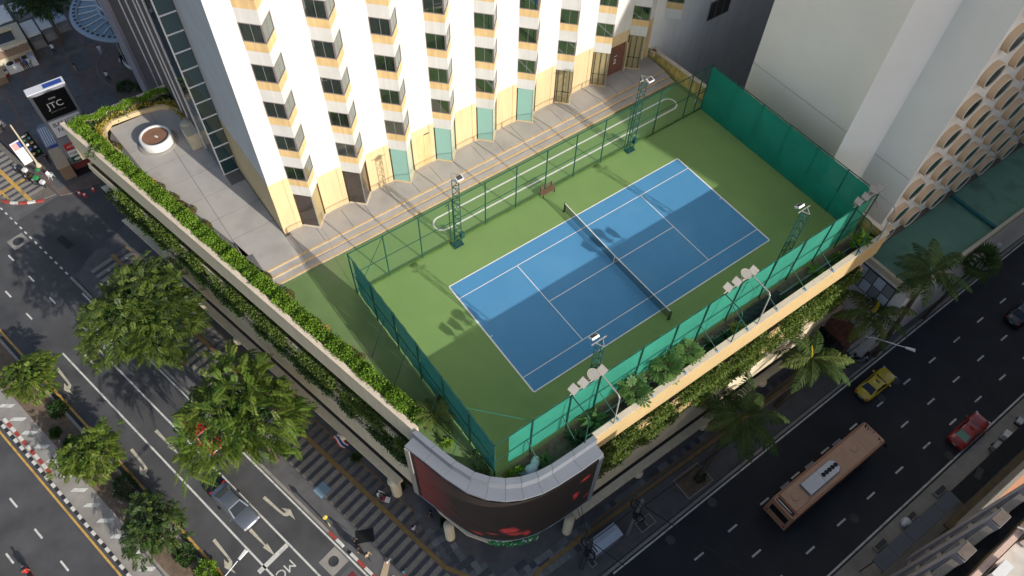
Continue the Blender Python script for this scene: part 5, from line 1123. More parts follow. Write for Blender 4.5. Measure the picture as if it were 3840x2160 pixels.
# tree pit, plaza planting, pots by the columns
tp = thing('tree_pit', 'square stone edged tree pit full of dark soil in the right pavement', 'tree pit', (.15, -14.2, SWZ))
b = MB(); b.bx(-1.4, 1.4, -.95, .95, .0, .03); lpart('soil', b, 'soil', tp); lpart('edge', MB().bx(-1.5, 1.5, -1.05, -.96, 0, .08).bx(-1.5, 1.5, .96, 1.05, 0, .08).bx(-1.5, -1.41, -.955, .955, 0, .08).bx(1.41, 1.5, -.955, .955, 0, .08), 'concrete', tp)
blob('low green weeds growing in the tree pit', (.8, -14.4, SWZ+.03), (.6, .4, .35), 300, .16, 'leaf_dark', 71, 'weeds')
blob('dark leafy bushes at the edge of the round entrance paving', (-22.7, 63.5, SWZ), (1.1, .9, 1.0), 800, .2, 'leaf_hedge_dark', 72, 'shrub', 'plaza shrubs'); blob('dark bush against the hotel wall by the entrance', (-21.0, 62.2, SWZ), (.7, .6, .9), 500, .2, 'leaf_hedge_dark', 73, 'shrub', 'plaza shrubs')
for i, (x, y, l) in enumerate(((-21.3, .0, 'dark potted bush beside the round column at the corner'), (-19.85, -4.8, 'dark potted bush beside the column under the LED screen'), (-23.2, 4.6, 'spiky potted plant under the hanging flag'))):
    t = thing('potted_plant', l, 'potted plant', (x, y, SWZ), 0, 'potted plants along the facade'); lpart('pot', MB().lathe([(0, 0), (.22, 0), (.3, .4), (.26, .4), (.24, .34), (0, .34)], n=14), 'dark_grey', t)
    g = np.random.default_rng(80+i); d = nrm(g.normal(size=(260, 3))); d[:, 2] = np.abs(d[:, 2]); V, F = diamonds(d*.35*g.uniform(.2, 1, (260, 1))+np.array([0, 0, .5]), nrm(d+g.normal(size=d.shape)*.4), nrm(g.normal(size=d.shape)), .35*np.ones(260), .1*np.ones(260)); obj('foliage', npmesh('foliage', V, F, 'leaf_dark' if i < 2 else 'leaf_palm'), t)
# ================================================================== VEHICLES
def interp(x, xs, ys): return float(np.interp(x, xs, ys))
def car(label, x, y, rz, paintm, L=4.55, W=1.76, H=1.46, lower=None, rear_tint=False, cat='car', name='parked_car', z=G+.012, sign=None, sedan=True):
    t = thing(name, label, cat, (x, y, z), rz); h = L/2
    xs = [-h, -h+.06, -h+.28, -h+.75, -h+1.2, -.3, .6, h-1.25, h-.7, h-.25, h-.06, h]
    wid = [.66, .76, .83, .875, .88, .88, .88, .875, .85, .78, .70, .58]; wid = [w*W/1.76 for w in wid]
    top = [.70, .86, .96, 1.0, .97, .93, .92, .93, .86, .76, .66, .55] if sedan else [.7, .9, 1.0, 1.02, 1.0, .97, .95, .95, .88, .8, .68, .56]
    bot = [.42, .30, .24, .22, .2, .2, .2, .2, .22, .24, .3, .40]
    b = MB(); rings = []
    for X, w, tp, bt in zip(xs, wid, top, bot):
        half = [(w*.86, bt), (w*.98, bt+.13), (w, (bt+tp)*.52), (w*.985, tp-.16), (w*.93, tp-.05), (w*.78, tp), (w*.4, tp+.025)]
        r = [(X, p[0], p[1]) for p in half]+[(X, 0, tp+.032)]+[(X, -p[0], p[1]) for p in half[::-1]]; rings.append(r)
    n = len(rings[0]); vs = [p for r in rings for p in r]; fs = []
    mids = []
    for i in range(len(rings)-1):
        for j in range(n): fs.append((i*n+j, i*n+(j+1) % n, (i+1)*n+(j+1) % n, (i+1)*n+j))
    b.raw(vs, fs, 0, True); b.raw(rings[0], [tuple(range(n))], 0); b.raw(rings[-1], [tuple(range(n-1, -1, -1))], 0)
    if lower:
        for i, f in enumerate(b.f):
            zc = sum(b.v[k][2] for k in f)/len(f)
            if zc < .62: b.m[i] = 1
    body = lpart('body', b, [paintm, lower or paintm], t)
    # greenhouse: roof shell with glass let into it
    xb0, xr0, xr1, xb1 = -h+.62, -h+1.35, .18, h-1.45
    wb, wr = W*.455, W*.335; zb = .94; zr = H
    Bq = [(xb0, wb*.93, zb+.03), (xb1, wb*.93, zb-.03)]; base = [(xb0, -wb*.9, zb+.04), (xb1, -wb*.95, zb-.03), (xb1, wb*.95, zb-.03), (xb0, wb*.9, zb+.04)]; roof = [(xr0, -wr, zr-.05), (xr1, -wr, zr-.04), (xr1, wr, zr-.04), (xr0, wr, zr-.05)]
    mid = [(xr0+.1, -wr*.55, zr), (xr1-.1, -wr*.55, zr+.005), (xr1-.1, wr*.55, zr+.005), (xr0+.1, wr*.55, zr)]
    g = MB(); g.raw(base+roof, [(0, 1, 5, 4), (1, 2, 6, 5), (2, 3, 7, 6), (3, 0, 4, 7)], 0); g.raw(roof+mid, [(0, 1, 5, 4), (1, 2, 6, 5), (2, 3, 7, 6), (3, 0, 4, 7), (4, 5, 6, 7)], 0, True); rf = lpart('roof', g, paintm, t)
    def glass(q, nm, m_='car_glass', e=.006, ins=.08, vi=.10):
        a, b_, c, d = [Vector(p) for p in q]; nn = (b_-a).cross(d-a).normalized()
        P = lambda s, v: (a.lerp(b_, s)).lerp(d.lerp(c, s), v)+nn*e
        return lpart(nm, MB().face([P(ins, vi*.5), P(1-ins, vi*.5), P(1-ins, 1-vi), P(ins, 1-vi)]), m_, t)
    glass((base[1], base[2], roof[2], roof[1]), 'windscreen'); rw = glass((base[3], base[0], roof[0], roof[3]), 'rear_window')
    if rear_tint: glass((base[3], base[0], roof[0], roof[3]), 'sun_strip', 'tint_green', .010, .1, .1).data.vertices[0].co  # green film over the top of the rear window
    for (p0, p1, q1, q0) in ((base[0], base[1], roof[1], roof[0]), (base[2], base[3], roof[3], roof[2])):
        a, b_, c, d = [Vector(p) for p in (p0, p1, q1, q0)]; nn = (b_-a).cross(d-a).normalized()*.006; P = lambda s, v: a.lerp(b_, s).lerp(d.lerp(c, s), v)+nn
        for s0, s1 in ((.17, .52), (.55, .90)): lpart('side_window', MB().face([P(s0, .08), P(s1, .08), P(min(s1, .93), .88), P(s0, .88)]), 'car_glass', t)
    tyre = MB().lathe([(.19, -.1), (.29, -.1), (.315, -.06), (.315, .06), (.29, .1), (.19, .1)], n=18).mesh('wheel', 'rubber'); rim = MB().lathe([(0, .09), (.06, .1), (.19, .075), (.19, -.09)], n=12).mesh('rim', 'rim_silver')
    for wx in (-h+.85, h-.9):
        for s in (-1, 1): o = obj('wheel', tyre, t, (wx, s*(W/2-.1), .315), (R(-90*s), 0, 0)); obj('rim', rim, o)
    for s in (-1, 1):
        lpart('mirror', MB().obx((xb1-.12, s*(W/2+.10), .98), (.12, .2, .13)), paintm, t); lpart('headlight', MB().obx((h-.16, s*W*.36, .66), (.16, .3, .1), -s*.35), 'light_clear', t); lpart('tail_light', MB().obx((-h+.06, s*W*.36, .84), (.1, .28, .12), s*.25), 'light_red', t)
    lpart('number_plate', MB().bx(-h-.012, -h+.02, -.2, .2, .55, .66), 'white', t); lpart('front_bumper', MB().obx((h-.05, 0, .45), (.14, W*.72, .12)), lower or 'black', t)
    if sign: lpart('roof_sign', MB().obx((-.25, 0, zr+.06), (.14, .42, .1)), sign, t)
    return t
car('yellow and green taxi driving past the palms', 20.85, -17.35, R(0.9), 'taxi_yellow', 4.55, 1.72, lower='taxi_green', sign='brown', name='taxi', cat='taxi')
car('red taxi with a green tinted strip on its rear window', 24.15, -25.5, R(0.9), 'car_red', 4.6, 1.74, rear_tint=True, sign='red', name='taxi', cat='taxi')
car('silver grey sedan in the lane beside the tree lined pavement', -33.72, 6.75, SA, 'car_grey', 4.85, 1.8, name='sedan')
car('red car half hidden under the feathery street tree', *un(-21.8, -29.05), SA, 'car_red', 4.5, 1.74, name='sedan'); car('white car mostly hidden under the large round street tree', *un(-37.6, -29.2), SA, 'car_white', 4.6, 1.76, name='sedan')
car('dark car cut by the right edge of the photo', 40.0, -20.7, R(0.9), 'car_black', 4.5, 1.76, name='sedan'); car('black car parked in the alley mouth under the planted ledge', 20.6, -11.5, R(80), 'car_black', 4.2, 1.7, name='sedan', z=SWZ)
car('dark car cut by the bottom left corner of the photo', -52.6, 13.0, R(95), 'car_black', 4.5, 1.74, name='sedan')
# bus
B = thing('city_bus', 'long orange city bus with a white air conditioning unit on its roof', 'bus', (9.25, -20.72, G+.014), R(0.6))
b = MB(); LX, WY, HZ = 5.95, 1.22, 3.1
for (x0, x1) in ((-LX, LX),):
    prof = [(WY, .35), (WY+.02, 1.2), (WY, 2.75), (WY-.07, 2.98), (WY-.22, HZ)]
    rings = []
    for X, k in ((-LX, .97), (-LX+.1, 1.0), (LX-.15, 1.0), (LX, .95)): rings.append([(X, p[0]*k, p[1]) for p in prof]+[(X, -p[0]*k, p[1]) for p in prof[::-1]])
    n = 10; b.raw([p for r in rings for p in r], [(i*n+j, i*n+(j+1) % n, (i+1)*n+(j+1) % n, (i+1)*n+j) for i in range(3) for j in range(n)], 0); b.raw(rings[0], [tuple(range(n))], 0); b.raw(rings[-1], [tuple(range(n-1, -1, -1))], 0)
lpart('body', b, 'bus_orange', B); 
for i in range(6): lpart('roof_sheet', MB().bx(-LX+.75+1.84*i, -LX+2.57+1.84*i, -WY+.24, WY-.24, HZ, HZ+.014), 'bus_roof', B)
for s in (-1, 1): lpart('roof_gutter', MB().bx(-LX+.1, LX-.1, s*(WY-.1)-.03, s*(WY-.1)+.03, HZ-.06, HZ+.03), 'bus_orange', B)
ac_ = lpart('air_conditioner', MB().prism([(-3.3, -.62), (.35, -.62), (.75, -.35), (.75, .35), (.35, .62), (-3.3, .62)], HZ+.015, HZ+.24), 'cladding_grey', B)
lpart('cover_panel', MB().bx(-3.25, -1.35, -.58, .58, HZ+.241, HZ+.26), 'white_metal', ac_); lpart('cover_panel', MB().prism([(-1.31, -.58), (.33, -.58), (.68, -.33), (.68, .33), (.33, .58), (-1.31, .58)], HZ+.241, HZ+.26), 'white_metal', ac_)
for k in range(5): lpart('fan', MB().lathe([(0, .262), (.16, .262), (.165, .275), (.2, .275), (.2, .25)], (-1.05+.385*k, .0, HZ), 16), 'sign_black', ac_)
for x in (-4.35, 3.15): lpart('roof_hatch', MB().lathe([(0, .07), (.34, .07), (.38, .05), (.38, .0)], (x, .1, HZ+.012), 20), 'bus_roof', B)
lpart('front_slot', MB().bx(-LX+.12, -LX+.52, -WY+.3, WY-.3, HZ-.001, HZ+.012), 'black', B); lpart('destination_tube', MB().obx((-LX+.27, .1, HZ+.05), (.07, 1.5, .07)), 'white', B); lpart('trim', MB().bx(-LX+.56, -LX+.68, -WY+.2, WY-.2, HZ+.0005, HZ+.05), 'bus_rust', B)
lpart('cable_duct', MB().path([(-3.3, -.5, HZ+.05), (-3.5, -.75, HZ+.05), (-5.2, -.8, HZ+.05)], .07, 6), 'bus_roof', B)
for s in (-1, 1):
    for k in range(9): lpart('window', MB().bx(-LX+.7+1.2*k, -LX+1.75+1.2*k, s*(WY+.006)-.01, s*(WY+.006)+.01, 1.45, 2.35), 'car_glass', B)
for k, x in enumerate((-3.9, -.8, 2.8)): lpart('opened_window', MB().bx(x-.5, x+.5, WY+.02, WY+.26, 2.35, 2.4), 'cladding_grey', B)
lpart('rear_window', MB().bx(-LX-.02, -LX, -.9, .9, 1.4, 2.4), 'car_glass', B); lpart('windscreen', MB().bx(LX, LX+.02, -1.0, 1.0, 1.2, 2.5), 'car_glass', B)
tyre = MB().lathe([(.25, -.14), (.46, -.14), (.5, -.1), (.5, .1), (.46, .14), (.25, .14)], n=20).mesh('wheel', 'rubber'); rim = MB().lathe([(0, .12), (.25, .1)], n=14).mesh('rim', 'rim_silver')
for x in (-3.6, 3.4):
    for s in (-1, 1): o = obj('wheel', tyre, B, (x, s*(WY-.12), .5), (R(-90*s), 0, 0)); obj('rim', rim, o)
for s in (-1, 1): lpart('mirror', MB().path([(LX-.1, s*WY, 2.4), (LX+.2, s*(WY+.2), 2.5)], .03, 5).obx((LX+.22, s*(WY+.22), 2.3), (.08, .2, .35)), 'black', B); lpart('tail_light', MB().bx(-LX-.02, -LX+.05, s*.95-.12, s*.95+.12, .7, .95), 'light_red', B)
rbx_ = MB(); rg = random.Random(2)
for k in range(14): rbx_.obx((LX-.25+rg.uniform(-.18, .1), -WY+.25+rg.random()*(2*WY-.5), HZ+.016), (rg.uniform(.05, .2), rg.uniform(.05, .16), .01), rg.random())
lpart('torn_paint', rbx_, 'black', B)
def scooter(label, x, y, rz, m_, box=None, z=SWZ+.002, rider=None):
    t = thing('motor_scooter', label, 'motor scooter', (x, y, z), rz, 'motor scooters parked on the pavements'); wm = MB().lathe([(.14, -.05), (.25, -.05), (.28, 0), (.25, .05), (.14, .05), (.14, -.05)], n=16).mesh('wheel', 'rubber')
    for wx in (-.62, .62): o = obj('wheel', wm, t, (wx, 0, .28), (R(90), 0, 0)); lpart('hub', MB().lathe([(0, .04), (.14, .04), (.14, -.04), (0, -.04)], n=10), 'rim_silver', o)
    lpart('body', MB().raw([(-.75, -.12, .55), (-.75, .12, .55), (-.1, .15, .42), (-.1, -.15, .42), (-.8, -.08, .72), (-.8, .08, .72), (-.05, .12, .70), (-.05, -.12, .70)], [(0,1,2,3),(4,7,6,5),(0,4,5,1),(1,5,6,2),(2,6,7,3),(3,7,4,0)]).raw([(.3, -.14, .3), (.3, .14, .3), (.45, .16, .85), (.45, -.16, .85), (.42, -.12, .3), (.42, .12, .3), (.6, .1, .85), (.6, -.1, .85)], [(0,1,2,3),(4,7,6,5),(0,4,5,1),(1,5,6,2),(2,6,7,3),(3,7,4,0)]).bx(-.1, .32, -.13, .13, .28, .34), m_, t)
    lpart('seat', MB().bx(-.72, -.02, -.13, .13, .72, .8), 'black', t); lpart('fork', MB().tube((.62, 0, .28), (.46, 0, .95), .03, 6), 'galv', t); lpart('handlebar', MB().tube((.44, -.34, 1.0), (.44, .34, 1.0), .02, 6).tube((.44, -.34, 1.0), (.40, -.36, 1.18), .012, 5).tube((.44, .34, 1.0), (.40, .36, 1.18), .012, 5), 'black', t); lpart('headlight', MB().obx((.56, 0, .88), (.12, .18, .14)), 'light_clear', t)
    if box: lpart('top_box', MB().obx((-.78, 0, .98), (.42, .42, .34)), box, t)
    return t
scooter('black scooter with a white seat cover parked by the zebra pavement near the lamp post', -37.25, 56.1, 2.2, 'black', 'white', G+.13); scooter('scooter with a green delivery box beside the kerb', -36.65, 54.2, 2.3, 'black', 'green', G+.13); scooter('scooter with a small white box at the end of the kerb row', -36.2, 53.2, 2.2, 'dark_grey', 'white', G+.13)
scooter('scooter with silver panels parked beside the palm behind the taxi', 21.7, -14.7, -.6, 'cladding_grey', None); scooter('black scooter parked just behind the silver panelled one', 22.4, -14.4, -.5, 'black', None); scooter('dark scooter lying near the palm trunk by the taxi', 20.6, -14.3, .3, 'black', None)
# ================================================================== PEOPLE
def person(label, x, y, rz, shirt, trousers, hair='hair', skin='skin', z=SWZ+.005, walk=.25, arm=.15, carry=None, h=1.68, sit=False, bend=0.0, reach=0.0):
    k = h/1.7; s = walk
    pel = Vector((0, 0, .93)); chest = Vector((.02+bend*.28, 0, 1.32-bend*.06)); neck = Vector((.03+bend*.4, 0, 1.47-bend*.12)); head = Vector((.06+bend*.5, 0, 1.60-bend*.18))
    if sit: pel = Vector((0, 0, .5)); chest = Vector((.0, 0, .9)); neck = Vector((0, 0, 1.04)); head = Vector((.04, 0, 1.17))
    segs = []                                                       # (joint a, joint b, ra, rb, material)
    segs += [(pel, chest, .135, .15, shirt), (chest, neck, .15, .058, shirt), (neck, head-Vector((0, 0, .07)), .055, .06, skin)]
    verts = [pel, chest, neck, head-Vector((0, 0, .03)), head+Vector((.0, 0, .08))]; rad = [(.14, .105), (.165, .115), (.055, .055), (.088, .082), (.075, .07)]; edges = [(0, 1), (1, 2), (2, 3), (3, 4)]
    def chain(start, pts, rs):
        p = start
        for q, r in zip(pts, rs): verts.append(q); rad.append((r, r)); edges.append((p, len(verts)-1)); p = len(verts)-1
        return p
    for sg in (-1, 1):
        sh = chest+Vector((.0, sg*.17, .07)); a = arm*sg+s*.6*sg; el = sh+Vector((math.sin(a)*.26+reach*.2, sg*.06, -.26+reach*.12)); wr_ = el+Vector((.08+math.sin(a)*.12+reach*.22, -sg*.015, -.22+reach*.22)); hd_ = wr_+Vector((.03, 0, -.07+reach*.06))
        e = chain(1, [sh, el, wr_, hd_], [.058, .045, .034, .036])
        for f in range(5): chain(e, [hd_+Vector((.012+.012*(f == 0), (f-2)*.012, -.035)), hd_+Vector((.025, (f-2)*.014, -.075+.008*abs(f-2)))], [.009, .008])
        hp = pel+Vector((0, sg*.095, -.05)); st = s*sg*-1
        if sit: kn = pel+Vector((.42, sg*.11, -.02)); an = Vector((.44, sg*.11, .08)); to = Vector((.58, sg*.12, .04))
        else: kn = Vector((math.sin(st)*.42+.03, sg*.10, .50)); an = Vector((math.sin(st)*.80-.05, sg*.10, .09)); to = an+Vector((.15, sg*.015, -.055))
        chain(0, [hp, kn, an, to], [.095, .064, .046, .042])
    me = bpy.data.meshes.new('body'); me.from_pydata([v*k for v in verts], edges, []); o = bpy.data.objects.new('tmp', me); C.objects.link(o)
    sk = o.modifiers.new('skin', 'SKIN'); sk.use_smooth_shade = True
    for i, v in enumerate(me.skin_vertices[0].data): v.radius = (rad[i][0]*k, rad[i][1]*k); v.use_root = (i == 0)
    ss = o.modifiers.new('sub', 'SUBSURF'); ss.levels = 1; ss.render_levels = 1
    dg = bpy.context.evaluated_depsgraph_get(); bm_ = bpy.data.meshes.new_from_object(o.evaluated_get(dg)); bpy.data.objects.remove(o); bpy.data.meshes.remove(me)
    bm_.name = 'person'; mats = [shirt, trousers, skin, 'black']; bm_.materials.clear()
    for m_ in mats: bm_.materials.append(M[m_])
    zt = pel.z*k; cz = neck.z*k
    for p in bm_.polygons:
        c = p.center; r = math.hypot(c.x-head.x*k, c.y)
        lat = abs(c.y)
        if c.z > cz-.01 and r < .22: mi = 2
        elif c.z < .11*k: mi = 3
        elif lat > .20*k and c.z < (chest.z-.10)*k and c.z > .45*k and not (sit and c.x > .3): mi = 2
        elif c.z < zt+.03 or (sit and c.x > .18 and c.z < .62): mi = 1
        else: mi = 0
        p.material_index = mi; p.use_smooth = True
    t = obj('person', bm_, loc=(x, y, z), rot=(0, 0, rz)); tag(t, label, 'person')
    hb = MB(); hc = head*k
    for j in range(6):
        ph0, ph1 = -.25+j*.3, -.25+(j+1)*.3
        for i in range(12):
            a0, a1 = 2*math.pi*i/12, 2*math.pi*(i+1)/12; Pp = lambda a, p: (hc.x-.012+.108*k*math.cos(a)*math.cos(p)-(.02 if math.cos(a) < 0 else .0), .098*k*math.sin(a)*math.cos(p), hc.z+.035*k+.115*k*math.sin(p)-.06*k*(math.cos(a) < 0)*(j == 0))
            if math.cos((a0+a1)/2) > .55 and j < 2: continue
            hb.face([Pp(a0, ph0), Pp(a1, ph0), Pp(a1, ph1), Pp(a0, ph1)], 0, True)
    obj('hair', hb.mesh('hair', hair), t)
    fb = MB(); fx = hc.x+.09*k
    for sg in (-1, 1): fb.obx((fx-.008, sg*.032*k, hc.z+.0), (.02, .02, .012), 0, 1); fb.obx((hc.x, sg*.088*k, hc.z-.01), (.04, .02, .06), 0, 0)
    fb.obx((fx+.008, 0, hc.z-.03*k), (.03, .022, .03), 0, 0); fb.obx((fx-.004, 0, hc.z-.062*k), (.02, .045, .01), 0, 2); obj('face', fb.mesh('face', [skin, 'black', 'red']), t)
    if carry:
        nm, cm, off, sz = carry; obj(nm, MB().obx((0, 0, 0), sz).mesh(nm, cm), t, off)
    return t
person('person in a white shirt and dark trousers walking near the plaza tree', -27.75, 74.8, 1.2, 'cloth_white', 'trousers_dark'); person('person in a pale yellow top standing on the dark plaza slabs', -26.6, 69.3, 2.6, 'khaki', 'grey_cloth', walk=.1)
person('woman with long dark hair in a dark dress at the kiosk counter', -31.75, 73.6, 1.9, 'rust_brown', 'rust_brown', walk=.05, h=1.6); person('person with a blue bag between two customers at the kiosk', -31.35, 73.7, 1.7, 'blue', 'denim', walk=.05, bend=.3); person('person in a white shirt at the right end of the kiosk counter', -30.95, 73.75, 1.8, 'cloth_white', 'grey_cloth', walk=.05)
person('person in white with pale trousers walking under the edge of the glass disc', -22.95, 71.3, -1.7, 'cloth_white', 'pale_blue', walk=.2); person('person in a white shirt and dark shorts on the round brown paving', -23.9, 65.9, -2.3, 'cloth_white', 'trousers_dark', walk=.2); person('person in black carrying a white bag by the entrance glass', -21.3, 68.0, -2.0, 'black', 'black', carry=('bag', 'white', (.1, -.3, .75), (.3, .12, .34))); person('person in grey close to the hotel flank behind the hedge', -19.9, 63.2, 2.4, 'grey_cloth', 'trousers_dark', walk=.1)
person('person in grey clothes walking behind the two poster boards', -35.75, 60.6, -1.2, 'grey_cloth', 'grey_cloth'); person('person in dark clothes walking beside the brown kiosk box', -34.2, 56.0, -1.4, 'black', 'trousers_dark', walk=.35); 
person('guard in a white shirt sitting on a plastic chair by the driveway', -33.05, 52.85, -.9, 'cloth_white', 'trousers_dark', sit=True, z=SWZ+.0); person('person in dark clothes at the left edge of the plaza', -37.4, 66.5, -1.2, 'white', 'black'); person('second person in dark trousers at the left edge of the photo', -37.0, 64.5, -1.0, 'grey_cloth', 'black')
person('person in a white shirt pushing a small cart on the striped pavement', -23.3, .45, -.9, 'cloth_white', 'trousers_dark', reach=.7, walk=.2); person('person in a lilac shirt walking on the striped pavement', -22.35, -3.85, 1.9, 'lilac', 'trousers_dark', walk=.3); person('person in a teal shirt at the bottom edge of the photo', -24.8, -6.4, 2.0, 'teal_cloth', 'red', walk=.2)
person('person in dark clothes standing under the LED screen by the column', -20.5, -3.6, 2.4, 'black', 'trousers_dark', walk=.1); person('dark clothed person with a pale scarf beside the standing black signs', -26.9, -1.95, -.5, 'black', 'trousers_dark', walk=.1); person('motorcycle taxi driver in an orange vest by the kerb', -26.95, -2.7, -.7, 'black', 'trousers_dark', walk=.2); person('person in an orange trimmed vest walking along the kerb', -26.6, -3.5, -1.1, 'khaki', 'trousers_dark', walk=.3)
t = thing('hand_cart', 'small cart with white and red boxes pushed along the striped pavement', 'cart', (-22.92, -.15, SWZ), -.9); lpart('tray', MB().bx(-.35, .35, -.22, .22, .28, .34), 'galv', t); lpart('box', MB().bx(-.05, .33, -.2, .2, .341, .6), 'white', t); lpart('box', MB().bx(-.33, -.08, -.18, .18, .341, .55), 'red', t); lpart('handle', MB().path([(-.35, -.2, .34), (-.6, -.2, .95), (-.6, .2, .95), (-.35, .2, .34)], .015, 5), 'galv', t)
for wx in (-.25, .25): lpart('wheel', MB().tube((wx, -.22, .14), (wx, -.17, .14), .14, 12).tube((wx, .17, .14), (wx, .22, .14), .14, 12), 'rubber', t)
mt = scooter('red motorcycle with a rider cut by the bottom left edge of the photo', -49.6, 11.3, SA+math.pi, 'red', None, G+.01); person('rider in a red and white jacket on the motorcycle at the bottom left', -49.6, 11.3, SA+math.pi, 'red', 'denim', z=G+.3, sit=True)
# ================================================================== POLES, CABLES, SIGNS, SMALL THINGS
for (x, y, h, l) in ((-7.7, -14.37, 8.4, 'concrete utility pole at the right end of the white cabinet'), (-12.64, -14.35, 8.0, 'dark utility pole wrapped in cables left of the white cabinet')):
    t = thing('utility_pole', l, 'utility pole', (x, y, SWZ), 0, 'utility poles on the right pavement'); lpart('shaft', MB().tube((0, 0, 0), (0, 0, h), .19, 10, 0, .13), 'pole_concrete' if x > -10 else 'dark_grey', t); lpart('crossarm', MB().beam((-.1, -.9, h-.5), (-.1, .9, h-.5), .1, .1).beam((-.1, -.8, h-1.3), (-.1, .8, h-1.3), .1, .1), 'dark_grey', t)
    lpart('cable_bundle', MB().path([(.25, 0, 1.5), (.28, .1, 3.5), (.2, -.1, 5.0), (.24, .1, h-1)], .12, 6).obx((.3, .2, 4.4), (.35, .4, .5)).obx((-.3, -.15, 5.6), (.4, .3, .6)).lathe([(.3, -.06), (.42, 0), (.3, .06)], (.1, .45, h-2.2), 12).lathe([(.26, -.05), (.38, 0), (.26, .05)], (-.15, -.5, h-2.8), 12), 'cable', t)
def cable(label, p, q, sag, r=.025, n=12):
    P = [Vector(p).lerp(Vector(q), i/n)-Vector((0, 0, sag*4*(i/n)*(1-i/n))) for i in range(n+1)]; tag(obj('overhead_cable', MB().path(P, r, 5).mesh('overhead_cable', 'cable')), label, 'cable', 'overhead cables')
cable('thick black cable over the white cabinet between the two utility poles', (-12.6, -14.3, -9.6), (-7.7, -14.3, -9.3), .35, .035); cable('upper black cable running along the right pavement towards the dark palm', (-7.7, -13.9, -9.3), (30, -13.9, -9.3), .9, .03); cable('lower black cable running along the right pavement towards the dark palm', (-7.7, -14.5, -10.0), (30, -14.4, -10.0), .9, .04)
cable('pair cable crossing the dark road from the concrete pole', (-7.6, -14.5, -9.4), (-3.0, -29.4, -6.8), .5, .03); cable('second cable crossing the dark road from the concrete pole', (-7.6, -14.2, -9.8), (-2.6, -29.4, -7.4), .5, .03); cable('cable crossing the dark road from the dark pole', (-12.6, -14.3, -9.6), (-8.0, -29.4, -7.0), .5, .035); cable('cable from the dark pole up past the LED screen', (-12.6, -14.3, -9.8), (-11.9, -11.3, -8.6), .2, .025); cable('second cable from the dark pole to the facade by the LED screen', (-12.7, -14.1, -9.3), (-11.4, -11.5, -9.4), .2, .025)
cb = thing('utility_cabinet', 'white boxy cabinet with a pitched lid between the two utility poles', 'cabinet', (-10.1, -13.95, SWZ)); lpart('case', MB().bx(-1.35, 1.35, -.52, .52, .1, 2.15), 'cladding_grey', cb); lpart('lid', MB().raw([(-1.42, -.62, 2.15), (1.42, -.62, 2.15), (1.42, .0, 2.3), (-1.42, .0, 2.3)], [(0, 1, 2, 3)]).raw([(-1.42, .0, 2.3), (1.42, .0, 2.3), (1.42, .62, 2.15), (-1.42, .62, 2.15)], [(0, 1, 2, 3)]).bx(-1.42, 1.42, -.62, .62, 2.08, 2.149), 'pale_blue', cb); lpart('foot', MB().bx(-1.3, 1.3, -.45, .45, 0, .1), 'dark_grey', cb)
def grate(label, x, y, w, h, n=2):
    t = thing('drain_cover', label, 'drain cover', (x, y, SWZ+.002), 0, 'drain covers in the pavements'); lpart('frame', MB().bx(-w/2, w/2, -h/2, h/2, 0, .03), 'concrete', t)
    for k in range(n): lpart('panel', MB().bx(-w/2+.08+(w-.12)/n*k, -w/2+(w-.12)/n*(k+1), -h/2+.08, h/2-.08, .031, .045), 'sidewalk_grey' if k % 2 else 'dark_grey', t)
grate('two panel drain cover beside the concrete utility pole', -5.8, -14.6, 1.65, .95); grate('pale framed drain cover beside the dark utility pole', -11.65, -14.45, .55, .85, 1); 
t = thing('glass_grid_cover', 'teal square grid cover set in the striped pavement', 'cover', (*un(-10.1, -25.35), SWZ+.01), SA); 
for i in range(4):
    for j in range(4): lpart('lens', MB().bx(-.52+.27*i, -.29+.27*i, -.52+.27*j, -.29+.27*j, .012, .03), 'steel_blue', t)
lpart('frame', MB().bx(-.58, .58, -.58, .58, 0, .012), 'teal_cloth', t)
tag(obj('dark_plate', MB().bx(-.75, .75, -.55, .55, 0, .03).mesh('dark_plate', 'black'), loc=(-25.95, -1.7, SWZ+.015), rot=(0, 0, SA+.9)), 'black square plate lying on the striped pavement behind the dark clothed person', 'plate')
def street_lamp(label, base, head, hz_, white=True, dbl=False):
    t = thing('street_lamp', label, 'street lamp', base, 0, 'street lamps'); d = Vector(head)-Vector(base); lpart('column', MB().tube((0, 0, 0), (0, 0, d.z-.3), .09, 8, 0, .06), 'galv', t)
    lpart('arm', MB().path([(0, 0, d.z-.35), (d.x*.15, d.y*.15, d.z-.1), (d.x*.9, d.y*.9, d.z)], .04, 6), 'white_metal', t); a = math.atan2(d.y, d.x); lpart('lamp_head', MB().raw([(-.42, -.09, -.05), (.42, -.15, -.05), (.42, .15, -.05), (-.42, .09, -.05), (-.42, -.07, .06), (.36, -.12, .08), (.36, .12, .08), (-.42, .07, .06)], [(0,3,2,1),(4,5,6,7),(0,1,5,4),(1,2,6,5),(2,3,7,6),(3,0,4,7)]), 'white', t, d, (0, 0, a))
street_lamp('white street lamp head hanging over the turn arrows at the bottom left', (-39.2, -2.6, G+.2), (-34.1, -.6, -8.5), 0); street_lamp('white street lamp head reaching over the road beside the taxi', (18.2, -14.6, SWZ), (20.15, -17.7, -8.5), 0)
t = thing('street_lamp', 'round white globe lamp at the right of the palms', 'street lamp', (39.2, -14.8, SWZ), 0, 'street lamps'); lpart('column', MB().tube((0, 0, 0), (0, 0, 5.6), .07, 8), 'dark_grey', t); lpart('globe', MB().lathe([(0, -.3), (.2, -.24), (.3, -.05), (.3, .1), (.18, .27), (0, .32)], (.35, 0, 5.6), 14), 'white', t); lpart('arm', MB().beam((-.35, 0, 5.3), (.4, 0, 5.3), .05, .05), 'dark_grey', t)
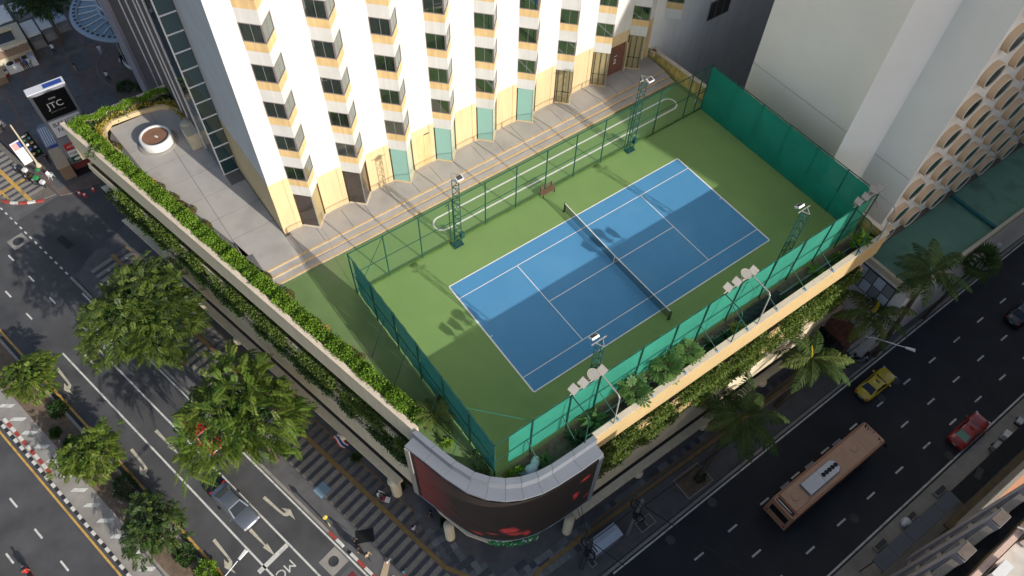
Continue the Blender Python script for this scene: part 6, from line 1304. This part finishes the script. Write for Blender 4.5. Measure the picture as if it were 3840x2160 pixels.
lp = thing('lamp_post', 'cream tapered lamp post standing between two poster boards', 'lamp post', (-35.4, 56.4, SWZ)); lpart('column', MB().tube((0, 0, .35), (0, -.1, 6.4), .12, 9, 0, .08), 'parapet_tan', lp); lpart('base', MB().lathe([(.32, 0), (.30, .15), (.2, .35), (.13, .5)], n=12), 'parapet_tan', lp)
sp_ = thing('sign_post', 'yellow and green striped post with a small dial by the kerb near the grey car', 'sign post', (-27.95, .75, SWZ)); lpart('post', MB().tube((0, 0, 0), (-.02, 0, 2.6), .06, 8), 'khaki', sp_); lpart('sign', MB().lathe([(0, .02), (.2, .02), (.2, -.02), (0, -.02)], n=16), 'yellow', sp_, (0, 0, 2.3), (R(60), 0, 0)); lpart('panel', MB().bx(-.04, .04, -.15, .15, 1.2, 1.9), 'taxi_green', sp_)
for k, (u, n, l) in enumerate(((.2, -26.2, 'tall black standing sign board by the red and white kerb'),)): pass
# flags over the canopy
for (u, n, l) in ((-10.9, -21.75, 'red white and blue striped flag hanging from the canopy near the LED screen'), (-17.9, -21.8, 'red white and blue striped flag half hidden by the feathery street tree')):
    t = thing('flag', l, 'flag', (*un(u, n), -13.6), SA, 'flags on the canopy'); lpart('staff', MB().tube((.45, .9, -.4), (-.4, -.25, .75), .02, 6), 'white', t)
    for k, (m_, w0, w1) in enumerate((('red', 0, .165), ('white', .165, .335), ('blue', .335, .665), ('white', .665, .835), ('red', .835, 1.0))):
        V, F = [], []
        for i in range(9):
            s = i/8; 
            for w in (w0, w1): V.append((-.55+1.25*s, -.45+.75*w+.06*math.sin(s*7), .45-.5*s-.45*w+.07*math.sin(s*6+w*2)))
        F = [(2*i, 2*i+2, 2*i+3, 2*i+1) for i in range(8)]; lpart('stripe', MB().raw(V, F, 0, True), m_, t)
# traffic cones
for (x, y, l) in ((-33.0, 49.7, 'red cone nearest the guard on the driveway'), (-32.6, 49.1, 'red cone just right of the one by the guard'), (-31.55, 49.4, 'red cone standing apart nearest the podium end')):
    t = thing('traffic_cone', l, 'traffic cone', (x, y, G+.012), 0, 'traffic cones on the driveway'); lpart('cone', MB().lathe([(.19, .04), (.035, .75), (0, .76)], n=14), 'cone_red', t); lpart('base', MB().obx((0, 0, .02), (.42, .42, .04)), 'cone_red', t); lpart('band', MB().lathe([(.145, .26), (.10, .46)], n=14), 'white', t)
# white plastic chairs
def chair(label, x, y, rz):
    t = thing('plastic_chair', label, 'chair', (x, y, SWZ+.012), rz, 'white plastic chairs'); lpart('seat', MB().bx(-.23, .23, -.23, .23, .41, .45), 'white', t); lpart('backrest', MB().raw([(-.23, -.22, .45), (-.23, .22, .45), (-.33, .19, .88), (-.33, -.19, .88), (-.20, -.22, .45), (-.20, .22, .45), (-.30, .19, .88), (-.30, -.19, .88)], [(0,1,2,3),(4,7,6,5),(0,4,5,1),(1,5,6,2),(2,6,7,3),(3,7,4,0)]), 'white', t)
    for sx in (-1, 1):
        for sy in (-1, 1): lpart('leg', MB().tube((sx*.24, sy*.24, 0), (sx*.2, sy*.2, .41), .025, 6), 'white', t)
    for sy in (-1, 1): lpart('armrest', MB().bx(-.25, .2, sy*.25-.025, sy*.25+.025, .62, .65).bx(.15, .19, sy*.25-.02, sy*.25+.02, .45, .62), 'white', t)
chair('empty white plastic chair on the corner pavement', -34.75, 53.7, -.9); chair('white plastic chair under the sitting guard', -33.12, 52.92, -.9)
# advertising pylon
PY = thing('sign_pylon', 'tall grey advertising pylon with a black screen reading JTC', 'sign', (-30.4, 54.0, G)); PZ = SWZ
b = MB(); b.bx(-32.32, -28.5, 53.42, 54.5, -15.95, -6.0); part('slab', b, 'cladding_grey', PY); part('side_stripe', MB().bx(-28.498, -28.47, 53.5, 54.4, -15.9, -6.1), 'red_box_paint', PY); part('top_cover', MB().bx(-32.34, -28.48, 53.41, 54.52, -5.998, -5.9), 'white_metal', PY)
part('top_inset', MB().bx(-30.6, -28.7, 53.6, 54.3, -5.899, -5.885), 'blue', PY)
sc_ = part('screen', MB().bx(-31.98, -28.78, 53.38, 53.419, -9.5, -6.35), 'sign_black', PY)
text('JTC', 1.05, PY, 'white', (-30.4, 53.37, -7.95), (1, 0, 0), (0, 0, 1)); text('JEWELRY CENTER', .19, PY, 'galv', (-30.4, 53.37, -8.72), (1, 0, 0), (0, 0, 1))
for k in range(3): part('emblem', MB().lathe([(.12, 0), (.20, 0), (.20, .02), (.12, .02)], n=14).__class__() if False else MB().bx(-30.72+.24*k, -30.52+.24*k, 53.372, 53.379, -7.2, -6.98), 'galv', PY)
part('name_panel', MB().bx(-31.98, -28.78, 53.40, 53.419, -12.0, -9.75), 'white_metal', PY); text('BANGKOK', .72, PY, 'dark_grey', (-31.75, 53.39, -10.35), (1, 0, 0), (0, 0, 1), align='LEFT'); text('FASHION', .72, PY, 'dark_grey', (-31.55, 53.39, -11.1), (1, 0, 0), (0, 0, 1), align='LEFT'); text('O', .5, PY, 'red', (-30.2, 53.39, -11.7), (1, 0, 0), (0, 0, 1))
part('divider', MB().bx(-31.98, -28.78, 53.40, 53.419, -12.12, -12.06), 'dark_grey', PY)
for (x0, x1, z0, z1, m_, tx, tm) in ((-31.95, -30.75, -14.0, -13.1, 'red', 'AIIZ', 'white'), (-30.65, -29.3, -14.0, -13.1, 'white_metal', '', 'white'), (-31.95, -30.75, -14.95, -14.1, 'white', 'FQ&L', 'dark_grey'), (-30.65, -29.3, -14.95, -14.1, 'white', 'OFF', 'dark_grey'), (-31.95, -30.75, -15.8, -15.05, 'taxi_green', '', 'white'), (-30.65, -29.3, -15.8, -15.05, 'pale_blue', '', 'white')):
    part('brand_panel', MB().bx(x0, x1, 53.395, 53.419, z0, z1), m_, PY)
    if tx: text(tx, .42, PY, tm, ((x0+x1)/2, 53.385, (z0+z1)/2), (1, 0, 0), (0, 0, 1))
part('oval_mark', MB().raw([(-31.35+.38*math.cos(a), 53.388, -15.42+.2*math.sin(a)) for a in np.linspace(0, 2*math.pi, 18, endpoint=False)], [tuple(range(17, -1, -1))]), 'white', PY)
part('plinth', MB().bx(-32.2, -28.6, 53.5, 54.4, PZ, -15.951), 'red_box_paint', PY)
gs = thing('curved_counter', 'pale grey ribbed counter with a rounded end left of the pylon', 'counter', (-33.2, 59.6, SWZ)); b = MB(); b.prism([(-33.85, 57.6), (-32.5, 57.6), (-32.5, 61.3), (-32.9, 61.9), (-33.5, 61.9), (-33.9, 61.2)], SWZ, SWZ+.9); part('base', b, 'cladding_grey', gs)
for k in range(5): part('rib', MB().bx(-33.7+.24*k, -33.58+.24*k, 57.8, 61.2, SWZ+.901, SWZ+.95), 'white_metal', gs)
bb = thing('brown_booth', 'brown flat topped booth in front of the pylon base', 'booth', (-33.0, 54.0, SWZ)); part('case', MB().bx(-33.65, -32.36, 52.4, 55.7, SWZ, SWZ+1.9), 'brown', bb); part('roof', MB().bx(-33.72, -32.34, 52.3, 55.8, SWZ+1.9, SWZ+2.0), 'tan', bb); part('sign', MB().bx(-33.3, -32.5, 55.81, 56.6, SWZ+1.6, SWZ+1.75), 'blue', bb)
for (x, y, w, h, m_, l, cs) in ((-35.0, 57.9, 1.2, 3.1, 'sign_black', 'black poster board with rows of coloured round logos', True), (-36.1, 57.3, 1.25, 2.9, 'white', 'white poster board with a pink and blue picture', False)):
    t = thing('poster_board', l, 'poster', (x, y, SWZ), SA+math.pi/2, 'poster boards by the lamp post'); rx_ = (R(-12), 0, 0)
    o = lpart('panel', MB().bx(-w/2, w/2, -.06, .06, -h/2, h/2), m_, t, (0, 0, 1.85), rx_); o2 = lpart('legs', MB().bx(-w/2, -w/2+.08, -.05, .05, 0, .6).bx(w/2-.08, w/2, -.05, .05, 0, .6), 'dark_grey', t)
    if cs:
        for i in range(2):
            for j in range(4): lpart('logo', MB().lathe([(0, 0), (.17, 0), (.17, .015)], n=14), ('taxi_green', 'white', 'blue', 'tan', 'teal_cloth', 'khaki', 'pale_blue', 'green')[i*4+j], o, (-.27+.54*i, -.062, .85-.62*j), (R(90), 0, 0))
        tx_ = text('SHOP', .26, None, 'white', (0, 0, 0), (1, 0, 0), (0, 0, 1)); tx_.parent = o; tx_.matrix_local = Matrix.Translation((0, -.068, 1.28)) @ Matrix.Rotation(R(90), 4, 'X')
    else: lpart('picture', MB().bx(-.55, .55, -.075, -.061, .5, 1.35), 'pink', o); lpart('picture', MB().bx(.05, .55, -.085, -.0755, .55, 1.3), 'blue', o); lpart('text_block', MB().bx(-.45, .3, -.07, -.061, -.2, -.05).bx(-.45, .1, -.07, -.061, -.6, -.5).bx(-.45, .2, -.07, -.061, -1.0, -.9), 'pale_blue', o)
bc = thing('bicycle', 'bicycle with a white and green bag leaning by the white poster board', 'bicycle', (-35.9, 55.4, SWZ), 2.1)
for wx in (-.5, .5): lpart('wheel', MB().lathe([(.30, -.02), (.33, 0), (.30, .02), (.28, 0), (.30, -.02)], n=20), 'rubber', bc, (wx, 0, .33), (R(90), 0, 0))
lpart('frame', MB().path([(-.5, 0, .33), (-.15, 0, .75), (.38, 0, .78), (.5, 0, .33)], .018, 5).path([(-.15, 0, .75), (-.05, 0, .35), (.38, 0, .78)], .018, 5), 'black', bc); lpart('saddle', MB().obx((-.18, 0, .88), (.24, .12, .06)), 'black', bc); lpart('handlebar', MB().tube((.36, -.25, .98), (.36, .25, .98), .014, 5), 'black', bc); lpart('bag', MB().obx((-.45, 0, .72), (.34, .3, .26)), 'green', bc)
# food kiosk and the stalls behind it
K = thing('food_kiosk', 'cream food kiosk with the sign YOGURUTO above its counter', 'kiosk', (-32, 76.5, SWZ)); part('body', MB().bx(-34.5, -30.0, 75.4, 79.2, SWZ, -14.2), 'parapet_tan', K); part('awning', MB().raw([(-34.4, 75.39, -14.25), (-30.1, 75.39, -14.25), (-30.1, 74.5, -14.9), (-34.4, 74.5, -14.9)], [(3, 2, 1, 0)]), 'brown', K)
part('roof', MB().bx(-34.0, -31.0, 75.9, 78.4, -14.19, -14.12), 'dark_grey', K)
for (x0, x1, y0, y1) in ((-34.5, -29.9, 75.1, 75.75), (-34.5, -29.9, 78.5, 79.2), (-30.7, -29.9, 75.76, 78.49)): part('roof_edge', MB().bx(x0, x1, y0, y1, -14.19, -13.8), 'parapet_tan', K)
text('YOGURUTO', .62, K, 'white', (-31.75, 75.08, -14.1), (1, 0, 0), (0, .5, 1)); part('sign_badge', MB().lathe([(0, .03), (.22, .03), (.22, 0)], n=14).__class__().bx(-33.75, -33.35, 75.06, 75.09, -14.3, -13.9), 'brown', K)
ct = part('counter', MB().bx(-33.6, -30.1, 73.9, 75.3, SWZ, SWZ+1.0), 'white', K); part('tray', MB().bx(-32.4, -31.7, 74.3, 75.0, SWZ+1.001, SWZ+1.1), 'pit_brown', K); part('tray', MB().bx(-31.5, -30.9, 74.5, 75.1, SWZ+1.001, SWZ+1.1), 'dark_grey', K); part('display', MB().bx(-30.8, -30.2, 74.3, 75.2, SWZ+1.001, SWZ+1.25), 'pale_blue', K)
part('sink', MB().lathe([(0, .02), (.42, .02), (.45, .0)], (-33.0, 74.7, SWZ+1.002), 16), 'black', K)
t = thing('cool_box', 'red cool box with a white lid beside the kiosk counter', 'cool box', (-33.95, 74.0, SWZ)); lpart('box', MB().bx(-.25, .25, -.2, .2, 0, .4), 'red', t); lpart('lid', MB().bx(-.27, .27, -.22, .22, .4, .5), 'white', t)
t = thing('stall_table', 'tan topped stall cut by the left edge below the kiosk', 'stall', (-35.0, 73.4, SWZ)); lpart('top', MB().bx(-1.0, 1.0, -.9, .9, 1.0, 1.08), 'tan', t); lpart('base', MB().bx(-.9, .9, -.8, .8, 0, 1.0), 'brown', t)
for (x, y, w, d, h, m_, l) in ((-32.3, 82.2, 4.2, 3.8, 2.7, 'white', 'white flat roofed tent behind the kiosk'), (-28.9, 78.5, 1.6, 3.4, 2.0, 'white', 'white stall with a blue side panel between kiosk and tree'), (-27.2, 79.0, 1.4, 2.8, 1.9, 'white_metal', 'pale stall beside the trunk of the plaza tree'), (-34.0, 87.5, 3.6, 4.5, 2.6, 'cream_wall', 'cream roofed stall at the top left corner'), (-28.8, 83.4, 2.0, 2.0, 2.4, 'cloth_white', 'small white canopy under the leaves at the top left'), (-25.3, 79.6, 1.6, 2.4, 1.6, 'pale_blue', 'pale blue stall counter behind the plaza tree')):
    t = thing('market_stall', l, 'stall', (x, y, SWZ), .03, 'stalls on the plaza'); lpart('roof', MB().bx(-w/2, w/2, -d/2, d/2, h, h+.12).bx(-w/2+.2, w/2-.2, -d/2+.2, d/2-.2, h+.121, h+.2), m_, t); lpart('counter', MB().bx(-w/2+.15, w/2-.15, -d/2+.15, d/2-.15, 0, 1.0), 'grey_cloth', t)
    for sx in (-1, 1):
        for sy in (-1, 1): lpart('post', MB().bx(sx*(w/2-.08)-.03, sx*(w/2-.08)+.03, sy*(d/2-.08)-.03, sy*(d/2-.08)+.03, 0, h), 'galv', t)
# glass disc canopy of the entrance rotunda
RC = (-17.4, 68.1); DZ = -9.6
D = thing('disc_canopy', 'round glass disc canopy with a grey slotted rim over the entrance', 'canopy', (*RC, G)); a0_, a1_ = R(120), R(300)
part('rim', MB().lathe([(6.25, DZ+.02), (6.3, DZ+.22), (7.05, DZ+.18), (7.25, DZ-.05), (7.05, DZ-.35), (6.25, DZ-.2)], (*RC, 0), 48), 'steel_blue', D); part('inner_ring', MB().lathe([(3.7, DZ+.3), (4.05, DZ+.3), (4.05, DZ-.1), (3.7, DZ-.1)], (*RC, 0), 40), 'steel_blue', D)
NP = 28
for k in range(NP):
    a = 2*math.pi*k/NP; a2 = 2*math.pi*(k+1)/NP; P = lambda r, t, z: (RC[0]+r*math.cos(t), RC[1]+r*math.sin(t), z)
    if not seen(P(5.2, a, DZ), .05) or math.cos(a) > .55: continue
    part('glass_panel', MB().face([P(4.06, a+.008, DZ+.12), P(6.25, a+.006, DZ+.02), P(6.25, a2-.006, DZ+.02), P(4.06, a2-.008, DZ+.12)]), 'canopy_glass', D); part('rib', MB().beam(P(4.05, a, DZ+.17), P(6.3, a, DZ+.08), .08, .10), 'white_metal', D)
    for q in (.25, .75):
        t_ = a+(a2-a)*q; part('rim_slot', MB().raw([P(6.45, t_-.028, DZ+.225), P(6.8, t_-.028, DZ+.212), P(6.8, t_+.028, DZ+.212), P(6.45, t_+.028, DZ+.225)], [(0, 1, 2, 3)]), 'black', D)
dr_ = thing('rotunda', 'round glass entrance tower with white glazing bars inside the disc canopy', 'entrance', (*RC, G)); part('glass_drum', MB().lathe([(3.65, G+.14), (3.65, 2.0)], (*RC, 0), 40), 'curtain_glass', dr_)
for z in (DZ+1.2, DZ+2.9, DZ+4.6): part('ring', MB().lathe([(3.66, z-.07), (3.74, z-.07), (3.74, z+.07), (3.66, z+.07)], (*RC, 0), 40), 'white_metal', dr_)
for k in range(20):
    a = 2*math.pi*k/20; part('glazing_bar', MB().beam((RC[0]+3.7*math.cos(a), RC[1]+3.7*math.sin(a), G+.14), (RC[0]+3.7*math.cos(a), RC[1]+3.7*math.sin(a), 2.0), .07, .07), 'white_metal', dr_)
part('fascia', MB().lathe([(3.9, -12.6), (4.6, -12.2), (4.7, -11.6), (3.9, -11.4)], (*RC, 0), 40), 'rust_brown', dr_); part('shop_band', MB().lathe([(3.72, -11.4), (3.72, -10.0)], (*RC, 0), 40), 'tan', dr_); part('sill', MB().lathe([(3.7, G+.14), (3.95, G+.14), (3.95, G+.4), (3.7, G+.4)], (*RC, 0), 40), 'white', dr_)
# odds and ends on the south pavement
for (x, y, l, m_, s) in ((24.8, -27.9, 'grey metal trolley on the south pavement beside the red taxi', 'galv', (1.0, .5, .9)), (26.5, -27.8, 'white topped cart on the south pavement ahead of the trolley', 'white', (.8, .6, .9)), (29.0, -27.7, 'pale bundle on the south pavement near the right edge', 'cloth_white', (.7, .5, .5))):
    t = thing('street_cart', l, 'cart', (x, y, SWZ), .2, 'carts on the south pavement'); lpart('box', MB().bx(-s[0]/2, s[0]/2, -s[1]/2, s[1]/2, .25, s[2]), m_, t); lpart('rail', MB().path([(-s[0]/2, -s[1]/2, s[2]), (-s[0]/2, -s[1]/2, s[2]+.25), (s[0]/2, -s[1]/2, s[2]+.25), (s[0]/2, s[1]/2, s[2]+.25)], .02, 5), 'galv', t); lpart('wheel', MB().tube((-.3, -.3, .14), (-.3, .3, .14), .14, 10).tube((.3, -.3, .14), (.3, .3, .14), .14, 10), 'rubber', t)
sack(12.45, -27.6, SWZ, 1.4, 'white crumpled sheet lying beside the grey awning', 'cloth_white'); bpy.data.objects['sack.003']['group'] = 'loose bundles'
for k, (x, l) in enumerate(((9.2, 'stone kerb planter beside the middle of the grey awning'), (13.2, 'dark square pit beside the white crumpled sheet'), (17.3, 'dark pavement box between grey awning and black awning'))): tag(obj('pavement_box', MB().bx(-.7, .7, -.28, .28, 0, .3).bx(-.6, .6, -.2, .2, .301, .33, 1).mesh('pavement_box', ['concrete', 'dark_grey']), loc=(x, -27.55, SWZ), rot=(0, 0, RA)), l, 'planter', 'boxes on the south pavement')
t = thing('parcel_pile', 'tan cardboard sheets and a white tube by the pavement at the bottom edge', 'cardboard', (-26.0, -4.9, SWZ), -.6); lpart('sheet', MB().prism([(-.3, -.8), (.3, -.9), (.5, .6), (.1, .9)], 0, .03), 'tan', t); lpart('sheet', MB().obx((.5, -.9, .04), (1.0, .3, .02), .5), 'tan', t); lpart('tube', MB().tube((.2, .4, .12), (.55, .75, .12), .09, 10), 'white', t)
